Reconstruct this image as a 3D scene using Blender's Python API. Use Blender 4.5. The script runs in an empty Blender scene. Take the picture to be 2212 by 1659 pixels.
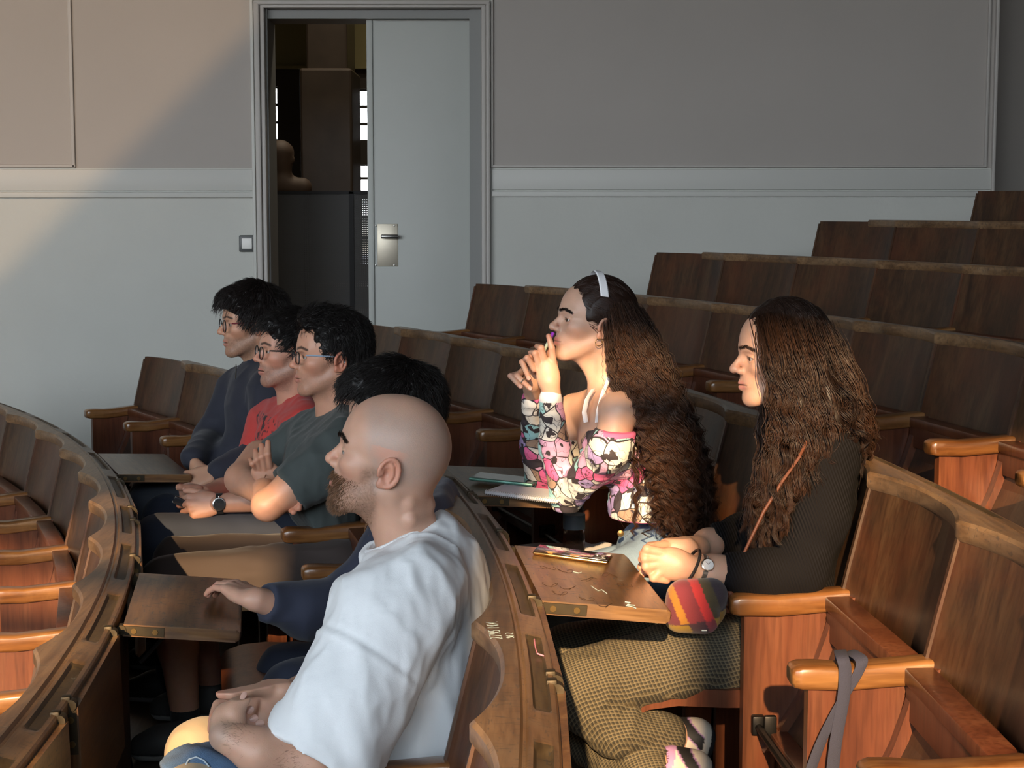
import bpy, bmesh, math, random
import numpy as np
from mathutils import Vector, Matrix

# ------------------------------------------------------------------ camera, sky, sun, exposure
SC = bpy.context.scene
F_PX = 3600.0
CAM_Z = 1.716
PITCH = 0.10474
cam_d = bpy.data.cameras.new('camera'); cam_d.sensor_width = 36.0; cam_d.lens = F_PX / 2212.0 * 36.0
cam_d.clip_start = 0.05; cam_d.clip_end = 200
cam = bpy.data.objects.new('camera', cam_d); SC.collection.objects.link(cam)
cam.location = (0, 0, CAM_Z); cam.rotation_euler = (math.pi / 2 - PITCH, 0, 0)
SC.camera = cam
SC.view_settings.view_transform = 'Standard'; SC.view_settings.look = 'None'
SC.view_settings.gamma = 1.0; SC.view_settings.use_curve_mapping = False
SC.view_settings.exposure = 0.0

SKY_STRENGTH = 16.5
SUN_STRENGTH = 11.5
SUN_DIR = Vector((0.075, 1.0, -0.387)).normalized()
world = bpy.data.worlds.new('World'); SC.world = world; world.use_nodes = True
_wn = world.node_tree.nodes; _wl = world.node_tree.links
bg = _wn['Background']; bg.inputs[1].default_value = SKY_STRENGTH
_tc = _wn.new('ShaderNodeTexCoord'); _sx = _wn.new('ShaderNodeSeparateXYZ'); _rp = _wn.new('ShaderNodeValToRGB'); _mr = _wn.new('ShaderNodeMapRange')
_mr.inputs[1].default_value = -1; _mr.inputs[2].default_value = 1
_wl.new(_tc.outputs['Generated'], _sx.inputs[0]); _wl.new(_sx.outputs[2], _mr.inputs[0]); _wl.new(_mr.outputs[0], _rp.inputs[0]); _wl.new(_rp.outputs[0], bg.inputs[0])
_e = _rp.color_ramp.elements; _e[0].position = 0.494; _e[0].color = (0.10, 0.095, 0.08, 1); _e[1].position = 0.503; _e[1].color = (0.94, 0.97, 1.0, 1)
_q = _e.new(0.72); _q.color = (0.72, 0.86, 1.0, 1)
sun_d = bpy.data.lights.new('sun', 'SUN'); sun_d.energy = SUN_STRENGTH; sun_d.angle = math.radians(0.6)
sun_d.color = (1.0, 0.66, 0.34)
sun = bpy.data.objects.new('sun', sun_d); SC.collection.objects.link(sun)
sun.rotation_euler = SUN_DIR.to_track_quat('-Z', 'Y').to_euler()

WALL_Y = 9.7            # wall with the door
BACK_Y = -5.2           # window wall behind the camera
FRONT_X = -12.0         # blackboard end
REAR_X = 7.5
CEIL_Z = 9.8
# window openings of the window wall, narrow slot added to light a knee: (x0, x1, z0, z1)
WINDOWS = [(-11.6, -9.4, 1.5, 5.5), (-8.9, -6.7, 1.5, 5.5), (-6.2, -4.4, 1.5, 4.86), (-3.65, -1.40, 2.3, 4.88), (-1.40, -1.13, 3.2, 4.12), (-0.68, -0.27, 3.2, 5.06), (-0.20, 1.6, 3.2, 4.93)]
FRONT_WINDOWS = []     # (y0, y1, z0, z1) in the lectern-end wall
for (x0, x1, z0, z1) in WINDOWS:
    pd = bpy.data.lights.new('window_portal', 'AREA'); pd.shape = 'RECTANGLE'; pd.size = x1 - x0; pd.size_y = z1 - z0
    pd.cycles.is_portal = True
    po = bpy.data.objects.new('window_portal', pd); SC.collection.objects.link(po)
    po.location = ((x0 + x1) / 2, BACK_Y - 0.05, (z0 + z1) / 2); po.rotation_euler = (math.pi / 2, 0, 0)

for (y0, y1, z0, z1) in FRONT_WINDOWS:
    pd = bpy.data.lights.new('window_portal', 'AREA'); pd.shape = 'RECTANGLE'; pd.size = y1 - y0; pd.size_y = z1 - z0
    pd.cycles.is_portal = True
    po = bpy.data.objects.new('window_portal', pd); SC.collection.objects.link(po)
    po.location = (FRONT_X - 0.05, (y0 + y1) / 2, (z0 + z1) / 2); po.rotation_euler = (math.pi / 2, 0, -math.pi / 2)

# ------------------------------------------------------------------ helpers
COL = SC.collection
RNG = np.random.default_rng(7)
random.seed(7)
_c, _s = math.cos(PITCH), math.sin(PITCH)

def P(u, v, y):
    """point of the room seen at photo pixel (u, v) whose depth in the room is y"""
    a = (u - 1106.0) / F_PX; b = -(v - 829.5) / F_PX
    d = (a, _c + b * _s, -_s + b * _c)
    t = y / d[1]
    return np.array([d[0] * t, y, CAM_Z + d[2] * t])

def tag(o, label, cat, group=None):
    o['label'] = label; o['category'] = cat
    if group: o['group'] = group
    return o

def link_mesh(name, me, mats=None, parent=None):
    o = bpy.data.objects.new(name, me); COL.objects.link(o)
    if mats is not None:
        for m in (mats if isinstance(mats, (list, tuple)) else [mats]):
            me.materials.append(m)
    if parent is not None: o.parent = parent
    return o

def empty(name, loc=(0, 0, 0), rz=0.0):
    o = bpy.data.objects.new(name, None); COL.objects.link(o)
    o.empty_display_size = 0.05
    o.location = loc; o.rotation_euler = (0, 0, rz)
    return o

def raw_mesh(name, verts, faces, smooth=False, midx=None, cols=None):
    me = bpy.data.meshes.new(name)
    verts = np.asarray(verts, dtype=np.float32)
    if isinstance(faces, np.ndarray):
        n = faces.shape[1]; m = len(faces)
        me.vertices.add(len(verts)); me.vertices.foreach_set('co', verts.ravel())
        me.loops.add(m * n); me.loops.foreach_set('vertex_index', faces.astype(np.int32).ravel())
        me.polygons.add(m); me.polygons.foreach_set('loop_start', np.arange(0, m * n, n, dtype=np.int32))
        me.update(calc_edges=True)
    else:
        me.from_pydata([tuple(map(float, v)) for v in verts], [], [tuple(f) for f in faces]); me.update()
    if smooth:
        me.polygons.foreach_set('use_smooth', np.ones(len(me.polygons), dtype=bool))
    if midx is not None:
        me.polygons.foreach_set('material_index', np.asarray(midx, dtype=np.int32))
    if cols is not None:
        at = me.color_attributes.new('Col', 'FLOAT_COLOR', 'POINT')
        c4 = np.ones((len(verts), 4), dtype=np.float32); c4[:, :3] = cols
        at.data.foreach_set('color', c4.ravel())
    return me

class MB:
    """collects shapes into one mesh"""
    def __init__(s): s.v = []; s.f = []; s.m = []; s.n = 0
    def add(s, verts, faces, mi=0):
        b = s.n; verts = [tuple(map(float, q)) for q in verts]
        s.v += verts; s.n += len(verts)
        for fc in faces: s.f.append(tuple(b + i for i in fc)); s.m.append(mi)
        return s
    def box(s, x0, x1, y0, y1, z0, z1, mi=0):
        v = [(x0, y0, z0), (x1, y0, z0), (x1, y1, z0), (x0, y1, z0), (x0, y0, z1), (x1, y0, z1), (x1, y1, z1), (x0, y1, z1)]
        return s.add(v, [(0, 3, 2, 1), (4, 5, 6, 7), (0, 1, 5, 4), (1, 2, 6, 5), (2, 3, 7, 6), (3, 0, 4, 7)], mi)
    def bbox(s, x0, x1, y0, y1, z0, z1, b=0.004, mi=0, seg=2, M=None):
        """box with bevelled edges"""
        bm = bmesh.new(); bmesh.ops.create_cube(bm, size=1.0)
        for v in bm.verts:
            v.co = Vector(((x0 + x1) / 2 + v.co.x * (x1 - x0), (y0 + y1) / 2 + v.co.y * (y1 - y0), (z0 + z1) / 2 + v.co.z * (z1 - z0)))
        bmesh.ops.bevel(bm, geom=list(bm.edges), offset=b, segments=seg, affect='EDGES', profile=0.5)
        bm.verts.index_update()
        vs = [(M @ v.co) if M is not None else v.co.copy() for v in bm.verts]; fs = [tuple(v.index for v in f.verts) for f in bm.faces]
        bm.free()
        return s.add(vs, fs, mi)
    def loft(s, rings, cap=True, closed=True, mi=0):
        """rings: list of equal-length point lists"""
        n = len(rings[0]); v = [q for r in rings for q in r]; f = []
        for i in range(len(rings) - 1):
            for j in range(n if closed else n - 1):
                a = i * n + j; b = i * n + (j + 1) % n
                f.append((a, b, b + n, a + n))
        if cap and closed:
            f.append(tuple(reversed(range(n)))); f.append(tuple((len(rings) - 1) * n + j for j in range(n)))
        return s.add(v, f, mi)
    def tube(s, pts, r, n=8, mi=0, cap=True):
        pts = [np.asarray(p, float) for p in pts]; rings = []
        rr = r if hasattr(r, '__len__') else [r] * len(pts)
        up = np.array([0.13, 0.21, 0.97]); 
        for i, p in enumerate(pts):
            t = pts[min(i + 1, len(pts) - 1)] - pts[max(i - 1, 0)]; t = t / (np.linalg.norm(t) + 1e-12)
            a = np.cross(t, up)
            if np.linalg.norm(a) < 0.15: a = np.cross(t, np.array([1.0, 0.1, 0]))
            a /= np.linalg.norm(a); b = np.cross(t, a); up = -np.cross(t, a) if False else up
            rings.append([p + rr[i] * (math.cos(2 * math.pi * k / n) * a + math.sin(2 * math.pi * k / n) * b) for k in range(n)])
        return s.loft(rings, cap=cap, mi=mi)
    def mesh(s, name, smooth=False):
        me = bpy.data.meshes.new(name); me.from_pydata(s.v, [], s.f); 
        me.polygons.foreach_set('material_index', np.asarray(s.m, dtype=np.int32))
        bm = bmesh.new(); bm.from_mesh(me); bmesh.ops.recalc_face_normals(bm, faces=bm.faces); bm.to_mesh(me); bm.free()
        if smooth:
            me.polygons.foreach_set('use_smooth', np.ones(len(me.polygons), dtype=bool))
            try: me.set_sharp_from_angle(angle=math.radians(38))
            except Exception: pass
        me.update(); return me
    def obj(s, name, mats, parent=None, smooth=False):
        return link_mesh(name, s.mesh(name, smooth), mats, parent)

def superring(cx, cy, cz, ax, ay, hw, hh, n=16, e=3.5):
    """rounded rectangle ring: centre, two axes, half sizes"""
    out = []
    ax = np.asarray(ax, float); ay = np.asarray(ay, float); c0 = np.array([cx, cy, cz], float)
    for k in range(n):
        t = 2 * math.pi * k / n; c, q = math.cos(t), math.sin(t)
        out.append(c0 + ax * hw * math.copysign(abs(c) ** (2 / e), c) + ay * hh * math.copysign(abs(q) ** (2 / e), q))
    return out

# ------------------------------------------------------------------ materials
def new_mat(name):
    m = bpy.data.materials.new(name); m.use_nodes = True
    nt = m.node_tree; b = nt.nodes['Principled BSDF']
    return m, nt, b

def simple(name, col, rough=0.6, metal=0.0, coat=0.0, bump=0.0, bscale=200, var=0.0, vscale=6, trans=0.0, spec=0.5, sheen=0.0):
    m, nt, b = new_mat(name); N = nt.nodes; L = nt.links
    b.inputs['Base Color'].default_value = (*col, 1); b.inputs['Roughness'].default_value = rough
    b.inputs['Metallic'].default_value = metal; b.inputs['Coat Weight'].default_value = coat
    b.inputs['Transmission Weight'].default_value = trans; b.inputs['Specular IOR Level'].default_value = spec
    b.inputs['Sheen Weight'].default_value = sheen
    if var or bump:
        tc = N.new('ShaderNodeTexCoord')
    if var:
        no = N.new('ShaderNodeTexNoise'); no.inputs['Scale'].default_value = vscale; no.inputs['Detail'].default_value = 5
        L.new(tc.outputs['Object'], no.inputs['Vector'])
        mx = N.new('ShaderNodeMix'); mx.data_type = 'RGBA'
        mx.inputs[6].default_value = (*[c * (1 - var) for c in col], 1); mx.inputs[7].default_value = (*[min(1, c * (1 + var)) for c in col], 1)
        L.new(no.outputs['Fac'], mx.inputs[0]); L.new(mx.outputs[2], b.inputs['Base Color'])
    if bump:
        no2 = N.new('ShaderNodeTexNoise'); no2.inputs['Scale'].default_value = bscale; no2.inputs['Detail'].default_value = 3
        L.new(tc.outputs['Object'], no2.inputs['Vector'])
        bp = N.new('ShaderNodeBump'); bp.inputs['Strength'].default_value = bump; bp.inputs['Distance'].default_value = 0.004
        L.new(no2.outputs['Fac'], bp.inputs['Height']); L.new(bp.outputs['Normal'], b.inputs['Normal'])
    return m

def wood(name, dark, mid, light, axis='Z', rough=0.38, coat=0.25, scale=1.0, wear=0.0, wearcol=(0.30, 0.2, 0.1), scratch=0.0, patch=0.0, patchcol=(0.2, 0.03, 0.01)):
    m, nt, b = new_mat(name); N = nt.nodes; L = nt.links
    tc = N.new('ShaderNodeTexCoord'); oi = N.new('ShaderNodeObjectInfo')
    off = N.new('ShaderNodeVectorMath'); off.operation = 'MULTIPLY_ADD'
    cb = N.new('ShaderNodeCombineXYZ'); 
    for i in range(3): L.new(oi.outputs['Random'], cb.inputs[i])
    L.new(cb.outputs[0], off.inputs[0]); off.inputs[1].default_value = (17.3, 9.1, 5.7); L.new(tc.outputs['Object'], off.inputs[2])
    mp = N.new('ShaderNodeMapping'); st = {'X': (1.2, 16, 16), 'Y': (16, 1.2, 16), 'Z': (16, 16, 1.2)}[axis]
    mp.inputs['Scale'].default_value = tuple(q * scale for q in st); L.new(off.outputs[0], mp.inputs['Vector'])
    no = N.new('ShaderNodeTexNoise'); no.inputs['Scale'].default_value = 1.0; no.inputs['Detail'].default_value = 6; no.inputs['Roughness'].default_value = 0.62
    no.inputs['Distortion'].default_value = 0.6
    L.new(mp.outputs[0], no.inputs['Vector'])
    cr = N.new('ShaderNodeValToRGB'); el = cr.color_ramp.elements
    el[0].position = 0.30; el[0].color = (*dark, 1); el[1].position = 0.72; el[1].color = (*light, 1)
    e = el.new(0.5); e.color = (*mid, 1)
    L.new(no.outputs['Fac'], cr.inputs['Fac'])
    # fine pores
    mp2 = N.new('ShaderNodeMapping'); mp2.inputs['Scale'].default_value = tuple(q * 7 * scale for q in st); L.new(off.outputs[0], mp2.inputs['Vector'])
    no2 = N.new('ShaderNodeTexNoise'); no2.inputs['Scale'].default_value = 1.0; no2.inputs['Detail'].default_value = 3; L.new(mp2.outputs[0], no2.inputs['Vector'])
    mx = N.new('ShaderNodeMix'); mx.data_type = 'RGBA'; mx.blend_type = 'MULTIPLY'; mx.inputs[0].default_value = 0.55
    L.new(cr.outputs[0], mx.inputs[6])
    cr2 = N.new('ShaderNodeValToRGB'); cr2.color_ramp.elements[0].position = 0.36; cr2.color_ramp.elements[0].color = (0.45, 0.4, 0.36, 1); cr2.color_ramp.elements[1].position = 0.55
    L.new(no2.outputs['Fac'], cr2.inputs['Fac']); L.new(cr2.outputs[0], mx.inputs[7])
    colour = mx.outputs[2]
    def overlay(colour, sc, lo, hi, colr, amount, vec=None, detail=6):
        n3 = N.new('ShaderNodeTexNoise'); n3.inputs['Scale'].default_value = sc; n3.inputs['Detail'].default_value = detail; n3.inputs['Roughness'].default_value = 0.65
        L.new((vec or off.outputs[0]), n3.inputs['Vector'])
        r3 = N.new('ShaderNodeValToRGB'); r3.color_ramp.elements[0].position = lo; r3.color_ramp.elements[1].position = hi
        r3.color_ramp.elements[0].color = (0, 0, 0, 1); r3.color_ramp.elements[1].color = (amount, amount, amount, 1)
        L.new(n3.outputs['Fac'], r3.inputs['Fac'])
        m3 = N.new('ShaderNodeMix'); m3.data_type = 'RGBA'; m3.inputs[7].default_value = (*colr, 1)
        L.new(r3.outputs[0], m3.inputs[0]); L.new(colour, m3.inputs[6]); return m3.outputs[2]
    if wear: colour = overlay(colour, 7.0, 0.47, 0.68, wearcol, wear)
    if patch: colour = overlay(colour, 3.2, 0.45, 0.7, patchcol, patch)
    if scratch:
        mp4 = N.new('ShaderNodeMapping'); mp4.inputs['Scale'].default_value = (30, 190, 60); mp4.inputs['Rotation'].default_value = (0, 0, 0.35); L.new(off.outputs[0], mp4.inputs['Vector'])
        colour = overlay(colour, 1.0, 0.60, 0.66, (0.035, 0.03, 0.025), scratch, mp4.outputs[0], 2)
        mp5 = N.new('ShaderNodeMapping'); mp5.inputs['Scale'].default_value = (150, 34, 60); mp5.inputs['Rotation'].default_value = (0, 0, -0.25); L.new(off.outputs[0], mp5.inputs['Vector'])
        colour = overlay(colour, 1.0, 0.63, 0.67, (0.05, 0.045, 0.04), scratch, mp5.outputs[0], 2)
        mp6 = N.new('ShaderNodeMapping'); mp6.inputs['Scale'].default_value = (22, 30, 30); L.new(off.outputs[0], mp6.inputs['Vector'])
        colour = overlay(colour, 1.0, 0.70, 0.74, (0.30, 0.33, 0.30), scratch * 0.6, mp6.outputs[0], 4)
    L.new(colour, b.inputs['Base Color'])
    b.inputs['Roughness'].default_value = rough; b.inputs['Coat Weight'].default_value = coat; b.inputs['Coat Roughness'].default_value = 0.22
    bp = N.new('ShaderNodeBump'); bp.inputs['Strength'].default_value = 0.12; bp.inputs['Distance'].default_value = 0.002
    L.new(no2.outputs['Fac'], bp.inputs['Height']); L.new(bp.outputs['Normal'], b.inputs['Normal'])
    return m

M = {}
M['back'] = wood('wood_backrest', (0.018, 0.008, 0.004), (0.048, 0.022, 0.009), (0.088, 0.045, 0.019), 'Z', 0.48, 0.10, patch=0.55, patchcol=(0.105, 0.027, 0.008))
M['arm'] = wood('wood_armrest', (0.105, 0.036, 0.010), (0.19, 0.078, 0.023), (0.28, 0.135, 0.045), 'X', 0.30, 0.45, wear=0.35, wearcol=(0.36, 0.19, 0.07))
M['side'] = wood('wood_mahogany', (0.068, 0.018, 0.008), (0.115, 0.034, 0.0145), (0.160, 0.058, 0.026), 'Z', 0.40, 0.25, patch=0.4, patchcol=(0.14, 0.043, 0.013))
M['rail'] = wood('wood_desk_rail', (0.075, 0.040, 0.020), (0.17, 0.095, 0.045), (0.27, 0.165, 0.085), 'Y', 0.40, 0.2, wear=0.45, wearcol=(0.19, 0.135, 0.085), scratch=0.5)
M['tray'] = wood('wood_pencil_tray', (0.035, 0.025, 0.013), (0.075, 0.050, 0.026), (0.12, 0.085, 0.045), 'Y', 0.5, 0.05, scratch=0.8)
M['tablet'] = wood('wood_tablet', (0.085, 0.042, 0.016), (0.17, 0.088, 0.033), (0.25, 0.14, 0.056), 'Y', 0.36, 0.3, wear=0.4, wearcol=(0.16, 0.10, 0.05), scratch=0.9)
M['edge'] = wood('wood_tablet_edge', (0.09, 0.04, 0.018), (0.17, 0.085, 0.036), (0.25, 0.14, 0.06), 'X', 0.4, 0.15, wear=0.5, wearcol=(0.07, 0.05, 0.045))
M['black_metal'] = simple('black_iron', (0.012, 0.012, 0.013), 0.45, 0.7)
M['brass'] = simple('worn_brass', (0.055, 0.042, 0.024), 0.5, 0.6, var=0.4, vscale=40)
M['screw'] = simple('brass_screw', (0.20, 0.13, 0.05), 0.4, 0.8)
M['floor'] = wood('floor_boards', (0.05, 0.028, 0.014), (0.09, 0.05, 0.026), (0.14, 0.08, 0.045), 'Y', 0.45, 0.1)
M['chrome'] = simple('brushed_steel', (0.62, 0.62, 0.60), 0.28, 1.0)
M['plate'] = simple('satin_plate', (0.46, 0.42, 0.34), 0.42, 0.6, var=0.15, vscale=20)
M['switch_dark'] = simple('switch_frame', (0.07, 0.075, 0.075), 0.4)
M['switch_white'] = simple('switch_rocker', (0.75, 0.75, 0.72), 0.4)
M['black'] = simple('black_plastic', (0.01, 0.01, 0.011), 0.35)
# ------------------------------------------------------------------ room shell
M['wall_low'] = simple('plaster_grey', (0.52, 0.53, 0.495), 0.85, bump=0.5, bscale=55, var=0.05, vscale=3)
M['wall_up'] = simple('plaster_warm_grey', (0.375, 0.35, 0.322), 0.8, bump=0.12, bscale=40, var=0.05, vscale=2)
M['trim'] = simple('painted_trim', (0.51, 0.515, 0.485), 0.5)
M['trim_up'] = simple('painted_trim_warm', (0.42, 0.40, 0.375), 0.5)
M['door'] = simple('painted_door', (0.41, 0.43, 0.405), 0.5, bump=0.08, bscale=90, var=0.05, vscale=3)
M['ceil'] = simple('ceiling_paint', (0.22, 0.20, 0.18), 0.9)
M['wall_rear'] = simple('dark_rear_wall', (0.16, 0.13, 0.11), 0.8)
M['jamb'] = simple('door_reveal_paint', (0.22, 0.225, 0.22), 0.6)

def struct(o): o['kind'] = 'structure'; return o
def zpx(v, y=WALL_Y): return float(P(1106, v, y)[2])
def xpx(u, y=WALL_Y, v=300): return float(P(u, v, y)[0])

Z_HEAD = zpx(14); DX0, DX1 = xpx(575), xpx(1045); X_END = xpx(2152, v=200)
ZA, ZB, ZC_ = zpx(364), zpx(413), zpx(427)
T = 0.34
w = MB()
def wallseg(x0, x1, z0, z1):
    for a, b_, mi in ((-1.0, ZA, 0), (ZA, CEIL_Z, 1)):
        lo, hi = max(a, z0), min(b_, z1)
        if hi > lo: w.box(x0, x1, WALL_Y, WALL_Y + T, lo, hi, mi)
wallseg(FRONT_X, DX0, -1, CEIL_Z); wallseg(DX1, X_END, -1, CEIL_Z); wallseg(DX0, DX1, Z_HEAD, CEIL_Z)
struct(w.obj('wall_far', [M['wall_low'], M['wall_up']]))
# recessed bay at the right end of the wall
w = MB(); w.box(X_END - 0.02, REAR_X, WALL_Y + 0.75, WALL_Y + 0.95, -1, CEIL_Z, 0); w.box(X_END - 0.02, X_END, WALL_Y + T, WALL_Y + 0.75, -1, CEIL_Z, 0)
struct(w.obj('wall_recess', [M['wall_up']]))
# window wall behind the camera, with an added opening shaped for a warm patch
w = MB(); ZT = 7.0
xs = [FRONT_X] + [q for (a, b_, c_, d_) in WINDOWS for q in (a, b_)] + [REAR_X]
for i in range(0, len(xs), 2): w.box(xs[i], xs[i + 1], BACK_Y - 0.3, BACK_Y, -1, ZT)
for (x0, x1, z0, z1) in WINDOWS:
    w.box(x0, x1, BACK_Y - 0.3, BACK_Y, -1, z0); w.box(x0, x1, BACK_Y - 0.3, BACK_Y, z1, ZT)
PATCH_HOLE = [(-8.0, 7.08), (-4.1, 7.08), (-2.6, 8.52), (-2.6, 9.5), (-8.0, 9.5)]
w.box(FRONT_X, -8.0, BACK_Y - 0.3, BACK_Y, ZT, CEIL_Z); w.box(-2.6, REAR_X, BACK_Y - 0.3, BACK_Y, ZT, CEIL_Z); w.box(-8.0, -2.6, BACK_Y - 0.3, BACK_Y, 9.5, CEIL_Z); w.box(-8.0, -4.1, BACK_Y - 0.3, BACK_Y, ZT, 7.08)
w.loft([[(-4.1, y_, ZT), (-2.6, y_, ZT), (-2.6, y_, 8.52), (-4.1, y_, 7.08)] for y_ in (BACK_Y - 0.3, BACK_Y)])
struct(w.obj('wall_near', [M['wall_up']]))
mg, nt_, b_ = new_mat('sun_dimming_filter'); tr_ = nt_.nodes.new('ShaderNodeBsdfTransparent'); tr_.inputs[0].default_value = (0.29, 0.28, 0.27, 1)  # invented dimming pane, passes only enough sun for the soft wall glow
nt_.links.new(tr_.outputs[0], nt_.nodes['Material Output'].inputs[0])
w = MB(); w.loft([[(x, y_, z) for x, z in PATCH_HOLE] for y_ in (BACK_Y - 0.16, BACK_Y - 0.155)]); struct(w.obj('window_9', [mg]))
M['winframe'] = simple('window_frame_paint', (0.35, 0.35, 0.33), 0.5)
for n, (x0, x1, z0, z1) in enumerate(WINDOWS):
    f = MB(); y0, y1 = BACK_Y - 0.22, BACK_Y - 0.15
    bars = [(z0 + 0.03, 0.03), (z1 - 0.02, 0.02)] + {3: [(4.70, 0.032), (4.42, 0.040), (3.6, 0.03), (2.8, 0.03)], 4: [], 5: [(4.83, 0.04), (3.6, 0.03)], 6: [(3.6, 0.03)]}.get(n, [(4.60, 0.035), (3.6, 0.03), (2.8, 0.03), (2.0, 0.03)])
    for zz, hh in bars:
        if zz - hh >= z0: f.box(x0, x1, y0, y1, zz - hh, zz + hh)
    nx = 1 if n in (4, 5) else 2
    for k in range(nx + 1):
        xx = x0 + (x1 - x0) * k / nx; f.box(xx - 0.025, xx + 0.025, y0, y1, z0, z1)
    struct(f.obj('window_%d' % (n + 1), [M['winframe']]))
w = MB(); ys = [BACK_Y - 0.3] + [q for f_ in FRONT_WINDOWS for q in f_[:2]] + [WALL_Y + T]
for i in range(0, len(ys), 2): w.box(FRONT_X - 0.2, FRONT_X, ys[i], ys[i + 1], -1, CEIL_Z)
for (y0, y1, z0, z1) in FRONT_WINDOWS: w.box(FRONT_X - 0.2, FRONT_X, y0, y1, -1, z0); w.box(FRONT_X - 0.2, FRONT_X, y0, y1, z1, CEIL_Z)
struct(w.obj('wall_front', [M['wall_up']]))
for n, (y0, y1, z0, z1) in enumerate(FRONT_WINDOWS):
    f = MB()
    for k in range(4): zz = z0 + (z1 - z0) * k / 3; f.box(FRONT_X - 0.15, FRONT_X - 0.08, y0, y1, zz - 0.03, zz + 0.03)
    for k in range(3): yy = y0 + (y1 - y0) * k / 2; f.box(FRONT_X - 0.15, FRONT_X - 0.08, yy - 0.03, yy + 0.03, z0, z1)
    struct(f.obj('window_%d' % (n + 20), [M['winframe']]))
w = MB(); w.box(REAR_X, REAR_X + 0.2, BACK_Y - 0.3, WALL_Y + 1, -1, CEIL_Z); struct(w.obj('wall_rear', [M['wall_rear']]))
w = MB(); w.box(FRONT_X - 0.2, REAR_X + 0.2, BACK_Y - 0.3, WALL_Y + 1, CEIL_Z, CEIL_Z + 0.2); struct(w.obj('ceiling', [M['ceil']]))

# ------------------------------------------------------------------ wall mouldings
def trim(n, parts, mat):
    t = MB()
    for (x0, x1, z0, z1, d) in parts: t.bbox(min(x0, x1), max(x0, x1), WALL_Y - d, WALL_Y + 0.01, min(z0, z1), max(z0, z1), b=min(0.005, d * 0.4), seg=2)
    return struct(t.obj('trim_%d' % n, [mat], smooth=True))
XL = FRONT_X + 0.01
trim(1, [(XL, xpx(549), zpx(412.5), zpx(366), 0.012)], M['trim'])                    # flat dado band, left of the door
trim(2, [(xpx(1062), X_END, zpx(410), zpx(366), 0.012)], M['trim'])                  # right of the door
trim(3, [(XL, xpx(549), zpx(427), zpx(415), 0.022)], M['trim'])
trim(4, [(xpx(1062), X_END, zpx(425), zpx(413), 0.022)], M['trim'])
trim(5, [(XL, xpx(163), zpx(362.5), zpx(355.5), 0.02), (xpx(154.5), xpx(162.5), zpx(362), 4.6, 0.02)], M['trim_up'])   # left panel bead
trim(6, [(xpx(1062), xpx(2128), zpx(362.5), zpx(356.5), 0.02), (xpx(1060), xpx(1066), zpx(362), 4.6, 0.02), (xpx(2126), xpx(2132), zpx(362), 4.6, 0.02)], M['trim_up'])
trim(7, [(xpx(2142), X_END, -0.6, 4.6, 0.03)], M['trim_up'])
trim(8, [(xpx(545), xpx(552), -0.6, 4.6, 0.03)], M['trim'])
# door frame
t = MB()
for (ua, ub, d) in ((554, 566, 0.05), (566, 576, 0.03), (1040, 1050, 0.03), (1050, 1059, 0.05)):
    t.bbox(xpx(ua), xpx(ub), WALL_Y - d, WALL_Y + 0.05, -0.6, zpx(5) if d > 0.04 else zpx(12), b=0.008)
t.bbox(xpx(554), xpx(1059), WALL_Y - 0.05, WALL_Y + 0.05, zpx(12), zpx(2), b=0.008)
t.bbox(xpx(566), xpx(1050), WALL_Y - 0.03, WALL_Y + 0.05, zpx(18), zpx(10), b=0.008)
struct(t.obj('trim_9', [M['trim_up']], smooth=True))
t = MB(); t.box(DX0 - 0.02, DX0 + 0.012, WALL_Y + 0.03, WALL_Y + T, -0.6, Z_HEAD); t.box(xpx(1014), DX1 + 0.02, WALL_Y + 0.03, WALL_Y + 0.24, -0.6, Z_HEAD)
t.box(DX0, DX1, WALL_Y + 0.05, WALL_Y + T, zpx(38), Z_HEAD + 0.02)
struct(t.obj('trim_10', [M['jamb']]))
# closed leaf of the double door
d = empty('door_1', (xpx(900), WALL_Y + 0.13, -0.1)); struct(d)
def at(o, root): 
    o.parent = root; o.matrix_parent_inverse = Matrix.Translation(-Vector(root.location)); return o
l = MB(); l.bbox(xpx(790), xpx(1016), WALL_Y + 0.11, WALL_Y + 0.16, -0.5, zpx(37), b=0.006)
l.bbox(xpx(790), xpx(803), WALL_Y + 0.095, WALL_Y + 0.12, -0.5, zpx(37), b=0.004)
at(l.obj('door_leaf', [M['door']], smooth=True), d)
l = MB(); l.bbox(xpx(810), xpx(855), WALL_Y + 0.105, WALL_Y + 0.112, zpx(577), zpx(484), b=0.002)
hp = at(l.obj('handle_plate', [M['plate']], smooth=True), d)
l = MB()
for (a, b_) in ((812.5, 487), (852, 487), (812.5, 573), (852, 573)):
    c = P(a, b_, WALL_Y + 0.104); l.loft([[(c[0] + r * math.cos(k * math.pi / 4), WALL_Y + yy, c[2] + r * math.sin(k * math.pi / 4)) for k in range(8)] for r, yy in ((0.006, 0.106), (0.005, 0.102), (0.001, 0.101))])
at(l.obj('plate_screw', [M['chrome']]), d)
l = MB(); c0 = P(828, 511, WALL_Y + 0.06); c1 = P(859, 511, WALL_Y + 0.06)
l.tube([(c0[0], WALL_Y + 0.108, c0[2]), (c0[0], WALL_Y + 0.065, c0[2])], 0.010, 10)
l.loft([superring(x, WALL_Y + 0.062, c0[2], (0, 1, 0), (0, 0, 1), hw, hh, 12, 3) for x, hw, hh in ((c0[0] - 0.014, 0.004, 0.005), (c0[0] - 0.010, 0.009, 0.012), (c1[0], 0.008, 0.012), (c1[0] + 0.006, 0.004, 0.006))])
at(l.obj('lever_handle', [M['chrome']], smooth=True), d)
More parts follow.
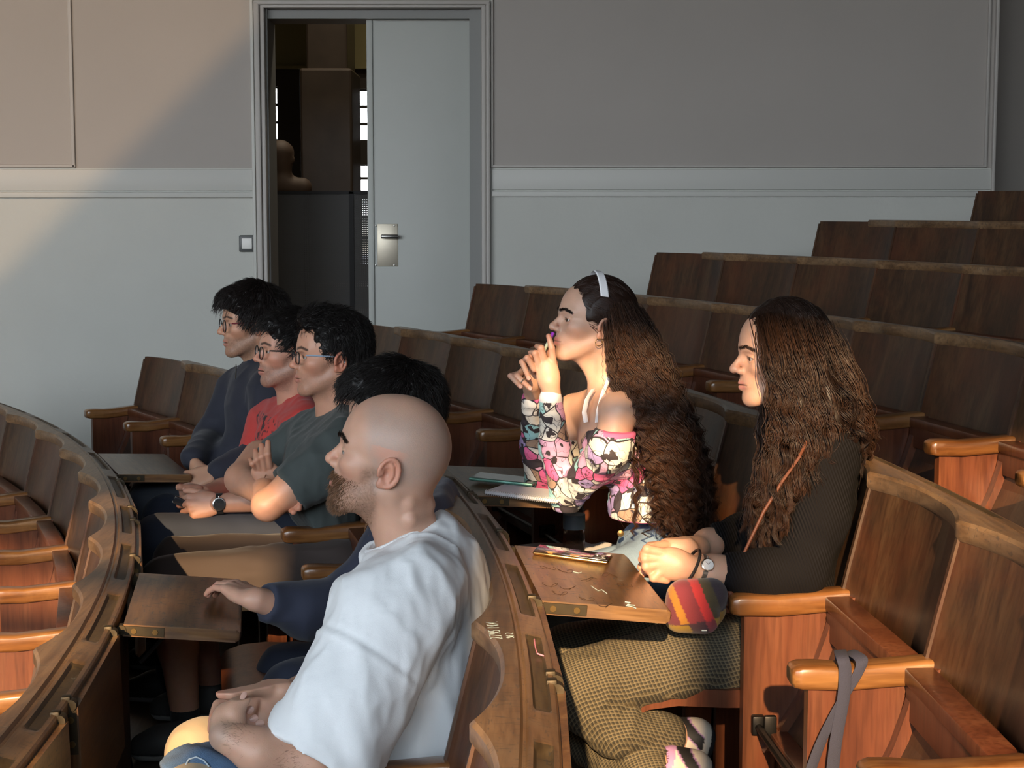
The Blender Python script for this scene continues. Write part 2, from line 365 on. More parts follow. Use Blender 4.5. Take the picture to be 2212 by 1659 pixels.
# light switch
d = empty('light_switch', tuple(P(534, 526, WALL_Y)))
l = MB(); a = P(517.5, 544, WALL_Y); b_ = P(551.5, 508, WALL_Y)
l.bbox(a[0], b_[0], WALL_Y - 0.022, WALL_Y + 0.002, a[2], b_[2], b=0.008); at(l.obj('surround', [M['switch_dark']], smooth=True), d)
a = P(524, 537.5, WALL_Y); b_ = P(546, 514, WALL_Y)
l = MB(); l.bbox(a[0], b_[0], WALL_Y - 0.032, WALL_Y - 0.01, a[2], b_[2], b=0.004); at(l.obj('rocker', [M['switch_white']], smooth=True), d)
tag(d, 'white rocker light switch in a dark square surround on the grey wall', 'light switch')

# ------------------------------------------------------------------ hall behind the open door
HY = 17.0
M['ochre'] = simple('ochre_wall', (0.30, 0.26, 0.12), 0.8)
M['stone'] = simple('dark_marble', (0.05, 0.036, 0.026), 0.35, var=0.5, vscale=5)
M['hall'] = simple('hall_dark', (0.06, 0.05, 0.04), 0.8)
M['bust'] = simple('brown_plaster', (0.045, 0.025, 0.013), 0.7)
M['mesh_metal'] = simple('dark_perforated_metal', (0.055, 0.055, 0.055), 0.5, 0.3)
def hx(u, y): return float(P(u, 300, y)[0])
def hz(v, y): return float(P(700, v, y)[2])
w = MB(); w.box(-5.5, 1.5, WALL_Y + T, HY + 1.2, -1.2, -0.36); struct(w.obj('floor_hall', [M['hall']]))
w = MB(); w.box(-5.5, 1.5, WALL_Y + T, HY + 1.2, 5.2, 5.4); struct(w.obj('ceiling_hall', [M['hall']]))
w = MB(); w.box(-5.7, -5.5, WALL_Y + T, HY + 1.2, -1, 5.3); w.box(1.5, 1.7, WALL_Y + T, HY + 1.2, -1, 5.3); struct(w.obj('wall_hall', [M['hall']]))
# far hall wall with two window openings and a slit (opening rects in photo pixels at depth HY)
ops = [(570, 601, 186, 302, 3), (649, 655, 150, 300, 1), (649, 655, 322, 402, 1), (754, 830, 192, 304, 3), (765, 830, 355, 414, 2), (754, 830, 425, 560, 3), (768, 800, 655, 672, 1)]
xsx = sorted({-5.5, 1.5, *[hx(q, HY) for o in ops for q in o[:2]]}); zsz = sorted({-1.0, 5.2, hz(150, HY), *[hz(q, HY) for o in ops for q in o[2:4]]})
w = MB()
for i in range(len(xsx) - 1):
    for j in range(len(zsz) - 1):
        xc, zc = (xsx[i] + xsx[i + 1]) / 2, (zsz[j] + zsz[j + 1]) / 2
        if any(hx(o[0], HY) < xc < hx(o[1], HY) and hz(o[3], HY) < zc < hz(o[2], HY) for o in ops): continue
        w.box(xsx[i], xsx[i + 1], HY, HY + 0.25, zsz[j], zsz[j + 1], 1 if zc > hz(150, HY) else 0)
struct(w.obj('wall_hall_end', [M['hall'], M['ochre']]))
for n, o in enumerate(ops):
    if o[4] < 2: continue
    f = MB(); x0, x1, z0, z1 = hx(o[0], HY), hx(o[1], HY), hz(o[3], HY), hz(o[2], HY)
    for k in range(o[4] + 1):
        zz = z0 + (z1 - z0) * k / o[4]; f.box(x0, x1, HY + 0.1, HY + 0.15, zz - 0.014, zz + 0.014)
    for xx in (x0, x1): f.box(xx - 0.02, xx + 0.02, HY + 0.1, HY + 0.15, z0, z1)
    struct(f.obj('window_%d' % (n + 10), [M['hall']]))
    pd = bpy.data.lights.new('window_portal', 'AREA'); pd.shape = 'RECTANGLE'; pd.size = x1 - x0; pd.size_y = z1 - z0; pd.cycles.is_portal = True
    po = bpy.data.objects.new('window_portal', pd); COL.objects.link(po); po.location = ((x0 + x1) / 2, HY + 0.27, (z0 + z1) / 2); po.rotation_euler = (-math.pi / 2, 0, 0)
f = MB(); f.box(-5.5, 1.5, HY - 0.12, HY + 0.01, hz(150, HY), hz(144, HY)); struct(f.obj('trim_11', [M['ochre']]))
CY = 14.2
f = MB(); x0, x1 = hx(663, CY), hx(752, CY)
f.bbox(x0, x1, CY, CY + 0.7, -0.37, 5.2, b=0.02); f.bbox(x0 - 0.05, x1 + 0.04, CY - 0.05, CY + 0.75, -0.37, hz(148, CY), b=0.02)
o = f.obj('stone_pillar', [M['stone']]); tag(o, 'dark brown marble pillar standing in the hall beyond the open door', 'pillar')
# railing with perforated infill
RY = 11.6
r = empty('hall_railing', (hx(690, RY), RY, -0.36))
f = MB(); f.box(hx(560, RY), hx(850, RY), RY - 0.02, RY + 0.02, hz(419, RY), hz(413, RY)); at(f.obj('top_rail', [M['black_metal']]), r)
f = MB(); f.box(hx(560, RY), hx(850, RY), RY - 0.02, RY + 0.02, -0.36, -0.30); at(f.obj('bottom_rail', [M['black_metal']]), r)
for u in (758,):
    f = MB(); f.box(hx(u - 5, RY), hx(u + 5, RY), RY - 0.02, RY + 0.02, -0.36, hz(414, RY)); at(f.obj('post', [M['black_metal']]), r)
bx0, bx1, bz0, bz1 = hx(560, RY), hx(850, RY), -0.31, hz(419, RY)
pit = 0.0145; nx = int((bx1 - bx0) / pit); nz = int((bz1 - bz0) / pit); bar = 0.0116
f = MB()
for i in range(nx + 1): f.box(bx0 + i * pit, bx0 + i * pit + bar, RY, RY + 0.002, bz0, bz1)
for j in range(nz + 1): f.box(bx0, bx1, RY - 0.001, RY + 0.001, bz0 + j * pit, bz0 + j * pit + bar)
at(f.obj('perforated_panel', [M['mesh_metal']]), r)
tag(r, 'dark perforated metal railing seen through the open door', 'railing')

hl = bpy.data.lights.new('hall_fill_light', 'AREA'); hl.shape = 'DISK'; hl.size = 0.6; hl.energy = 60; hl.color = (1.0, 0.86, 0.66)  # unseen fill lights added to brighten the hall behind the door
ho = bpy.data.objects.new('hall_fill_light', hl); COL.objects.link(ho); ho.location = (-1.4, 14.0, 5.1)
hl = bpy.data.lights.new('hall_fill_light', 'AREA'); hl.shape = 'DISK'; hl.size = 0.6; hl.energy = 45; hl.color = (1.0, 0.86, 0.66)
ho = bpy.data.objects.new('hall_fill_light', hl); COL.objects.link(ho); ho.location = (-0.6, 11.3, 5.1)
# plaster bust on a plinth in the hall
BY = 13.6
BUST = empty('plaster_bust', (hx(608, BY), BY, -0.36))
S_pts = [(0.0, 0.16), (0.9, 0.16), (0.95, 0.19), (1.0, 0.19)]
m = MB(); m.bbox(hx(608, BY) - 0.20, hx(608, BY) + 0.20, BY - 0.2, BY + 0.2, -0.36, hz(416, BY), b=0.01); at(m.obj('plinth', [M['stone']]), BUST)
# ------------------------------------------------------------------ curved tiers of seats
CX, CY0 = -10.0386, 2.2414
RA, RS, DZ = 9.285, 0.8186, 0.15603
ROWZ = 0.88            # height of a desk rail above its own floor
def R_(k): return RA + RS * k
def row_pt(k, th, dx=0.0, z=0.0):
    r = R_(k) + dx
    return np.array([CX + r * math.cos(th), CY0 + r * math.sin(th), DZ * k + z])
#        joint angle, pitch angle, first joint index, last joint index (wall end), rail end angle
ROWS = {0: (0.2766, 0.0603, -6, 7, 0.70), 1: (0.0467, 0.0541, -2, 10, 0.548), 2: (0.098, 0.0485, -4, 9, 0.50),
        3: (0.1895, 0.0463, -5, 8, 0.521), 4: (0.3827, 0.0475, -4, 3, 0.497), 5: (0.4127, 0.0450, -3, 2, 0.477), 6: (0.4828, 0.042, -4, 0, 0.46)}
def joint(k, j): a, p = ROWS[k][:2]; return a + p * j

# floor tiers
for k in range(-1, 9):
    z1 = DZ * k; r0 = R_(k - 1) - 0.02; r1 = R_(k) - 0.02 if k < 8 else R_(k) + 8
    if k == -1: r0 = 2.0
    rr = []; n = 60
    for i in range(n + 1):
        th = -0.95 + 2.0 * i / n; c, q = math.cos(th), math.sin(th)
        rr.append([(CX + r0 * c, CY0 + r0 * q, z1 - 0.3), (CX + r1 * c, CY0 + r1 * q, z1 - 0.3), (CX + r1 * c, CY0 + r1 * q, z1), (CX + r0 * c, CY0 + r0 * q, z1)])
    m = MB(); m.loft(rr); struct(m.obj('floor', [M['floor']]))
m = MB(); m.box(FRONT_X - .2, REAR_X, BACK_Y - .3, WALL_Y + 1, -0.9, -0.6); struct(m.obj('floor_base', [M['floor']]))

def backx(z):    # front face of the backrest at a joint, relative to the rail's rear edge
    return np.interp(z, [0.36, 0.64, 0.88], [-0.235, -0.170, -0.110])
def scallop(t):  # t in -1..1 across a seat
    return 0.042 * (1 - abs(t) ** 2.3)

def seat_meshes(k):
    w_ = ROWS[k][1] * (R_(k) - 0.15)
    hw = w_ / 2
    D = {}
    # backrest: concave bent panel
    ny, nz = 18, 8; th = 0.014; rings = []
    for j in range(nz + 1):
        z = 0.36 + (0.872 - 0.36) * j / nz; r = []
        for i in range(ny + 1):
            t = -1 + 2 * i / ny; r.append((backx(z) + scallop(t), t * hw * 0.997, z))
        for i in range(ny, -1, -1):
            t = -1 + 2 * i / ny; r.append((backx(z) + scallop(t) + th, t * hw * 0.997, z))
        rings.append(r)
    m = MB(); m.loft(rings); D['backrest'] = m.mesh('backrest', True)
    # joint strip between two backrests
    m = MB(); rings = []
    for z in (0.30, 0.5, 0.7, 0.86): rings.append([(backx(z) - 0.004, -hw - 0.006, z), (backx(z) - 0.004, -hw + 0.006, z), (backx(z) + 0.05, -hw + 0.010, z), (backx(z) + 0.05, -hw - 0.010, z)])
    m.loft(rings); D['joint_strip'] = m.mesh('joint_strip')
    # rear panel facing the row behind
    m = MB(); m.box(-0.045, -0.03, -hw, hw, 0.0, 0.845); m.box(-0.05, -0.024, -hw, hw, 0.0, 0.05); D['rear_panel'] = m.mesh('rear_panel')
    # armrest
    m = MB(); rings = []
    for x, zt, hh, hwid in ((-0.158, 0.645, 0.021, 0.026), (-0.175, 0.646, 0.022, 0.027), (-0.25, 0.6405, 0.0215, 0.027), (-0.31, 0.637, 0.0215, 0.028), (-0.36, 0.641, 0.022, 0.030), (-0.388, 0.641, 0.0215, 0.030), (-0.400, 0.637, 0.018, 0.027), (-0.404, 0.632, 0.012, 0.022)):
        rings.append(superring(x, -hw, zt - hh, (0, 1, 0), (0, 0, 1), hwid, hh, 20, 5))
    m.loft(rings); D['armrest'] = m.mesh('armrest', True)
    # side panel with a curved rear edge
    prof = [(-0.375, 0.602), (-0.205, 0.602), (-0.215, 0.55), (-0.235, 0.48), (-0.265, 0.41), (-0.305, 0.34), (-0.315, 0.2), (-0.315, 0.0), (-0.375, 0.0)]
    m = MB(); m.loft([[(x, -hw + dy, z) for x, z in prof] for dy in (-0.013, 0.013)]); D['side_panel'] = m.mesh('side_panel')
    m = MB(); m.box(-0.30, -0.04, -hw - 0.01, -hw + 0.01, 0.0, 0.36); m.loft([[(-0.20, -hw + dy, 0.60), (backx(.6) + .02, -hw + dy, 0.60), (backx(.36) + .02, -hw + dy, 0.34), (-0.30, -hw + dy, 0.34)] for dy in (-0.008, 0.008)])
    D['bracket_board'] = m.mesh('bracket_board')
    # tipped-up seat: frame boards + sunken underside
    cur = [(-0.178, 0.628), (-0.190, 0.575), (-0.212, 0.51), (-0.245, 0.44), (-0.285, 0.375), (-0.315, 0.33)]
    iw = hw - 0.018
    m = MB()
    for sy in (-1, 1):
        r1 = [(x - 0.020, sy * iw, z - 0.008) for x, z in cur]; r2 = [(x + 0.022, sy * iw, z + 0.008) for x, z in reversed(cur)]
        prof = r1 + r2; m.loft([[(p[0], p[1] - sy * d_, p[2]) for p in prof] for d_ in (0.0, 0.028)])
    m.bbox(-0.212, -0.160, -iw, iw, 0.606, 0.634, b=0.004)
    m.bbox(-0.207, -0.188, -iw, iw, 0.545, 0.610, b=0.003)
    m.bbox(-0.325, -0.285, -iw, iw, 0.325, 0.365, b=0.004)
    D['seat_up_frame'] = m.mesh('seat_frame', True)
    m = MB(); m.loft([[(x + 0.004 + e, sy, z) for x, z in cur] + [(x + 0.016 + e, sy, z) for x, z in reversed(cur)] for sy, e in ((-iw + 0.02, 0), (-iw / 2, 0.006), (0, 0.008), (iw / 2, 0.006), (iw - 0.02, 0))])
    D['seat_up_board'] = m.mesh('seat_board')
    m = MB(); m.tube([(-0.345, -hw + 0.02, 0.372), (-0.345, hw - 0.02, 0.372)], 0.008, 8)
    for sy in (-1, 1): m.bbox(-0.358, -0.332, sy * (hw - 0.03) - 0.010, sy * (hw - 0.03) + 0.010, 0.355, 0.395, b=0.004); m.bbox(-0.338, -0.312, sy * (hw - 0.045) - 0.012, sy * (hw - 0.045) + 0.003, 0.35, 0.40, b=0.004)
    D['pivot_rod'] = m.mesh('pivot_rod', True)
    # lowered seat
    m = MB(); sp = [(-0.190, 0.440, 0.40), (-0.30, 0.436, 0.398), (-0.40, 0.436, 0.400), (-0.50, 0.444, 0.408), (-0.56, 0.440, 0.402), (-0.60, 0.427, 0.386), (-0.615, 0.410, 0.378)]
    m.loft([[(x, y_, a - (0.006 if abs(y_) < 0.1 else 0)) for x, a, b_ in sp] + [(x, y_, b_) for x, a, b_ in reversed(sp)] for y_ in (-iw, -iw + 0.006, -0.09, 0, 0.09, iw - 0.006, iw)])
    D['seat_down'] = m.mesh('seat_board', True)
    return D

MATOF = {'backrest': 'back', 'joint_strip': 'back', 'rear_panel': 'back', 'armrest': 'arm', 'side_panel': 'side', 'bracket_board': 'side', 'seat_up_frame': 'side', 'seat_up_board': 'back', 'pivot_rod': 'black_metal', 'seat_down': 'side'}
OCC = {(1, 0), (1, 2), (1, 4), (1, 5), (1, 6), (2, 0), (2, 1), (2, 2)}
ROWNAME = {0: 'lowest row', 1: 'row where the men sit', 2: 'row where the two women sit', 3: 'first row behind the two women', 4: 'second row behind the two women', 5: 'third row behind the two women', 6: 'topmost row'}
ORD = ['', 'first', 'second', 'third', 'fourth', 'fifth', 'sixth', 'seventh', 'eighth', 'ninth', 'tenth', 'eleventh', 'twelfth', 'thirteenth']
WHO = {(1, 0): 'under the bald man in the white t-shirt', (1, 2): 'under the black-haired man whose hand rests on a tablet', (1, 4): 'under the man in the green t-shirt', (1, 5): 'under the man in the red t-shirt', (1, 6): 'under the man in the dark zip sweater', (2, 0): 'under the woman in black with a plaid bag', (2, 1): 'under the woman in the printed top', (2, 2): 'with a water bottle on it'}
def seat_visible(k, j):
    th = (joint(k, j) + joint(k, j + 1)) / 2; p = row_pt(k, th, -0.2, 0.6)
    y = p[1]
    if y < 1.2: return False
    u = 1106 + F_PX * p[0] / y
    return -330 < u < 2212 + 330
for k in range(7):
    D = seat_meshes(k)
    for n_, me in D.items(): me.materials.append(M[MATOF[n_]])
    a, p, j0, j1, rend = ROWS[k]
    w_ = p * (R_(k) - 0.15)
    for j in range(j0, j1):
        if not seat_visible(k, j): continue
        th = joint(k, j) + p / 2; loc = row_pt(k, th)
        root = empty('auditorium_seat', tuple(loc), th)
        down = (k, j) in OCC
        names = ['backrest', 'joint_strip', 'rear_panel', 'armrest', 'side_panel', 'bracket_board', 'pivot_rod'] + (['seat_down'] if down else ['seat_up_frame', 'seat_up_board'])
        for n_ in names:
            o = bpy.data.objects.new({'seat_down': 'seat_board', 'seat_up_frame': 'seat_frame', 'seat_up_board': 'seat_board'}.get(n_, n_), D[n_]); COL.objects.link(o); o.parent = root
        if j == j1 - 1:     # wall end: one more armrest and side panel
            for n_ in ('armrest', 'side_panel', 'bracket_board', 'joint_strip'):
                o = bpy.data.objects.new(n_, D[n_]); COL.objects.link(o); o.parent = root; o.location = (0, w_, 0)
        e = j1 - j
        if down: lab = 'lowered wooden seat ' + WHO[(k, j)]
        elif k == 0: lab = 'tipped-up wooden seat in the lowest row, %s back from its lectern end' % ORD[min(j - j0 + 1, 13)]
        elif e == 1: lab = 'tipped-up wooden seat at the wall end of the ' + ROWNAME[k]
        else: lab = 'tipped-up wooden seat, %s from the wall in the %s' % (ORD[e], ROWNAME[k])
        if k == 0: lab = 'tipped-up wooden seat in the lowest row, %s from the far wall' % ORD[e]
        tag(root, lab, 'seat', 'wooden auditorium seats')

# desk rail along the back of each row
TRAYS = True
RAIL = {0: 'lowest row', 1: 'row where the men sit', 2: 'row where the two women sit', 3: 'first row behind the two women', 4: 'second row behind the two women', 5: 'third row behind the two women', 6: 'topmost row'}
for k in range(7):
    a, p, j0, j1, rend = ROWS[k]
    th0 = joint(k, j0)
    # keep to the part near the view
    while row_pt(k, th0)[1] < 1.0: th0 += 0.01
    n = int((rend - th0) * R_(k) / 0.014); V = []; Fc = []; mi = []; org = row_pt(k, (th0 + rend) / 2)
    for i in range(n + 1):
        th = th0 + (rend - th0) * i / n
        s_ = ((th - a) / p) % 1.0; t = 2 * s_ - 1
        xi = -0.122 + scallop(t) * 1.0
        tr = np.clip((0.74 - abs(t)) / 0.08, 0, 1) if k < 4 else 0.0
        dd = 0.007 * tr * tr * (3 - 2 * tr)
        ring = [(xi + 0.004, 0.846), (xi, 0.853), (xi, 0.875), (xi + 0.006, 0.881), (-0.054, 0.881), (-0.050, 0.874), (-0.046, 0.873), (-0.042, 0.876), (-0.036, 0.8745), (-0.032, 0.8735 - dd), (-0.014, 0.869 - dd), (-0.010, 0.868), (-0.003, 0.866), (0.0, 0.862), (0.0, 0.842), (-0.02, 0.838)]
        m_ = len(ring)
        V += [(CX + (R_(k) + x) * math.cos(th) - org[0], CY0 + (R_(k) + x) * math.sin(th) - org[1], DZ * k + z - org[2]) for x, z in ring]
        if i < n:
            for q in range(m_):
                A = i * m_ + q; B = i * m_ + (q + 1) % m_
                Fc.append((A, B, B + m_, A + m_)); mi.append(1 if (q in (8, 9, 10) and tr > 0.4) else 0)
    Fc.append(tuple(range(m_))); mi.append(0); Fc.append(tuple(n * m_ + q for q in reversed(range(m_)))); mi.append(0)
    me = raw_mesh('desk_rail', V, Fc, smooth=True, midx=mi)
    bm = bmesh.new(); bm.from_mesh(me); bmesh.ops.recalc_face_normals(bm, faces=bm.faces); bm.to_mesh(me); bm.free()
    me.set_sharp_from_angle(angle=math.radians(30))
    o = link_mesh('desk_rail', me, [M['rail'], M['tray']]); o.location = tuple(org)
    tag(o, 'curved wooden desk rail topping the backs of the ' + RAIL[k], 'desk rail', 'curved desk rails')

# ------------------------------------------------------------------ writing tablets hinged to the rails
TW, TD, TT = 0.50, 0.245, 0.026
def tablet_meshes():
    m = MB(); n = 10
    prof = [(0.0, 0.0), (0.0, -TT), (TD - 0.010, -TT), (TD - 0.002, -TT + 0.005), (TD, -TT / 2), (TD - 0.002, -0.005), (TD - 0.010, 0.0)]
    cr = 0.012
    def ring(y, ins): return [(min(x, TD - ins), y, z) for x, z in prof]
    m.loft([ring(-TW / 2, 0.012), ring(-TW / 2 + 0.004, 0.004), ring(-TW / 2 + 0.012, 0.0), ring(TW / 2 - 0.012, 0.0), ring(TW / 2 - 0.004, 0.004), ring(TW / 2, 0.012)])
    board = m.mesh('tablet_board', True)
    for p_ in board.polygons: p_.material_index = 0 if abs(p_.normal.z) > 0.6 else 1
    m = MB()
    m.bbox(0.004, 0.085, -0.0015, 0.0015, -TT + 0.003, -0.003, b=0.0006, seg=1); strap = m.mesh('hinge_strap')
    m = MB(); m.loft([[(0.006 * r * math.cos(q * math.pi / 5), y, 0.006 * r * math.sin(q * math.pi / 5)) for q in range(10)] for r, y in ((1, -0.002), (1, 0.001), (0.7, 0.002), (0.7, -0.0018))][:3]); screw = m.mesh('screw')
    m = MB(); m.tube([(-0.004, -0.010, -0.012), (-0.004, 0.010, -0.012)], 0.0105, 12); m.bbox(-0.02, -0.002, -0.009, 0.009, -0.028, -0.012, b=0.002); knuckle = m.mesh('hinge_knuckle', True)
    m = MB(); m.tube([(0.15, 0.19, -TT - 0.004), (0.02, 0.19, -0.20)], 0.008, 6); stay = m.mesh('stay', True)
    return board, strap, screw, knuckle, stay
TBm = tablet_meshes()
TBm[0].materials.append(M['tablet']); TBm[0].materials.append(M['edge'])
for me_, mn_ in zip(TBm[1:], ('brass', 'screw', 'brass', 'black_metal')): me_.materials.append(M[mn_])
TAB = {}
def tablet(k, th, up, label, tilt=0.10):
    root = empty('writing_tablet', tuple(row_pt(k, th, 0.012, 0.852)), th)
    root.rotation_euler = (0, tilt if up else math.pi / 2 - 0.03, th)
    def sub(n_, me, loc=(0, 0, 0), par=root):
        o = bpy.data.objects.new(n_, me); COL.objects.link(o); o.parent = par; o.location = loc; return o
    sub('tablet_board', TBm[0])
    for sy in (-1, 1):
        hs = sub('hinge_strap', TBm[1], (0, sy * (TW / 2 + 0.001), 0)); sub('hinge_knuckle', TBm[3], (0, sy * (TW / 2 - 0.004), 0))
        for xx in (0.022, 0.066): sub('screw', TBm[2], (xx, sy * 0.0022, -TT / 2), hs)
    if up: sub('stay', TBm[4])
    tag(root, label, 'writing tablet', 'fold-down writing tablets')
    bpy.context.view_layer.update(); return root
def th_row(k, y, dx=0.0): return math.asin((y - CY0) / (R_(k) + dx))
tA = joint(0, 0)
TAB['far'] = tablet(0, th_row(0, 5.62), True, 'unlit fold-down writing tablet raised in front of the man in the dark sweater', 0.06)
tablet(0, th_row(0, 4.95), False, 'folded writing tablet hanging beside the unlit raised tablet')
tablet(0, th_row(0, 4.28), False, 'folded writing tablet hanging on the far side of the sunlit raised tablet')
TAB['navy'] = tablet(0, th_row(0, 3.66), True, 'scratched writing tablet in a sun patch with a hand on its edge')
tablet(0, th_row(0, 3.08), False, 'folded writing tablet hanging on the near side of the sunlit raised tablet')
tablet(0, th_row(0, 2.50), False, 'folded writing tablet hanging two places from the sunlit raised tablet')
TAB['w1'] = tablet(1, th_row(1, 4.33), True, 'writing tablet holding a spiral notebook under the leaning woman', 0.07)
tablet(1, th_row(1, 3.80), False, 'folded writing tablet hanging between the notebook tablet and the phone tablet')
TAB['w2'] = tablet(1, th_row(1, 3.22), True, 'writing tablet covered in graffiti with a phone lying on it')
tablet(1, th_row(1, 2.69), False, 'folded writing tablet beside the one with the phone')
tablet(1, th_row(1, 2.15), False, 'folded writing tablet two places from the one with the phone')
def on_tab(name, x, y, z=0.0):
    """world point on a tablet's top, local metres (x away from hinge, y along hinge)"""
    return np.array(TAB[name].matrix_world @ Vector((x, y, z)))
# ------------------------------------------------------------------ implicit-surface modelling kit (numpy)
_LAT = np.random.default_rng(3).random((32, 32, 32)).astype(np.float32) * 2 - 1
def vnoise(x, y, z):
    x, y, z = np.broadcast_arrays(x, y, z)
    xi = np.floor(x).astype(np.int32); yi = np.floor(y).astype(np.int32); zi = np.floor(z).astype(np.int32)
    fx = x - xi; fy = y - yi; fz = z - zi
    fx = fx * fx * (3 - 2 * fx); fy = fy * fy * (3 - 2 * fy); fz = fz * fz * (3 - 2 * fz)
    a, b_, c, d, e, f = xi & 31, (xi + 1) & 31, yi & 31, (yi + 1) & 31, zi & 31, (zi + 1) & 31
    L = _LAT
    return ((L[a, c, e] * (1 - fx) + L[b_, c, e] * fx) * (1 - fy) + (L[a, d, e] * (1 - fx) + L[b_, d, e] * fx) * fy) * (1 - fz) + \
           ((L[a, c, f] * (1 - fx) + L[b_, c, f] * fx) * (1 - fy) + (L[a, d, f] * (1 - fx) + L[b_, d, f] * fx) * fy) * fz

def rot_axes(fwd, up=(0, 0, 1)):
    f = np.asarray(fwd, float); f = f / np.linalg.norm(f); u = np.asarray(up, float)
    l = np.cross(u, f); l /= np.linalg.norm(l); u = np.cross(f, l)
    return np.stack([f, l, u])          # rows: x, y, z axes

class SDF:
    Q = 1.0
    def __init__(s, lo, hi, h):
        s.q = SDF.Q
        lo, hi = np.minimum(lo, hi), np.maximum(lo, hi)
        s.lo = np.asarray(lo, np.float32); s.h = h
        s.n = np.maximum(((np.asarray(hi) - np.asarray(lo)) / h).astype(int) + 2, 4)
        s.ax = [(s.lo[i] + h * np.arange(s.n[i])).astype(np.float32) for i in range(3)]
        s.D = np.full(tuple(s.n), 1.0, np.float32)
    def _sl(s, lo, hi, pad):
        out = []
        for i in range(3):
            a = int(np.floor((lo[i] - pad - s.lo[i]) / s.h)); b_ = int(np.ceil((hi[i] + pad - s.lo[i]) / s.h)) + 1
            a = max(a, 0); b_ = min(b_, s.n[i])
            if b_ <= a: return None
            out.append(slice(a, b_))
        return tuple(out)
    def _xyz(s, sl):
        return s.ax[0][sl[0]][:, None, None], s.ax[1][sl[1]][None, :, None], s.ax[2][sl[2]][None, None, :]
    def op(s, fn, lo, hi, k=0.0, sub=False):
        sl = s._sl(lo, hi, k + 3 * s.h + 0.004)
        if sl is None: return s
        d = fn(*s._xyz(sl)).astype(np.float32); D = s.D[sl]
        if sub:
            a, b_ = -D, d            # max(D, -d) = -min(-D, d)
        else: a, b_ = D, d
        r = np.minimum(a, b_)
        if k > 0:
            hh = np.maximum(k - np.abs(a - b_), 0) / k; r = r - hh * hh * k * 0.25
        s.D[sl] = -r if sub else r
        return s
    def cap(s, a, b, ra, rb=None, k=0.0, sub=False):
        rb = ra if rb is None else rb; ra = ra * s.q; rb = rb * s.q; k = k * s.q; a = np.asarray(a, float); b = np.asarray(b, float); ba = b - a; L2 = float(ba @ ba) + 1e-12
        def fn(x, y, z):
            px, py, pz = x - a[0], y - a[1], z - a[2]
            t = np.clip((px * ba[0] + py * ba[1] + pz * ba[2]) / L2, 0, 1)
            return np.sqrt((px - t * ba[0]) ** 2 + (py - t * ba[1]) ** 2 + (pz - t * ba[2]) ** 2) - (ra + t * (rb - ra))
        m = max(ra, rb)
        return s.op(fn, np.minimum(a, b) - m, np.maximum(a, b) + m, k, sub)
    def chain(s, pts, rs, k=0.0, sub=False):
        for i in range(len(pts) - 1): s.cap(pts[i], pts[i + 1], rs[i], rs[i + 1], k, sub)
        return s
    def ell(s, c, r, k=0.0, sub=False, A=None):
        c = np.asarray(c, float); r = np.asarray(r, float) * s.q; k = k * s.q
        def fn(x, y, z):
            p = [x - c[0], y - c[1], z - c[2]]
            if A is not None: p = [A[i][0] * p[0] + A[i][1] * p[1] + A[i][2] * p[2] for i in range(3)]
            k0 = np.sqrt((p[0] / r[0]) ** 2 + (p[1] / r[1]) ** 2 + (p[2] / r[2]) ** 2) + 1e-6
            k1 = np.sqrt((p[0] / r[0] ** 2) ** 2 + (p[1] / r[1] ** 2) ** 2 + (p[2] / r[2] ** 2) ** 2) + 1e-6
            return k0 * (k0 - 1) / k1
        m = r.max() if A is not None else r
        return s.op(fn, c - m, c + m, k, sub)
    def ocap(s, a, b, r1, r2, side, k=0.0):
        """flattened limb: radii r=(wide, thin), wide along 'side'"""
        a = np.asarray(a, float); b = np.asarray(b, float); ba = b - a; L2 = float(ba @ ba) + 1e-12; sd = np.asarray(side, float)
        sd = sd - ba * (sd @ ba) / L2; sd /= np.linalg.norm(sd)
        def fn(x, y, z):
            px, py, pz = x - a[0], y - a[1], z - a[2]
            t = np.clip((px * ba[0] + py * ba[1] + pz * ba[2]) / L2, 0, 1)
            qx, qy, qz = px - t * ba[0], py - t * ba[1], pz - t * ba[2]
            w = qx * sd[0] + qy * sd[1] + qz * sd[2]
            rw = r1[0] + t * (r2[0] - r1[0]); rt = r1[1] + t * (r2[1] - r1[1])
            q2 = qx * qx + qy * qy + qz * qz - w * w
            kk = np.sqrt(np.maximum(q2, 0) / rt ** 2 + w * w / rw ** 2)
            return (kk - 1) * np.minimum(rw, rt)
        m = max(*r1, *r2)
        return s.op(fn, np.minimum(a, b) - m, np.maximum(a, b) + m, k)
    def cut(s, p, n, k=0.0):
        """remove everything on the +n side of the plane"""
        p = np.asarray(p, float); n = np.asarray(n, float) / np.linalg.norm(n)
        def fn(x, y, z): return -((x - p[0]) * n[0] + (y - p[1]) * n[1] + (z - p[2]) * n[2])
        lo = s.lo; hi = s.lo + s.h * s.n
        return s.op(fn, lo, hi, k, True)
    def disp(s, fn, band=0.02):
        idx = np.nonzero(np.abs(s.D) < band)
        s.D[idx] += fn(s.ax[0][idx[0]], s.ax[1][idx[1]], s.ax[2][idx[2]]).astype(np.float32); return s
    def extract(s):
        D = s.D
        for q in range(3):      # close the volume at the grid border
            for e in (0, -1):
                sl = [slice(None)] * 3; sl[q] = e; D[tuple(sl)] = np.maximum(D[tuple(sl)], 1e-4)
        S = D < 0
        c = [S[i:S.shape[0] - 1 + i, j:S.shape[1] - 1 + j, k:S.shape[2] - 1 + k] for i in (0, 1) for j in (0, 1) for k in (0, 1)]
        anyb = c[0].copy(); allb = c[0].copy()
        for q in c[1:]: anyb |= q; allb &= q
        act = anyb & ~allb
        I, J, K = np.nonzero(act); n = len(I)
        vid = np.full(act.shape, -1, np.int32); vid[I, J, K] = np.arange(n)
        acc = np.zeros((n, 3), np.float32); cnt = np.zeros(n, np.float32)
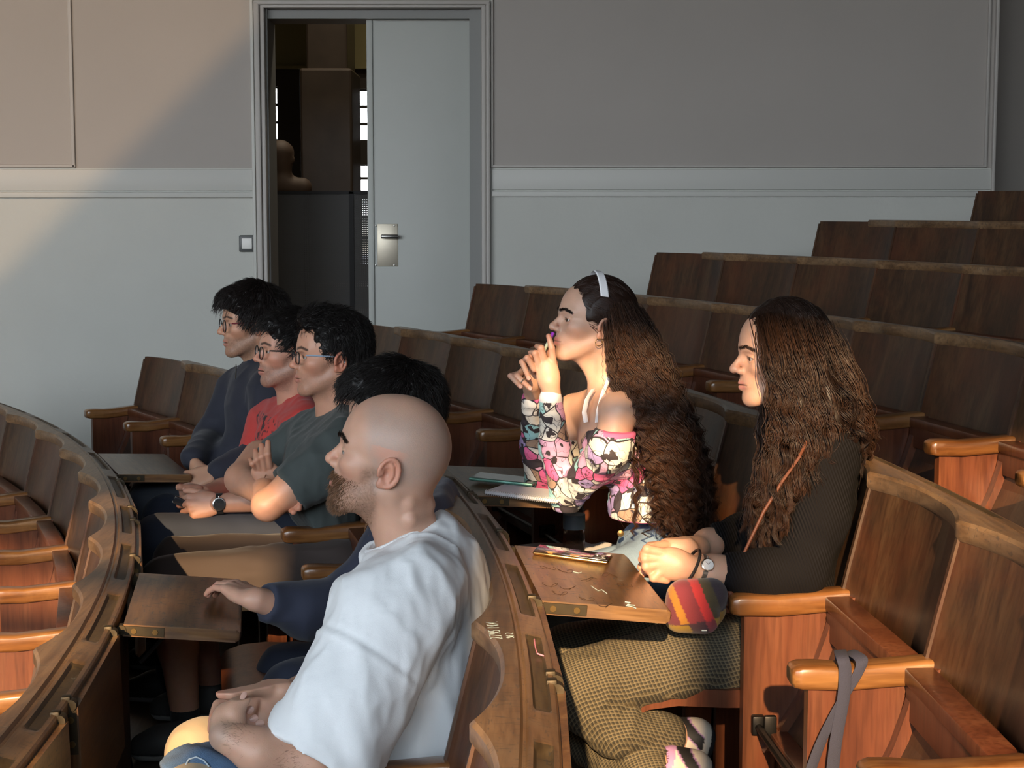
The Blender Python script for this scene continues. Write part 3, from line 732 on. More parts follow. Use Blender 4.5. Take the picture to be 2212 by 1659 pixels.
        offs = [(i, j, k) for i in (0, 1) for j in (0, 1) for k in (0, 1)]
        vals = {o: D[I + o[0], J + o[1], K + o[2]] for o in offs}
        for o in offs:
            for ax in range(3):
                if o[ax]: continue
                o2 = list(o); o2[ax] = 1; o2 = tuple(o2)
                a, b_ = vals[o], vals[o2]; m = (a < 0) != (b_ < 0)
                t = np.where(m, a / np.where(m, a - b_, 1), 0)
                for q in range(3):
                    acc[:, q] += np.where(m, o[q] + (t if q == ax else 0), 0)
                cnt += m
        V = (np.stack([I, J, K], 1) + acc / cnt[:, None]) * s.h + s.lo
        Fs = []
        for ax in range(3):
            sl1 = [slice(None)] * 3; sl2 = [slice(None)] * 3
            sl1[ax] = slice(0, -1); sl2[ax] = slice(1, None)
            a, b_ = S[tuple(sl1)], S[tuple(sl2)]
            m = a != b_
            o1, o2 = [(1, 2), (2, 0), (0, 1)][ax]
            mm = np.zeros_like(m); slc = [slice(None)] * 3; slc[o1] = slice(1, -1); slc[o2] = slice(1, -1)
            mm[tuple(slc)] = m[tuple(slc)]
            ii = np.array(np.nonzero(mm)).T
            if len(ii) == 0: continue
            e1 = np.zeros(3, int); e1[o1] = 1; e2 = np.zeros(3, int); e2[o2] = 1
            q = [vid[tuple((ii - d).T)] for d in (e1 * 0 + e1 + e2, e2, e1 * 0, e1)]
            fl = a[tuple(ii.T)]
            quad = np.stack(q, 1); quad[~fl] = quad[~fl][:, ::-1]
            Fs.append(quad)
        Fq = np.concatenate(Fs); Fq = Fq[(Fq >= 0).all(1)]
        used = np.zeros(len(V), bool); used[Fq.ravel()] = True; new = np.cumsum(used) - 1
        V = V[used]; Fq = new[Fq]
        # drop small stray islands
        lab = np.arange(len(V))
        for _ in range(200):
            mn = lab[Fq].min(1); old = lab.copy()
            for q in range(4): np.minimum.at(lab, Fq[:, q], mn)
            lab = lab[lab]
            if (lab == old).all(): break
        ids, inv, cn = np.unique(lab, return_inverse=True, return_counts=True)
        if len(ids) > 1:
            keep = (cn > max(40, 0.04 * cn.max()))[inv]
            fk = keep[Fq[:, 0]]; Fq = Fq[fk]; new = np.cumsum(keep) - 1; V = V[keep]; Fq = new[Fq]
        return V, Fq

class ASDF:
    """records the strokes, then sizes its own grid"""
    def __init__(s, h, pad=0.02): s.h = h; s.ops = []; s.lo = np.full(3, 1e9); s.hi = -s.lo.copy(); s.pad = pad; s.q = SDF.Q
    def _grow(s, a, r): a = np.asarray(a, float); s.lo = np.minimum(s.lo, a - r * s.q); s.hi = np.maximum(s.hi, a + r * s.q)
    def cap(s, a, b, ra, rb=None, k=0.0, sub=False):
        if not sub: s._grow(a, ra); s._grow(b, ra if rb is None else rb)
        s.ops.append(('cap', (a, b, ra, rb, k, sub))); return s
    def chain(s, pts, rs, k=0.0, sub=False):
        for i in range(len(pts) - 1): s.cap(pts[i], pts[i + 1], rs[i], rs[i + 1], k, sub)
        return s
    def ell(s, c, r, k=0.0, sub=False, A=None):
        if not sub: s._grow(c, np.asarray(r, float) if A is None else max(r))
        s.ops.append(('ell', (c, r, k, sub, A))); return s
    def cut(s, p, n, k=0.0): s.ops.append(('cut', (p, n, k))); return s
    def disp(s, fn, band=0.02): s.ops.append(('disp', (fn, band))); return s
    def extract(s):
        S = SDF(s.lo - s.pad, s.hi + s.pad, s.h); S.q = s.q
        for n, a in s.ops: getattr(S, n)(*a)
        return S.extract()

def relax(V, Fq, it=1, lam=0.5):
    """light Laplacian smoothing"""
    e = np.concatenate([Fq[:, [0, 1]], Fq[:, [1, 2]], Fq[:, [2, 3]], Fq[:, [3, 0]]]); e = np.concatenate([e, e[:, ::-1]])
    n = len(V); cnt = np.bincount(e[:, 0], minlength=n).astype(np.float32)[:, None]
    for _ in range(it):
        acc = np.stack([np.bincount(e[:, 0], weights=V[e[:, 1], q], minlength=n) for q in range(3)], 1)
        V = V + lam * (acc / np.maximum(cnt, 1) - V)
    return V.astype(np.float32)

def join_parts(parts):
    """parts: list of (V, F, col) -> one set"""
    vs, fs, cs = [], [], []; b = 0
    for V, Fq, C in parts:
        vs.append(V); fs.append(Fq + b); cs.append(C); b += len(V)
    return np.concatenate(vs), np.concatenate(fs), np.concatenate(cs)

def flatcol(V, c): return np.tile(np.asarray(c, np.float32), (len(V), 1))

def col_mat(name, rough=0.5, sss=0.0, coat=0.0, bump=0.0, bscale=300, spec=0.5, sheen=0.0, sat=None):
    m, nt, b = new_mat(name); N = nt.nodes; L = nt.links
    at_ = N.new('ShaderNodeAttribute'); at_.attribute_name = 'Col'
    L.new(at_.outputs['Color'], b.inputs['Base Color'])
    b.inputs['Roughness'].default_value = rough; b.inputs['Coat Weight'].default_value = coat; b.inputs['Specular IOR Level'].default_value = spec
    b.inputs['Sheen Weight'].default_value = sheen
    if sss:
        b.inputs['Subsurface Weight'].default_value = sss; b.inputs['Subsurface Radius'].default_value = (0.012, 0.004, 0.002); b.inputs['Subsurface Scale'].default_value = 0.6
    if bump:
        tc = N.new('ShaderNodeTexCoord'); no = N.new('ShaderNodeTexNoise'); no.inputs['Scale'].default_value = bscale; no.inputs['Detail'].default_value = 2
        L.new(tc.outputs['Object'], no.inputs['Vector']); bp = N.new('ShaderNodeBump'); bp.inputs['Strength'].default_value = bump; bp.inputs['Distance'].default_value = 0.001
        L.new(no.outputs['Fac'], bp.inputs['Height']); L.new(bp.outputs['Normal'], b.inputs['Normal'])
    return m
M['skin'] = col_mat('skin', 0.46, sss=0.25, bump=0.25, bscale=600)
M['hair'] = col_mat('hair', 0.48, spec=0.3)
M['cloth'] = col_mat('cloth', 0.85, bump=0.25, bscale=900, sheen=0.1)
M['eye'] = col_mat('eyeball', 0.12, coat=0.6)
M['shoe'] = col_mat('shoe_mixed', 0.6)

# ------------------------------------------------------------------ hair strands as thin tapered prisms
def strand_mesh(name, Pth, rad, col, taper=0.25):
    """Pth (N, M, 3); rad (N,) ; col (N,3)"""
    N_, M_ = Pth.shape[:2]
    T = np.gradient(Pth, axis=1); T /= np.linalg.norm(T, axis=2, keepdims=True) + 1e-9
    ref = np.array([0.31, 0.52, 0.79]); A = np.cross(T, ref); A /= np.linalg.norm(A, axis=2, keepdims=True) + 1e-9; B = np.cross(T, A)
    t = np.linspace(0, 1, M_); prof = np.minimum(1.0, 0.6 + 4 * t) * np.where(t > 0.55, 1 - (1 - taper) * (t - 0.55) / 0.45, 1.0); prof[-1] = 0.06
    rr = rad[:, None, None] * prof[None, :, None]
    ring = [Pth + rr * (math.cos(a) * A + math.sin(a) * B) for a in (0.3, 2.394, 4.489)]
    V = np.stack(ring, 2).reshape(-1, 3)
    base = (np.arange(N_)[:, None] * M_ + np.arange(M_ - 1)[None, :]) * 3
    base = base.ravel(); Fs = []
    for q in range(3):
        q2 = (q + 1) % 3; Fs.append(np.stack([base + q, base + q2, base + q2 + 3, base + q + 3], 1))
    C = np.repeat(col, M_ * 3, axis=0)
    return V.astype(np.float32), np.concatenate(Fs), C.astype(np.float32)

# ------------------------------------------------------------------ heads
class Head:
    """local frame: x forward, y to the person's left, z up, origin between the ears"""
    def __init__(s, u, v, y0, yaw=0.0, pitch=0.0, roll=0.0, scale=1.0):
        f = np.array([-math.cos(yaw), -math.sin(yaw), 0.0]); z = np.array([0, 0, 1.0])
        l = np.cross(z, f); fw = f * math.cos(pitch) + z * math.sin(pitch); up = -f * math.sin(pitch) + z * math.cos(pitch)
        l2 = l * math.cos(roll) + up * math.sin(roll); up = -l * math.sin(roll) + up * math.cos(roll)
        s.A = np.stack([fw, l2, up]); s.s = scale            # rows are axes in the room
        s.C = P(u, v, y0 - 0.072 * scale) - s.A[1] * 0.072 * scale
    def w(s, p): return np.asarray(p) * s.s @ s.A + s.C
    def loc(s, p): return (np.asarray(p, float) - s.C) @ s.A.T / s.s

def head_sdf(S, male=True, jaw=1.0, nose=1.0, chin=0.0, cheeks=1.0, lip=1.0):
    S.ell((-0.004, 0, 0.040), (0.0935, 0.076, 0.092))
    S.ell((0.040, 0, 0.047), (0.057, 0.060, 0.064), k=0.03)
    S.ell((0.044, 0, -0.016), (0.051, 0.054 * cheeks, 0.060), k=0.025)
    S.ell((0.066, 0, -0.046), (0.034, 0.033, 0.033), k=0.02)
    S.ell((0.030, 0, -0.058), (0.046, 0.044 * jaw, 0.032), k=0.02)
    for q in (1, -1):
        S.cap((0.006, q * 0.050 * jaw, -0.040), (0.068, q * 0.020, -0.083), 0.016, 0.015, k=0.022)
        S.ell((0.058, q * 0.045 * cheeks, -0.006), (0.026, 0.020, 0.018), k=0.02)
        S.cap((0.092, q * 0.010, 0.032), (0.072, q * 0.046, 0.033), 0.008, 0.008, k=0.016)
    S.ell((0.077 + chin, 0, -0.085), (0.019, 0.021, 0.018), k=0.018)
    for q in (1, -1): S.ell((0.099, q * 0.032, 0.011), (0.015, 0.018, 0.0125), k=0.014, sub=True)
    S.cap((0.090, 0, 0.022), (0.090 + 0.020 * nose, 0, -0.010), 0.0075, 0.0080, k=0.010)
    S.ell((0.090 + 0.019 * nose, 0, -0.0150), (0.0115, 0.0105, 0.0095), k=0.007)
    for q in (1, -1):
        S.ell((0.090 + 0.0095 * nose, q * 0.0120, -0.0185), (0.0105, 0.0070, 0.0080), k=0.006)
        S.ell((0.090 + 0.016 * nose, q * 0.0065, -0.0255), (0.0055, 0.0032, 0.0035), k=0.002, sub=True)
    # lids
    for q in (1, -1):
        S.ell((0.0770, q * 0.0315, 0.0115), (0.0140, 0.0150, 0.0130), k=0.004)
        S.ell((0.0920, q * 0.0345, 0.0108), (0.0135, 0.0150, 0.0044), k=0.0015, sub=True)
        S.cap((0.0905, q * 0.021, 0.0185), (0.084, q * 0.045, 0.0165), 0.0016, 0.0014, k=0.004)
    # lips
    for q in (1, -1):
        S.cap((0.0995, 0, -0.0455), (0.0855, q * 0.024, -0.0515), 0.0055 * lip, 0.003, k=0.006)
        S.cap((0.0975, 0, -0.0568), (0.0850, q * 0.022, -0.0525), 0.0064 * lip, 0.003, k=0.006)
    S.ell((0.098, 0, -0.0512), (0.018, 0.0245, 0.0011), k=0.0025, sub=True)
    S.ell((0.105, 0, -0.0375), (0.005, 0.003, 0.006), k=0.004, sub=True)
    # ears
    for q in (1, -1):
        A = rot_axes((0.94, q * 0.30, 0.10), (-0.22, 0, 1.0)); c = np.array([-0.008, q * 0.0775, 0.004])
        def ep(x, z, y=0.0): return c + A[0] * x + A[2] * z + A[1] * y
        S.ell(c, (0.017, 0.0055, 0.0245), k=0.006, A=A)
        ring = [ep(0.0178 * math.cos(t) - (0.001 if math.sin(t) < 0 else 0), 0.0262 * math.sin(t), q * 0.0045) for t in np.linspace(-0.35, 4.6, 14)]
        S.chain(ring, [0.0036] * 14, k=0.003)
        S.ell(ep(0.007, -0.0245, q * 0.001), (0.0082, 0.0048, 0.0085), k=0.006, A=A)
        S.ell(ep(0.003, -0.003, q * 0.007), (0.0085, 0.0085, 0.0125), k=0.004, A=A, sub=True)
        S.chain([ep(-0.006, -0.017, q * 0.004), ep(-0.0085, -0.002, q * 0.005), ep(-0.004, 0.012, q * 0.0045), ep(0.003, 0.020, q * 0.004)], [0.0024] * 4, k=0.003)
        S.ell(ep(0.0115, -0.003, q * 0.003), (0.004, 0.004, 0.006), k=0.003, A=A)
    return S

def smooth01(x, a, b): t = np.clip((x - a) / (b - a), 0, 1); return t * t * (3 - 2 * t)
def seg_dist(p, a, b):
    a = np.asarray(a); b = np.asarray(b); ba = b - a; t = np.clip(((p - a) @ ba) / (ba @ ba), 0, 1); return np.linalg.norm(p - a - t[:, None] * ba, axis=1)

def head_colour(p, base, lips=(0.42, 0.15, 0.12), brow=None, beard=None, beard_amt=0.0, scalp=None, scalp_amt=0.0, red=0.5, browk=1.0):
    """p: local points (unscaled metres)"""
    n = len(p); c = np.tile(np.asarray(base, float), (n, 1)); x, y, z = p.T; ay = np.abs(y)
    mott = vnoise(p[:, 0] * 60, p[:, 1] * 60, p[:, 2] * 60)[:, None]; c = c * (1 + 0.05 * mott)
    r = np.zeros(n)
    r = np.maximum(r, 0.8 * np.exp(-((x - 0.108) ** 2 + y ** 2 + (z + 0.014) ** 2) / 0.015 ** 2))
    r = np.maximum(r, 0.6 * np.exp(-((x - 0.065) ** 2 + (ay - 0.045) ** 2 + (z + 0.015) ** 2) / 0.025 ** 2))
    ear = smooth01(ay, 0.070, 0.078) * (np.abs(z) < 0.045) * (np.abs(x + 0.006) < 0.04); r = np.maximum(r, 0.9 * ear)
    redc = np.asarray(base) * np.array([1.08, 0.66, 0.60]); c = c + (redc - c) * (red * r)[:, None]
    if scalp is not None:
        m = smooth01(z - 0.055 + 0.55 * np.clip(x, -0.2, 0.2) * 1.0, -0.02, 0.03) * 0 + smooth01(0.062 - x + 0.35 * (z - 0.06), 0.0, 0.03) * smooth01(z + 0.35 * x, -0.055, -0.005) * (1 - ear)
        m *= 1 - 0.75 * smooth01(z, 0.09, 0.125)
        gr = 0.85 + 0.15 * vnoise(p[:, 0] * 500, p[:, 1] * 500, p[:, 2] * 500)
        c = c + (np.asarray(scalp) - c) * (scalp_amt * m * gr)[:, None]
    if beard is not None:
        m = smooth01(-z - 0.026 + 0.10 * (0.05 - x) * 0, 0.0, 0.016) * smooth01(x, -0.006, 0.018)
        side = smooth01(x, -0.004, 0.012) * (1 - smooth01(x, 0.032, 0.05)) * smooth01(-z, -0.012, 0.01) * smooth01(ay, 0.03, 0.045); m = np.maximum(m, side)
        mus = np.exp(-(((z + 0.036) / 0.006) ** 2)) * (x > 0.075) * (ay < 0.030); m = np.maximum(m, mus)
        lipm = np.exp(-(((z + 0.051) / 0.0085) ** 2)) * (ay < 0.023) * (x > 0.08); m = m * (1 - lipm)
        m *= 1 - 0.8 * smooth01(-z, 0.105, 0.125)
        gr = 0.8 + 0.35 * vnoise(p[:, 0] * 420, p[:, 1] * 420, p[:, 2] * 420)
        c = c + (np.asarray(beard) - c) * np.clip(beard_amt * m * gr, 0, 1)[:, None]
    lm = np.maximum(np.exp(-(((z + 0.0462) / 0.0048) ** 2)) * (1 - smooth01(ay, 0.012, 0.026)), np.exp(-(((z + 0.0565) / 0.0058) ** 2)) * (1 - smooth01(ay, 0.014, 0.024))) * smooth01(x, 0.078, 0.09)
    c = c + (np.asarray(lips) - c) * (0.75 * lm)[:, None]
    ml = np.exp(-(((z + 0.0512) / 0.0012) ** 2)) * (ay < 0.024) * (x > 0.08); c *= (1 - 0.6 * ml)[:, None]
    if brow is not None:
        for q in (1, -1):
            pf = p * np.array([0.0, 1, 1]); d = np.minimum(seg_dist(pf, (0, q * 0.010, 0.0335), (0, q * 0.032, 0.0400)), seg_dist(pf, (0, q * 0.032, 0.0400), (0, q * 0.052, 0.0340)))
            m = smooth01(-d, -0.0048 * browk, -0.0026 * browk) * (x > 0.04); c = c + (np.asarray(brow) - c) * (0.9 * m)[:, None]
        for q in (1, -1):   # lash line
            pf = p * np.array([0.0, 1, 1]); d = np.minimum(seg_dist(pf, (0, q * 0.0205, 0.0115), (0, q * 0.030, 0.0160)), seg_dist(pf, (0, q * 0.030, 0.0160), (0, q * 0.046, 0.0110))); m = smooth01(-d, -0.0030, -0.0014) * (x > 0.06); c = c + (np.asarray(brow) * 0.5 - c) * (0.85 * m)[:, None]
    return np.clip(c, 0, 1)

def eyeballs(H, iris=(0.05, 0.025, 0.012), gaze=(1, 0, 0)):
    out = []; g = np.asarray(gaze, float); g /= np.linalg.norm(g)
    for q in (1, -1):
        S = SDF((-0.014,) * 3, (0.014,) * 3, 0.0011); S.ell((0, 0, 0), (0.0121,) * 3); V, Fq = S.extract()
        n = V / np.linalg.norm(V, axis=1, keepdims=True); ca = n @ g
        C = np.tile(np.array([0.30, 0.27, 0.25]), (len(V), 1)); C[ca > 0.80] = iris; C[ca > 0.955] = (0.004, 0.004, 0.004)
        out.append((H.w(V + np.array([0.0770, q * 0.0315, 0.0115])), Fq, C))
    return out
def add_eyes(root, H, **kw):
    for V, Fq, C in eyeballs(H, **kw): data_obj(root, 'eye', V, Fq, C, M['eye'])

# ------------------------------------------------------------------ hands
def rotate(v, axis, ang):
    axis = axis / np.linalg.norm(axis); return v * math.cos(ang) + np.cross(axis, v) * math.sin(ang) + axis * (axis @ v) * (1 - math.cos(ang))

def unit(v): v = np.asarray(v, float); return v / (np.linalg.norm(v) + 1e-12)

NAILS = []
def hand_sdf(S, wrist, d, pn, left=True, curls=None, spread=0.0, sc=1.0, thumb=None, k=0.006):
    """wrist point, direction to the knuckles, palm normal; curls: four (mcp, pip, dip) in degrees, index..little
    thumb: (along, across, palmward) for its two leading segments"""
    d = unit(d); pn = np.asarray(pn, float); pn = unit(pn - d * (pn @ d)); t = np.cross(pn, d) * (1 if left else -1)
    curls = curls or [(20, 25, 15)] * 4
    offs = (0.030, 0.0105, -0.0105, -0.0295); kl = (0.088, 0.092, 0.086, 0.078)
    ph = ((0.043, 0.026, 0.020), (0.047, 0.030, 0.021), (0.043, 0.028, 0.021), (0.034, 0.021, 0.018))
    rad = ((0.0102, 0.0086, 0.0076), (0.0104, 0.0087, 0.0077), (0.0098, 0.0082, 0.0073), (0.0086, 0.0072, 0.0065))
    kn = []; tips = []
    for i in range(4):
        K = wrist + sc * (d * kl[i] + t * offs[i] - pn * (0.004 if i in (1, 2) else 0.0)); kn.append(K)
        S.ocap(wrist + sc * (t * offs[i] * 0.62 + d * 0.012), K, (0.014 * sc, 0.0125 * sc), (0.0125 * sc, 0.0108 * sc), t, k=0.010 * sc)
    S.ell(wrist + sc * (d * 0.042 + t * 0.026 + pn * 0.008), (0.030 * sc, 0.019 * sc, 0.016 * sc), k=0.012 * sc, A=np.stack([unit(d + 0.35 * t), unit(np.cross(pn, unit(d + 0.35 * t))), pn]))
    S.ell(wrist + sc * (d * 0.045 - t * 0.024 + pn * 0.006), (0.034 * sc, 0.014 * sc, 0.014 * sc), k=0.012 * sc, A=np.stack([d, np.cross(pn, d), pn]))
    for i in range(4):
        ang = 0.0; p = kn[i]; dd0 = unit(d + t * spread * (1.5 - i) * 0.16)
        pts = [p]; ax = np.cross(dd0, pn)
        dd = dd0
        for j in range(3):
            ang += math.radians(curls[i][j]); dd = rotate(dd0, ax, ang)
            p = p + dd * ph[i][j] * sc; pts.append(p)
        rr = rad[i]
        S.cap(pts[0], pts[1], rr[0] * 1.05 * sc, rr[1] * 1.04 * sc, k=0.004 * sc)
        S.cap(pts[1], pts[2], rr[1] * 1.06 * sc, rr[2] * sc, k=0.002 * sc)
        S.cap(pts[2], pts[3] - dd * rr[2] * 0.8 * sc, rr[2] * 1.02 * sc, rr[2] * 0.86 * sc, k=0.002 * sc)
        dors = unit(np.cross(ax, dd)) * -1.0
        dors = dors if dors @ rotate(pn, ax, ang) < 0 else -dors
        NAILS.append((pts[3] - dd * 0.009 * sc + dors * rr[2] * 0.62 * sc, dd, dors, rr[2] * 0.62 * sc))
        tips.append(pts)
    th = thumb or (0.75, 0.62, 0.25)
    if len(th) == 3: th = (th, th)
    b0 = wrist + sc * (d * 0.020 + t * 0.022 + pn * 0.008)
    d1 = unit(d * th[0][0] + t * th[0][1] + pn * th[0][2]); b1 = b0 + d1 * 0.040 * sc
    d2 = unit(d * th[1][0] + t * th[1][1] + pn * th[1][2]); b2 = b1 + unit(d1 + d2) * 0.034 * sc; b3 = b2 + d2 * 0.024 * sc
    S.cap(b0, b1, 0.0165 * sc, 0.0128 * sc, k=0.012 * sc); S.cap(b1, b2, 0.0122 * sc, 0.0108 * sc, k=0.006 * sc); S.cap(b2, b3, 0.0108 * sc, 0.0088 * sc, k=0.004 * sc)
    return tips, (b1, b2, b3)

def hand_colour(V, base, tips=(), red=(1.05, 0.72, 0.66)):
    c = np.tile(np.asarray(base, float), (len(V), 1)); c *= (1 + 0.05 * vnoise(V[:, 0] * 90, V[:, 1] * 90, V[:, 2] * 90))[:, None]
    m = np.zeros(len(V))
    for pts in tips:
        for q, a in ((pts[3], 0.9), (pts[1], 0.35), (pts[2], 0.45)):
            m = np.maximum(m, a * np.exp(-(np.linalg.norm(V - q, axis=1) / 0.011) ** 2))
    rc = np.asarray(base) * np.asarray(red); return np.clip(c + (rc - c) * m[:, None], 0, 1)

def add_nails(root, mat):
    for c, dd, dn, r in NAILS:
        sd = np.cross(dn, dd); out = MB(); rings = []
        for a, wv in ((-0.9, 0.55), (-0.4, 0.9), (0.3, 0.95), (0.85, 0.7), (1.05, 0.3)):
            rings.append([c + dd * a * r * 1.15 + sd * q * r * wv + dn * (r * 0.42 * (1 - (q * 0.9) ** 2)) for q in (-1, -0.5, 0, 0.5, 1)])
        out.loft(rings, cap=False, closed=False); under(root, out.obj('fingernail', [mat], smooth=True))
    NAILS.clear()

# ------------------------------------------------------------------ assembling a person
def person(label, loc):
    r = empty('person', tuple(loc)); tag(r, label, 'person', None); return r
def under(root, o):
    o.parent = root; o.matrix_parent_inverse = Matrix.Translation(-Vector(root.location)); return o
def sdf_obj(root, name, S, mat, col, it=1, cols=None, label=None):
    V, Fq = S.extract(); V = relax(V, Fq, it)
    C = cols(V) if cols is not None else flatcol(V, col)
    o = under(root, link_mesh(name, raw_mesh(name, V, Fq, True, cols=C), [mat]))
    if label: o['label'] = label
    return o
def data_obj(root, name, V, Fq, C, mat, label=None):
    o = under(root, link_mesh(name, raw_mesh(name, V, Fq, True, cols=C), [mat]))
    if label: o['label'] = label
    return o
def head_part(H, box, h, build, colour, it=1):
    S = SDF(box[0], box[1], h); build(S); V, Fq = S.extract(); V = relax(V, Fq, it, 0.4)
    return H.w(V).astype(np.float32), Fq, colour(V)
def bridge(parts, links):
    """parts: (V, F, C) shells; links: (i, j, via points). Opens one hidden face on each shell and connects them with a thin sleeve,
    so that the body is one connected surface"""
    V, Fq, C = join_parts(parts); offs = np.cumsum([0] + [len(p[1]) for p in parts])
    kill = []; newV = []; newF = []; newC = []; n0 = len(V)
    for i, j, via in links:
        via = [np.asarray(q, float) for q in via]
        ci = V[Fq[offs[i]:offs[i + 1]]].mean(1); cj = V[Fq[offs[j]:offs[j + 1]]].mean(1)
        fi = offs[i] + int(np.argmin(np.linalg.norm(ci - via[0], axis=1))); fj = offs[j] + int(np.argmin(np.linalg.norm(cj - via[-1], axis=1)))
        if fi in kill or fj in kill: continue
        kill += [fi, fj]; a = Fq[fi]; b_ = Fq[fj][::-1]
        rings = [a]
        for q in via[1:-1]:
            base = n0 + len(newV); sh = (V[a] - V[a].mean(0)); 
            for k in range(4): newV.append(q + sh[k]); newC.append(C[a[0]])
            rings.append(np.arange(base, base + 4))
        # best rotation of the last ring
        last = np.array([newV[q - n0] for q in rings[-1]]) if len(rings) > 1 else V[a]
        best = min(range(4), key=lambda r: np.linalg.norm(last - V[np.roll(b_, r)], axis=1).sum()); rings.append(np.roll(b_, best))
        for r0, r1 in zip(rings[:-1], rings[1:]):
            for k in range(4): newF.append([r0[k], r0[(k + 1) % 4], r1[(k + 1) % 4], r1[k]])
    keep = np.ones(len(Fq), bool); keep[kill] = False
    Fq = np.concatenate([Fq[keep], np.array(newF, dtype=Fq.dtype).reshape(-1, 4)])
    if newV: V = np.concatenate([V, np.array(newV, np.float32)]); C = np.concatenate([C, np.array(newC)])
    return V, Fq, C

def folds(amp, freq, axis=(1, 1, 1), seed=0.0):
    def fn(x, y, z):
        a = vnoise(x * freq * axis[0] + seed, y * freq * axis[1] + seed * 1.7, z * freq * axis[2] + 3.1 + seed)
        b_ = vnoise(x * freq * 2.1 * axis[0] + 9 + seed, y * freq * 2.1 * axis[1] + 4, z * freq * 2.1 * axis[2] + seed)
        return -amp * ((1 - np.abs(a)) ** 3 - 0.35 + 0.45 * b_)
    return fn

def short_hair(H, seeds, n_pts, length, flow, lift, rad, base, rng, wave=0.0, var=0.3):
    """seeds (N,3) local points on the hair volume; returns strand arrays in the room"""
    c = np.array([-0.004, 0, 0.045]); r = np.array([0.10, 0.083, 0.098])
    p = seeds.copy(); N_ = len(p); q0 = np.linalg.norm((p - c) / r, axis=1); out = [p.copy()]
    L = length * (1 + var * rng.standard_normal(N_)).clip(0.35, 1.8); lf = lift * (0.4 + rng.random(N_) * 1.2); ph = rng.random(N_) * 6.28; fr = 1.5 + rng.random(N_)
    side = rng.standard_normal((N_, 3)) * 0.25
    for i in range(1, n_pts):
        n_ = (p - c) / r ** 2; n_ /= np.linalg.norm(n_, axis=1, keepdims=True)
        d = flow(p) + side; d = d - n_ * (d * n_).sum(1, keepdims=True); d /= np.linalg.norm(d, axis=1, keepdims=True) + 1e-9
        if wave: d = d + wave * np.cross(n_, d) * np.sin(ph + fr * i)[:, None]
        p = p + d * (L / (n_pts - 1))[:, None]
        qq = (p - c) / r; m = np.linalg.norm(qq, axis=1); tgt = q0 + lf * (i / (n_pts - 1)) ** 1.3
        p = c + qq * (tgt / m)[:, None] * r
        out.append(p.copy())
    Pth = np.stack(out, 1); W = (Pth.reshape(-1, 3) * H.s @ H.A + H.C).reshape(Pth.shape)
    col = np.asarray(base)[None, :] * (0.55 + 0.9 * rng.random((N_, 1)))
    return strand_mesh('hair', W, np.full(N_, rad) * (0.6 + 0.8 * rng.random(N_)), col)

def sample_surface(V, Fq, n, rng, mask=None):
    a = V[Fq].mean(1); A = np.linalg.norm(np.cross(V[Fq[:, 1]] - V[Fq[:, 0]], V[Fq[:, 3]] - V[Fq[:, 0]]), axis=1)
    if mask is not None: A = A * mask(a)
    i = rng.choice(len(a), n, p=A / A.sum()); w = rng.random((n, 2))[:, :, None]
    q = Fq[i]; return (V[q[:, 0]] * (1 - w[:, 0]) + V[q[:, 1]] * w[:, 0]) * (1 - w[:, 1]) + (V[q[:, 3]] * (1 - w[:, 0]) + V[q[:, 2]] * w[:, 0]) * w[:, 1]
# ------------------------------------------------------------------ the seated men
rng = np.random.default_rng(11)
HB = ((-0.115, -0.098, -0.20), (0.14, 0.098, 0.145))      # head grid box (local)

def body_head(H, base, neck_w, neck_r=0.056, hk=None, ck=None, extra=None, h=0.0023, box=HB):
    """head + neck mesh; neck_w: room point of the neck base"""
    nb = H.loc(neck_w)
    lo = np.minimum(np.array(box[0]), nb - 0.085); hi = np.maximum(np.array(box[1]), nb + 0.085)
    lo[1] = min(lo[1], -0.098); hi[1] = max(hi[1], 0.098)
    def build(S):
        head_sdf(S, **(hk or {}))
        a = np.array([-0.022, 0, -0.035]); d = nb - a
        S.cap(a, nb, neck_r * 0.94, neck_r, k=0.030)
        for q in (1, -1):
            S.cap((-0.018, q * 0.048, -0.035), nb + np.array([0.030, q * 0.018, 0.0]), 0.012, 0.012, k=0.022)
        S.cap((0.035, 0, -0.072), nb + np.array([0.035, 0, 0.03]), 0.017, 0.014, k=0.03)
        if extra: extra(S, nb)
    return head_part(H, (lo, hi), h, build, lambda V: head_colour(V, base, **(ck or {})))

def arm_part(pts, rs, base, h=0.0026, k=0.02, pad=0.012, fn=None, tips=()):
    pts = [np.asarray(p) for p in pts]; a = np.array(pts); m = max(rs) + pad
    S = SDF(a.min(0) - m, a.max(0) + m, h); S.chain(pts, rs, k=k)
    if fn: fn(S)
    V, Fq = S.extract(); V = relax(V, Fq, 1, 0.4); return V, Fq, hand_colour(V, base, tips)

def hand_part(build, lo, hi, base, h=0.0019):
    S = SDF(lo, hi, h); tips = build(S) or []; V, Fq = S.extract(); V = relax(V, Fq, 1, 0.35)
    return V, Fq, hand_colour(V, base, tips)

def finish_body(root, parts, label=None, links=()):
    V, Fq, C = bridge(parts, links); return data_obj(root, 'body', V, Fq, C, M['skin'], label)

def finger(S, pts, rs, k=0.003):
    """explicit finger: list of joints with radii; remembers the nail"""
    S.chain(pts, rs, k=k); return [pts[0], pts[0], pts[len(pts) // 2], pts[-1]]

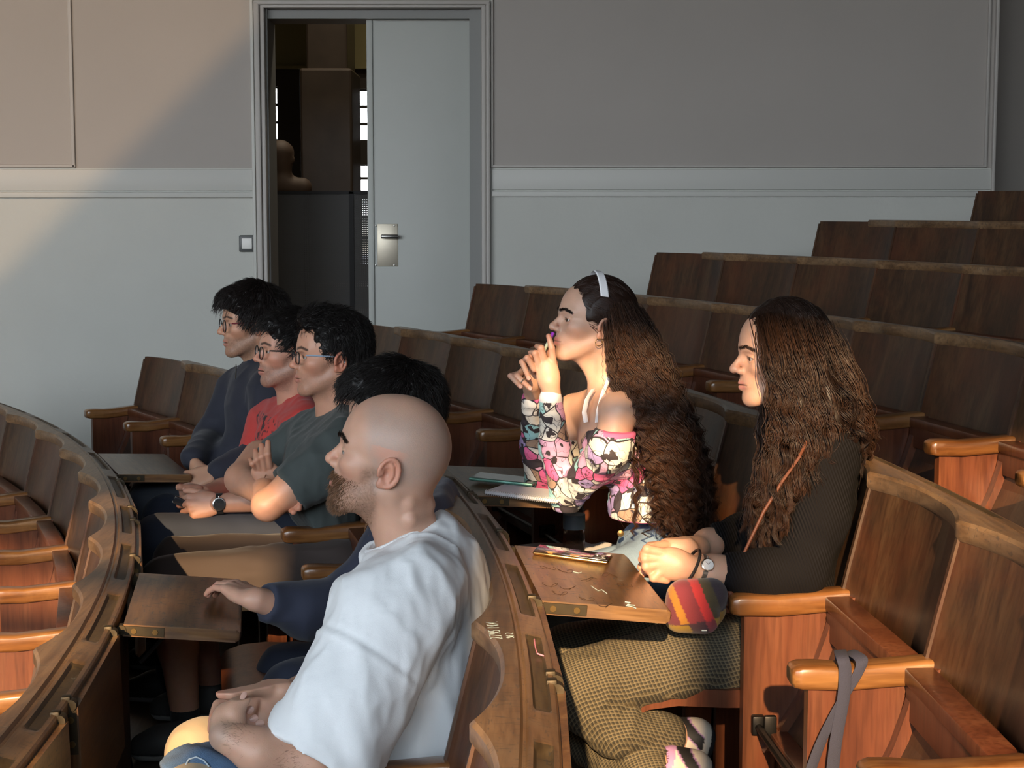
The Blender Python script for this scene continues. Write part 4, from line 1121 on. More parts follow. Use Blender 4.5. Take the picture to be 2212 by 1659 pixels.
def shoe(root, heel, toe, col_upper, col_sole, w=0.047, hgt=0.075, name='shoe', laces=None):
    heel = np.asarray(heel, float); toe = np.asarray(toe, float); d = toe - heel; d[2] = 0; L = np.linalg.norm(d); d /= L; sd = np.array([-d[1], d[0], 0])
    z0 = heel[2]
    S = SDF(np.minimum(heel, toe) - 0.08, np.maximum(heel, toe) + np.array([0.08, 0.08, 0.15]), 0.005)
    S.cap(heel + d * 0.04 + [0, 0, 0.05], heel + d * 0.04 + [0, 0, hgt + 0.02], 0.042, 0.040, k=0.02)
    S.cap(heel + d * 0.04 + [0, 0, 0.045], heel + d * L * 0.62 + [0, 0, 0.042], 0.042, 0.044, k=0.03)
    S.cap(heel + d * L * 0.62 + [0, 0, 0.040], toe - d * 0.045 + [0, 0, 0.034], 0.045, 0.040, k=0.03)
    S.cap(heel + d * 0.06 + [0, 0, hgt], heel + d * L * 0.55 + [0, 0, 0.055], 0.034, 0.036, k=0.03)
    S.cut(heel + np.array([0, 0, 0.001]), (0, 0, -1)); S.cut(heel + np.array([0, 0, hgt + 0.035]), (0, 0, 1))
    def cols(V):
        c = flatcol(V, col_upper); m = V[:, 2] < z0 + 0.026; c[m] = col_sole; c[(V[:, 2] > z0 + 0.021) & (V[:, 2] < z0 + 0.027)] = np.asarray(col_upper) * 0.5; return c
    return sdf_obj(root, name, S, M['shoe'], None, 1, cols)

M['lens'] = simple('spectacle_lens', (0.95, 0.97, 1.0), 0.05, trans=1.0)
_b = M['lens'].node_tree.nodes['Principled BSDF']; _b.inputs['IOR'].default_value = 1.05; _b.inputs['Alpha'].default_value = 0.22
def glasses(root, H, col, temple_col=None, w=0.024, hh=0.018, z=0.010, x=0.104, lab=None, rnd=3.0):
    fm = simple('spectacle_frame', col, 0.3); tm = simple('spectacle_temple', temple_col or col, 0.3)
    m = MB()
    g = None
    for q in (1, -1):
        ring = [H.w((x - 0.10 * max(0, abs(yy)) ** 1.5 * 1.2, yy, zz)) for yy, zz in [(q * 0.0335 + w * math.copysign(abs(math.cos(t)) ** (2 / rnd), math.cos(t)), z - 0.002 + hh * math.copysign(abs(math.sin(t)) ** (2 / rnd), math.sin(t))) for t in np.linspace(0, 2 * math.pi, 25)]]
        m.tube(ring, 0.0019, 6, cap=False)
    m.tube([H.w((x, 0.010, z + 0.004)), H.w((x + 0.003, 0, z + 0.007)), H.w((x, -0.010, z + 0.004))], 0.0019, 6)
    g = under(root, m.obj('glasses', [fm], smooth=True))
    if lab: g['label'] = lab
    for q in (1, -1):
        t = MB(); t.tube([H.w((x - 0.022, q * 0.058, z + 0.008)), H.w((x - 0.032, q * 0.068, z + 0.009)), H.w((0.03, q * 0.078, z + 0.008)), H.w((-0.008, q * 0.080, z + 0.008)), H.w((-0.022, q * 0.079, z - 0.010))], [0.0026, 0.0026, 0.0022, 0.002, 0.002], 6)
        o = t.obj('temple', [tm], smooth=True); under(root, o)
        o.parent = g; o.matrix_parent_inverse = g.matrix_world.inverted() if False else Matrix.Translation(-Vector(root.location)) @ Matrix.Identity(4)
        o.matrix_parent_inverse = (Matrix.Translation(Vector(root.location)) @ g.matrix_parent_inverse).inverted()
        l = MB(); ang = np.linspace(0, 2 * math.pi, 20, endpoint=False)
        rg = [[H.w((x - 0.10 * max(0, abs(yy)) ** 1.5 * 1.2 + dx, yy, zz)) for yy, zz in [(q * 0.0335 + (w - 0.001) * math.copysign(abs(math.cos(t_)) ** (2 / rnd), math.cos(t_)), z - 0.002 + (hh - 0.001) * math.copysign(abs(math.sin(t_)) ** (2 / rnd), math.sin(t_))) for t_ in ang]] for dx in (-0.0005, 0.0005)]
        l.loft(rg); o = l.obj('lens', [M['lens']]); o.parent = g; o.matrix_parent_inverse = (Matrix.Translation(Vector(root.location)) @ g.matrix_parent_inverse).inverted()
    return g

def men_hair(root, H, vols, cuts, n, length, flow, lift, base, rad=0.0011, noise=0.004, mask=None, wave=0.1, label=None, subs=(), fringe=0.085):
    """hair volume in the head frame with strands on it"""
    S = SDF((-0.135, -0.115, -0.10), (0.135, 0.115, 0.185), 0.0034)
    for c, r in vols: S.ell(c, r, k=0.02)
    for c, r in subs: S.ell(c, r, k=0.012, sub=True)
    for p, nn in cuts: S.cut(p, nn, k=0.01)
    S.disp(lambda x, y, z: -noise * (vnoise(x * 55, y * 55, z * 55) + 0.6 * vnoise(x * 120, y * 120, z * 120)))
    V, Fq = S.extract()
    c0 = flatcol(V, np.asarray(base) * 0.55)
    mk = mask or (lambda a: np.where((a[:, 0] > 0.055) & (a[:, 2] < fringe), 0.02, 1.0))
    sd = sample_surface(V, Fq, n, rng, mk)
    W = H.w(V).astype(np.float32)
    sv, sf, sc_ = short_hair(H, sd, 6, length, flow, lift, rad, base, rng, wave)
    V2, F2, C2 = join_parts([(W, Fq, c0), (sv, sf, sc_)])
    return data_obj(root, 'hair', V2, F2, C2, M['hair'], label)

BLACK = (0.010, 0.008, 0.0075)
crown = np.array([-0.045, 0, 0.145])
def flow_crown(fwd=0.5, down=0.6):
    def f(p):
        d = p - crown; d /= np.linalg.norm(d, axis=1, keepdims=True) + 1e-6
        return d + np.array([fwd, 0, 0]) * smooth01(p[:, 0], -0.06, 0.03)[:, None] + np.array([0, 0, -down])
    return f

def flow_side(p):
    return np.array([-0.55, 0.25, 0.10]) * smooth01(p[:, 0], 0.0, 0.05)[:, None] + np.array([0, 0, -0.8]) * smooth01(-p[:, 0], 0.0, 0.05)[:, None] + np.array([0.0, 0.05, -0.25])

# ============ bald man in the white t-shirt
Y = 2.95
R = person('bearded bald man in a white t-shirt with clasped hands', P(880, 1790, Y)); SK = (0.56, 0.33, 0.235)
Hb = Head(830, 1022, Y, yaw=-0.13, pitch=0.24, scale=1.0)
nb = P(884, 1210, Y + 0.01)
def rolls(S, nb):
    for c, r in (((-0.070, 0, -0.052), 0.020), ((-0.080, 0, -0.080), 0.019)):
        for q in (1, -1): S.cap((c[0], 0, c[2]), (c[0] + 0.022, q * 0.036, c[2] + 0.004), r, r * 0.9, k=0.006)
parts = [body_head(Hb, SK, nb, 0.057, dict(jaw=1.02, nose=1.12, chin=0.002), dict(brow=(0.022, 0.014, 0.010), beard=(0.20, 0.115, 0.075), beard_amt=0.75, scalp=(0.33, 0.27, 0.235), scalp_amt=0.62, red=0.55), rolls, h=0.0021)]
# arms and hands
parts.append(arm_part([P(745, 1665, 2.70), P(672, 1650, 2.665), P(560, 1624, 2.64), P(487, 1590, 2.645)], [0.042, 0.042, 0.036, 0.027], SK))
parts.append(arm_part([P(770, 1450, 3.05), P(700, 1480, 2.94), P(632, 1502, 2.86)], [0.044, 0.038, 0.029], SK))
def bald_hands(S):
    tips = []
    # right hand: open palm turned to the viewer
    w_ = P(632, 1502, 2.86)
    S.ell(P(588, 1524, 2.835), (0.047, 0.020, 0.043), k=0.02); S.ell(P(598, 1492, 2.825), (0.036, 0.022, 0.020), k=0.016); S.ell(P(575, 1560, 2.83), (0.034, 0.019, 0.018), k=0.016)
    S.cap(w_, P(600, 1515, 2.84), 0.029, 0.028, k=0.02)
    tips.append(finger(S, [P(572, 1484, 2.81), P(530, 1486, 2.785), P(500, 1494, 2.77), P(478, 1498, 2.765)], [0.0165, 0.0140, 0.0125, 0.0095], k=0.010))
    for i in range(4):
        tips.append(finger(S, [P(552 - 4 * i, 1505 + 13 * i, 2.815), P(506 - 5 * i, 1506 + 9 * i, 2.80), P(472 - 3 * i, 1524 + 10 * i, 2.775), P(462 - 1 * i, 1550 + 9 * i, 2.735)], [0.0115, 0.0105, 0.0098, 0.0085], k=0.004))
    return tips
parts.append(hand_part(bald_hands, P(440, 1620, 2.72), P(680, 1440, 2.92), SK))
def bald_lhand(S):
    tips = []
    wr = P(487, 1590, 2.645)
    S.ell(P(491, 1560, 2.675), (0.025, 0.024, 0.034), k=0.02); S.cap(wr, P(490, 1575, 2.66), 0.027, 0.026, k=0.02); S.ell(P(506, 1550, 2.665), (0.016, 0.016, 0.028), k=0.012)
    tips.append(finger(S, [P(505, 1540, 2.665), P(517, 1520, 2.675), P(524, 1508, 2.68), P(529, 1497, 2.69)], [0.0150, 0.0125, 0.0112, 0.0088], k=0.008))
    for i, (u, v) in enumerate(((538, 1537), (546, 1555), (559, 1566), (571, 1577))):
        tips.append(finger(S, [P(503 + 4 * i, 1562 + 6 * i, 2.69), P(522 + 6 * i, 1558 + 6 * i, 2.70), P(u, v, 2.705)], [0.0105, 0.0102, 0.0088 - 0.0008 * (i == 3)], k=0.003))
        NAILS.append((P(u + 2, v - 3, 2.6985), unit(P(u, v, 2.705) - P(522 + 6 * i, 1558 + 6 * i, 2.70)), np.array([0.1, -0.95, 0.28]), 0.0062))
    NAILS.append((P(526, 1503, 2.674), unit(P(529, 1497, 2.69) - P(517, 1520, 2.675)), np.array([-0.2, -0.95, 0.2]), 0.0065))
    return tips
parts.append(hand_part(bald_lhand, P(430, 1640, 2.60), P(610, 1470, 2.78), (0.54, 0.325, 0.23)))
finish_body(R, parts, links=[(0, 1, [nb, P(868, 1300, 2.84), P(760, 1620, 2.72), P(745, 1665, 2.70)]), (0, 2, [nb + 0.01, P(900, 1290, 3.12), P(780, 1460, 3.07)]), (1, 4, [P(487, 1590, 2.645), P(487, 1588, 2.65), P(490, 1585, 2.655)]), (2, 3, [P(632, 1502, 2.86), P(630, 1503, 2.86), P(628, 1504, 2.858)])])
M['nail'] = simple('fingernail', (0.62, 0.38, 0.31), 0.3, coat=0.3)
add_nails(R, M['nail'])
add_eyes(R, Hb, gaze=(1, 0.1, 0.12))
# stubble beard, moustache and arm hair as strands
def beard_strands(H, n, rngx):
    S = SDF(HB[0], HB[1], 0.004); head_sdf(S); S.cap((-0.022, 0, -0.035), (-0.03, 0, -0.15), 0.05, 0.05, k=0.02); V, Fq = S.extract()
    def mask(a):
        x, y, z = a.T; ay = np.abs(y)
        m = ((z < -0.030) & (x > 0.004) & (z > -0.125) & (x + 0.9 * (z + 0.03) * 0 > 0.0)).astype(float) * smooth01(x, 0.0, 0.03)
        m *= 0.35 + 1.2 * smooth01(x, 0.04, 0.085)
        m[(np.abs(z + 0.051) < 0.0075) & (ay < 0.024) & (x > 0.083)] = 0
        m[(z > -0.034) & (x > 0.085) & (ay < 0.006)] = 0
        return m + 1e-9
    p = sample_surface(V, Fq, n, rngx, mask); c = np.array([0.03, 0, -0.03]); nn = p - c; nn /= np.linalg.norm(nn, axis=1, keepdims=True)
    d = nn * 0.75 + np.array([0.25, 0, -0.75]) + rngx.standard_normal((n, 3)) * 0.28; d /= np.linalg.norm(d, axis=1, keepdims=True)
    L = (0.0028 + 0.0060 * smooth01(p[:, 0], 0.050, 0.092)) * (0.6 + 0.8 * rngx.random(n))
    t = np.linspace(0, 1, 3)[None, :, None]; path = p[:, None, :] - nn[:, None, :] * 0.001 + d[:, None, :] * t * L[:, None, None] + np.array([0, 0, -1.0]) * (t ** 2) * (L * 0.35)[:, None, None]
    W = (path.reshape(-1, 3) * H.s @ H.A + H.C).reshape(path.shape)
    col = np.array([0.17, 0.085, 0.040]) * (0.35 + 1.2 * rngx.random((n, 1)))
    return strand_mesh('beard', W, np.full(n, 0.00036), col, 0.4)
bv, bf, bc = beard_strands(Hb, 3800, rng); data_obj(R, 'beard', bv, bf, bc, M['hair'])
def brow_strands(H, n, col, rngx, thick=0.0045):
    S = SDF((0.03, -0.07, 0.015), (0.125, 0.07, 0.06), 0.003); head_sdf(S); V, Fq = S.extract()
    def mask(p):
        m = np.zeros(len(p))
        for q in (1, -1):
            pf = p * np.array([0.0, 1, 1]); d = np.minimum(seg_dist(pf, (0, q * 0.010, 0.0335), (0, q * 0.032, 0.0400)), seg_dist(pf, (0, q * 0.032, 0.0400), (0, q * 0.052, 0.0340)))
            m = np.maximum(m, smooth01(-d, -thick, -thick * 0.4) * (p[:, 0] > 0.05))
        return m + 1e-9
    a = sample_surface(V, Fq, n, rngx, mask); q = np.sign(a[:, 1]); t = np.clip((np.abs(a[:, 1]) - 0.01) / 0.042, 0, 1)
    d = np.stack([0.15 - t * 0.75, q * 0.75, 0.55 - 0.9 * t], 1) + rngx.standard_normal((n, 3)) * 0.15; d /= np.linalg.norm(d, axis=1, keepdims=True)
    s_ = np.linspace(0, 1, 3)[None, :, None]; path = a[:, None, :] + d[:, None, :] * s_ * 0.008 + np.array([0.0012, 0, 0])
    W = (path.reshape(-1, 3) * H.s @ H.A + H.C).reshape(path.shape)
    return strand_mesh('brow', W, np.full(n, 0.00045), np.asarray(col)[None] * (0.6 + 0.8 * rngx.random((n, 1))), 0.4)
bv, bf, bc = brow_strands(Hb, 420, (0.022, 0.014, 0.010), rng); data_obj(R, 'eyebrows', bv, bf, bc, M['hair'])
# forearm hair
n = 1500; t_ = rng.random(n); A0, A1, A2 = P(690, 1655, 2.665), P(560, 1624, 2.64), P(487, 1590, 2.645)
cen = np.where((t_ < .6)[:, None], A0 + (A1 - A0) * (t_ / .6)[:, None], A1 + (A2 - A1) * ((t_ - .6) / .4)[:, None]); rr_ = np.interp(t_, [0, .6, 1], [0.042, 0.036, 0.027])
ph = rng.uniform(-0.9, 2.9, n); nrm = np.stack([0.15 * np.cos(ph), -np.cos(ph), np.sin(ph)], 1); nrm /= np.linalg.norm(nrm, axis=1, keepdims=True)
root_p = cen + nrm * rr_[:, None]; dr = unit(A2 - A0) * 0.8 + nrm * 0.25 + rng.standard_normal((n, 3)) * 0.35 + np.array([0, 0, -0.3])
path = root_p[:, None, :] + dr[:, None, :] * np.linspace(0, 1, 3)[None, :, None] * 0.008
hv, hf, hc = strand_mesh('ah', path, np.full(n, 0.00016), np.array([0.10, 0.06, 0.035]) * (0.5 + rng.random((n, 1))), 0.3); data_obj(R, 'arm_hair', hv, hf, hc, M['hair'])
# white t-shirt
S = ASDF(0.0056)
S.ell(P(918, 1345, 2.985), (0.122, 0.190, 0.185)); S.ell(P(918, 1550, 2.98), (0.130, 0.195, 0.22), k=0.08); S.ell(P(890, 1730, 2.98), (0.155, 0.195, 0.13), k=0.06)
S.chain([P(915, 1205, 2.96), P(880, 1275, 2.82), P(838, 1345, 2.775)], [0.072, 0.086, 0.082], k=0.05); S.chain([P(915, 1205, 2.98), P(915, 1280, 3.16)], [0.072, 0.08], k=0.05); S.cap(P(930, 1250, 2.97), P(866, 1172, 2.96), 0.085, 0.064, k=0.04); S.cap(P(950, 1205, 2.97), P(915, 1145, 2.965), 0.062, 0.034, k=0.03)
S.chain([P(838, 1345, 2.775), P(770, 1490, 2.72), P(700, 1610, 2.69), P(665, 1670, 2.67)], [0.084, 0.080, 0.076, 0.078], k=0.07)
S.chain([P(880, 1310, 3.17), P(780, 1500, 3.12), P(730, 1560, 3.06)], [0.075, 0.066, 0.06], k=0.04)
S.cut(P(684, 1623, 2.69), P(652, 1660, 2.68) - P(745, 1520, 2.71))
S.cap(P(735, 1545, 2.705), P(640, 1700, 2.66), 0.056, 0.062, sub=True)
S.cut(P(861, 1160, 2.95), np.array([-0.46, 0, 0.89]), k=0.006); S.cap(P(880, 1215, 2.96), P(845, 1090, 2.96), 0.0565, 0.0575, sub=True)
S.disp(folds(0.009, 7, (1, 1, 0.6), 2.0)); S.disp(folds(0.006, 17, (0.9, 0.9, 0.45), 5.0)); S.disp(folds(0.0025, 40, (1, 1, 0.5), 1.0))
def sleeve_seam(x, y, z):
    p0 = P(785, 1400, 2.70); nrm = unit(P(700, 1560, 2.69) - P(838, 1345, 2.775)); d = (x - p0[0]) * nrm[0] + (y - p0[1]) * nrm[1] + (z - p0[2]) * nrm[2]
    near = (y < 2.83) & (x < P(905, 1400, 2.75)[0]); return np.where(near, 0.0035 * np.exp(-(d / 0.0045) ** 2) - 0.003 * np.exp(-((d - 0.010) / 0.006) ** 2), 0)
S.disp(sleeve_seam)
def bigf(x, y, z):   # long drape folds running from the armpit to the waist
    q = (x - P(955, 1400, 2.8)[0]) * 7 + (z - 0.9) * 2.2; return -0.008 * np.exp(-((np.sin(q * 3.2)) / 0.35) ** 2) * smooth01(-z, -0.98, -0.85) * (y < 2.98)
S.disp(bigf)
sdf_obj(R, 't_shirt', S, M['cloth'], (0.78, 0.81, 0.83), 1)
# collar band
m = MB(); cc = P(861, 1160, 2.958); ax = rot_axes((-0.9, 0, -0.40)); ring = []
for t_ in np.linspace(0, 2 * math.pi, 29): ring.append(cc + np.array([0.89, 0, 0.46]) * 0.0605 * math.cos(t_) + np.array([0, 1, 0]) * 0.0615 * math.sin(t_) + np.array([-0.46, 0, 0.89]) * 0.001)
m.tube(ring, 0.0075, 8, cap=False); o = m.obj('collar', [simple('white_rib', (0.78, 0.81, 0.83), 0.85, bump=0.4, bscale=700)], smooth=True); under(R, o)
# khaki trousers
S = ASDF(0.007); KH = (0.40, 0.31, 0.20)
S.cap(P(880, 1740, 3.06), P(880, 1790, 2.86), 0.10, 0.10); S.chain([P(880, 1740, 3.06), P(440, 1632, 2.96)], [0.10, 0.067], k=0.04); S.chain([P(880, 1790, 2.86), P(425, 1735, 2.66)], [0.10, 0.068], k=0.04)
S.cap(P(440, 1632, 2.96), P(470, 1950, 2.96), 0.066, 0.055, k=0.03); S.cap(P(425, 1735, 2.66), P(455, 1980, 2.70), 0.066, 0.055, k=0.03)
S.disp(folds(0.006, 16, (0.6, 1, 1.2), 1.0))
sdf_obj(R, 'trousers', S, M['cloth'], KH, 1)
for yy in (2.70, 2.98): shoe(R, np.array([P(480, 1700, yy)[0] + 0.10, yy, DZ + 0.002]), np.array([P(480, 1700, yy)[0] - 0.17, yy, DZ + 0.002]), (0.03, 0.03, 0.032), (0.35, 0.35, 0.33))

# denim jacket in his lap
DJ = empty('denim_jacket', tuple(P(480, 1700, 2.72)))
S = ASDF(0.0045)
S.ell(P(440, 1672, 2.72), (0.065, 0.085, 0.040)); S.ell(P(510, 1680, 2.70), (0.075, 0.075, 0.038), k=0.03); S.chain([P(395, 1648, 2.70), P(430, 1640, 2.68), P(480, 1662, 2.66)], [0.018, 0.02, 0.018], k=0.02); S.ell(P(385, 1665, 2.70), (0.03, 0.06, 0.03), k=0.02)
S.disp(folds(0.012, 14, (1, 1, 1), 4.0), 0.03)
M['denim'] = simple('denim', (0.07, 0.135, 0.24), 0.9, bump=0.6, bscale=700, var=0.35, vscale=40, sheen=0.1)
V, Fq = S.extract(); o = under(DJ, link_mesh('jacket_cloth', raw_mesh('jacket_cloth', relax(V, Fq), Fq, True), [M['denim']]))
def on_skin(Vx, u, v):
    y_ = Vx[:, 1]; uu = 1106 + F_PX * Vx[:, 0] / (y_ * _c - (Vx[:, 2] - CAM_Z) * _s); vv = 829.5 - F_PX * (y_ * _s + (Vx[:, 2] - CAM_Z) * _c) / (y_ * _c - (Vx[:, 2] - CAM_Z) * _s)
    i_ = np.nonzero((uu - u) ** 2 + (vv - v) ** 2 < 49)[0]; return P(u, v, float(y_[i_].min()) - 0.001) if len(i_) else P(u, v, 2.66)
m = MB(); m.tube([on_skin(V, *q_) for q_ in ((401, 1652), (408, 1640), (424, 1635), (440, 1642), (452, 1656))], 0.0014, 6); under(DJ, m.obj('stitched_seam', [simple('pale_thread', (0.42, 0.50, 0.56), 0.8)]))
tag(DJ, 'crumpled blue denim jacket on the lap of the bald man', 'jacket')

# ============ black-haired man with a hand on the tablet
Y = 3.95
R = person('black-haired man in a navy sweatshirt resting one hand on a tablet', P(930, 1560, Y)); SK = (0.52, 0.30, 0.215)
Hn = Head(855, 926, Y, yaw=0.13, pitch=-0.06, scale=1.02)
parts = [body_head(Hn, SK, P(890, 1090, Y + 0.02), 0.058, {}, dict(brow=(0.01, 0.008, 0.007), beard=(0.1, 0.06, 0.045), beard_amt=0.4))]
wr = P(556, 1296, 3.60)
def nh(S):
    tips, th = hand_sdf(S, wr, P(505, 1268, 3.66) - wr, (-0.45, 0.30, -0.85), True, [(14, 22, 14), (18, 30, 18), (16, 30, 18), (12, 28, 16)], 0.5, 1.0, thumb=((0.55, 0.5, 0.6), (0.9, 0.2, 0.4)))
    S.cap(wr, P(600, 1308, 3.63), 0.027, 0.03, k=0.02); return tips
parts.append(hand_part(nh, P(380, 1370, 3.45), P(640, 1210, 3.85), (0.56, 0.32, 0.23)))
finish_body(R, parts, links=[(0, 1, [P(890, 1090, 3.97), P(885, 1150, 3.82), P(740, 1312, 3.74), P(605, 1309, 3.64)])]); NAILS.clear()
add_eyes(R, Hn)
men_hair(R, Hn, [((-0.012, 0, 0.062), (0.105, 0.088, 0.098)), ((0.055, 0, 0.098), (0.060, 0.070, 0.050)), ((-0.055, 0, 0.050), (0.060, 0.075, 0.085))],
         [((0, 0, -0.045), (0.25, 0, -1))], 9000, 0.036, flow_crown(0.8, 0.35), 0.10, BLACK, 0.0007, 0.006, wave=0.35,
         subs=[((0.105, 0, -0.005), (0.060, 0.12, 0.072)), ((0.030, 0.10, -0.035), (0.035, 0.06, 0.055)), ((0.030, -0.10, -0.035), (0.035, 0.06, 0.055))])
NV = (0.022, 0.027, 0.050)
S = ASDF(0.0065)
S.ell(P(905, 1200, Y + 0.02), (0.125, 0.20, 0.19)); S.ell(P(910, 1370, Y + 0.02), (0.15, 0.19, 0.17), k=0.06)
S.chain([P(905, 1085, Y), P(900, 1120, 3.80)], [0.08, 0.09], k=0.05); S.chain([P(905, 1085, Y + 0.02), P(900, 1125, 4.12)], [0.08, 0.09], k=0.05)
S.chain([P(895, 1130, 3.79), P(760, 1310, 3.74), P(660, 1318, 3.68), P(578, 1302, 3.625)], [0.085, 0.068, 0.056, 0.045], k=0.04); S.chain([P(895, 1130, 4.12), P(800, 1290, 4.15)], [0.08, 0.065], k=0.04)
S.cut(P(573, 1302, 3.62), P(560, 1299, 3.61) - P(600, 1308, 3.64))
S.cut(P(880, 1058, Y), np.array([-0.25, 0, 0.97]), k=0.01)
S.disp(folds(0.006, 14, (1, 1, 1), 3.0)); sdf_obj(R, 'sweatshirt', S, M['cloth'], NV, 1)
m = MB(); w0 = unit(P(560, 1299, 3.61) - P(600, 1308, 3.64)); a_ = rot_axes(w0)
for off_ in (0.0, -0.075):
    pass
S = ASDF(0.008)
S.cap(P(930, 1440, 3.84), P(930, 1430, 4.12), 0.10, 0.10); S.chain([P(930, 1440, 3.84), P(640, 1500, 3.62)], [0.10, 0.075], k=0.04); S.chain([P(930, 1430, 4.12), P(620, 1460, 4.02)], [0.10, 0.075], k=0.04); S.cap(P(640, 1500, 3.62), P(690, 1780, 3.66), 0.07, 0.055, k=0.03); S.cap(P(620, 1460, 4.02), P(650, 1740, 4.0), 0.07, 0.055, k=0.03)
S.disp(folds(0.005, 16)); sdf_obj(R, 'jeans', S, M['cloth'], (0.020, 0.026, 0.048), 1)
for yy in (3.68, 4.02): shoe(R, np.array([P(690, 1700, yy)[0] + 0.05, yy, DZ + 0.002]), np.array([P(690, 1700, yy)[0] - 0.22, yy, DZ + 0.002]), (0.02, 0.02, 0.022), (0.3, 0.3, 0.29))

# ============ man in the green t-shirt, arms crossed
Y = 4.93
R = person('man with glasses and crossed arms in a dark green t-shirt', P(720, 1420, Y)); SK = (0.54, 0.285, 0.19)
Hg = Head(727, 784, Y, yaw=0.30, pitch=0.04, scale=1.03)
parts = [body_head(Hg, SK, P(728, 925, Y + 0.03), 0.060, dict(jaw=1.05, cheeks=1.04, nose=1.12), dict(brow=(0.03, 0.018, 0.012), beard=(0.16, 0.085, 0.06), beard_amt=0.35, red=0.7))]
parts.append(arm_part([P(700, 1010, 4.74), P(635, 1050, 4.70), P(578, 1092, 4.68)], [0.052, 0.051, 0.044], SK, fn=lambda S: S.chain([P(578, 1092, 4.68), P(570, 1050, 4.84), P(578, 1015, 4.87)], [0.044, 0.036, 0.029], k=0.015)))
parts.append(arm_part([P(560, 985, 5.14), P(520, 1035, 5.02), P(575, 1068, 4.86), P(625, 1085, 4.72)], [0.05, 0.046, 0.040, 0.030], np.array(SK) * 0.95))
def gh(S):
    tips = []
    S.ell(P(573, 1020, 4.86), (0.042, 0.016, 0.035), k=0.02)
    for (b0, tp, r) in (((553, 1010), (541, 993), 0.0085), ((562, 1010), (552, 974), 0.0098), ((572, 1010), (565, 962), 0.010), ((582, 1006), (579, 955), 0.0098)):
        mid = ((b0[0] + tp[0]) / 2 - 2, (b0[1] + tp[1]) / 2)
        tips.append(finger(S, [P(*b0, 4.85), P(*mid, 4.83), P(*tp, 4.85)], [r * 1.1, r, r * 0.82]))
    return tips
parts.append(hand_part(gh, P(515, 1050, 4.78), P(610, 935, 4.92), SK, 0.0024))
def gh2(S):
    tips = []
    S.ell(P(628, 1088, 4.71), (0.03, 0.014, 0.022), k=0.02)
    for (a, b_) in (((632, 1078), (650, 1086)), ((630, 1088), (646, 1098)), ((624, 1096), (634, 1106))): tips.append(finger(S, [P(*a, 4.70), P(*b_, 4.665)], [0.0105, 0.009]))
    return tips
parts.append(hand_part(gh2, P(590, 1130, 4.62), P(675, 1050, 4.76), SK, 0.0024))
parts.append(arm_part([P(345, 1265, 4.70), P(385, 1400, 4.66), P(402, 1560, 4.66)], [0.058, 0.055, 0.038], np.array(SK) * 0.9, h=0.005))
parts.append(arm_part([P(380, 1230, 5.06), P(430, 1380, 5.02), P(462, 1500, 5.0)], [0.058, 0.055, 0.038], np.array(SK) * 0.9, h=0.005))
_n = P(728, 925, 4.96); finish_body(R, parts, links=[(0, 1, [_n, P(725, 975, 4.77), P(702, 1008, 4.74)]), (0, 2, [_n, P(650, 955, 5.15), P(562, 984, 5.14)]), (1, 3, [P(578, 1018, 4.87), P(577, 1020, 4.868), P(576, 1022, 4.866)]), (2, 4, [P(622, 1085, 4.725), P(624, 1086, 4.72), P(626, 1087, 4.715)]), (0, 5, [_n, P(700, 1150, 4.9), P(500, 1250, 4.76), P(347, 1262, 4.70)]), (0, 6, [_n, P(705, 1150, 5.0), P(500, 1220, 5.08), P(382, 1229, 5.06)])]); NAILS.clear()
add_eyes(R, Hg)
glasses(R, Hg, (0.012, 0.012, 0.014), (0.30, 0.38, 0.48), 0.0235, 0.0165, 0.011, 0.106, 'black rectangular glasses with pale blue temples', 4.0)
men_hair(R, Hg, [((-0.014, 0, 0.062), (0.102, 0.088, 0.094)), ((0.040, -0.010, 0.112), (0.060, 0.066, 0.040)), ((-0.062, 0, 0.020), (0.052, 0.070, 0.085))],
         [((0, 0, -0.075), (0.1, 0, -1))], 8000, 0.028, flow_side, 0.07, BLACK, 0.0007, 0.006, wave=0.3,
         subs=[((0.108, 0, 0.020), (0.062, 0.10, 0.082)), ((0.022, 0.095, -0.038), (0.036, 0.05, 0.056)), ((0.022, -0.095, -0.038), (0.036, 0.05, 0.056))])
GR = (0.050, 0.062, 0.060)
S = ASDF(0.0065)
S.ell(P(695, 1020, Y + 0.04), (0.12, 0.205, 0.19)); S.ell(P(655, 1150, Y + 0.02), (0.165, 0.195, 0.145), k=0.07)
S.chain([P(725, 910, Y + 0.02), P(730, 965, 4.77)], [0.075, 0.085], k=0.05); S.chain([P(720, 910, Y + 0.04), P(660, 950, 5.15)], [0.075, 0.08], k=0.05)
S.chain([P(735, 968, 4.76), P(680, 1018, 4.73), P(622, 1060, 4.70)], [0.086, 0.080, 0.074], k=0.03); S.chain([P(650, 955, 5.16), P(585, 985, 5.13)], [0.075, 0.066], k=0.03)
S.cut(P(623, 1058, 4.70), P(600, 1078, 4.69) - P(680, 1018, 4.73)); S.cap(P(650, 1040, 4.715), P(600, 1078, 4.69), 0.060, 0.062, sub=True)
S.cut(P(682, 903, Y), np.array([-0.60, -0.18, 0.78]), k=0.008)
S.disp(folds(0.006, 13, (1, 1, 1), 7.0)); S.disp(folds(0.003, 30, (1, 1, .6), 2.0)); sdf_obj(R, 't_shirt', S, M['cloth'], GR, 1)
S = ASDF(0.008); BRN = (0.045, 0.032, 0.028)
S.cap(P(720, 1240, 4.80), P(720, 1225, 5.10), 0.10, 0.10); S.chain([P(720, 1240, 4.80), P(360, 1258, 4.70)], [0.105, 0.080], k=0.04); S.chain([P(720, 1225, 5.10), P(385, 1212, 5.06)], [0.105, 0.080], k=0.04); S.disp(folds(0.008, 14, (0.5, 1, 1.2), 3.0)); sdf_obj(R, 'shorts', S, M['cloth'], BRN, 1)
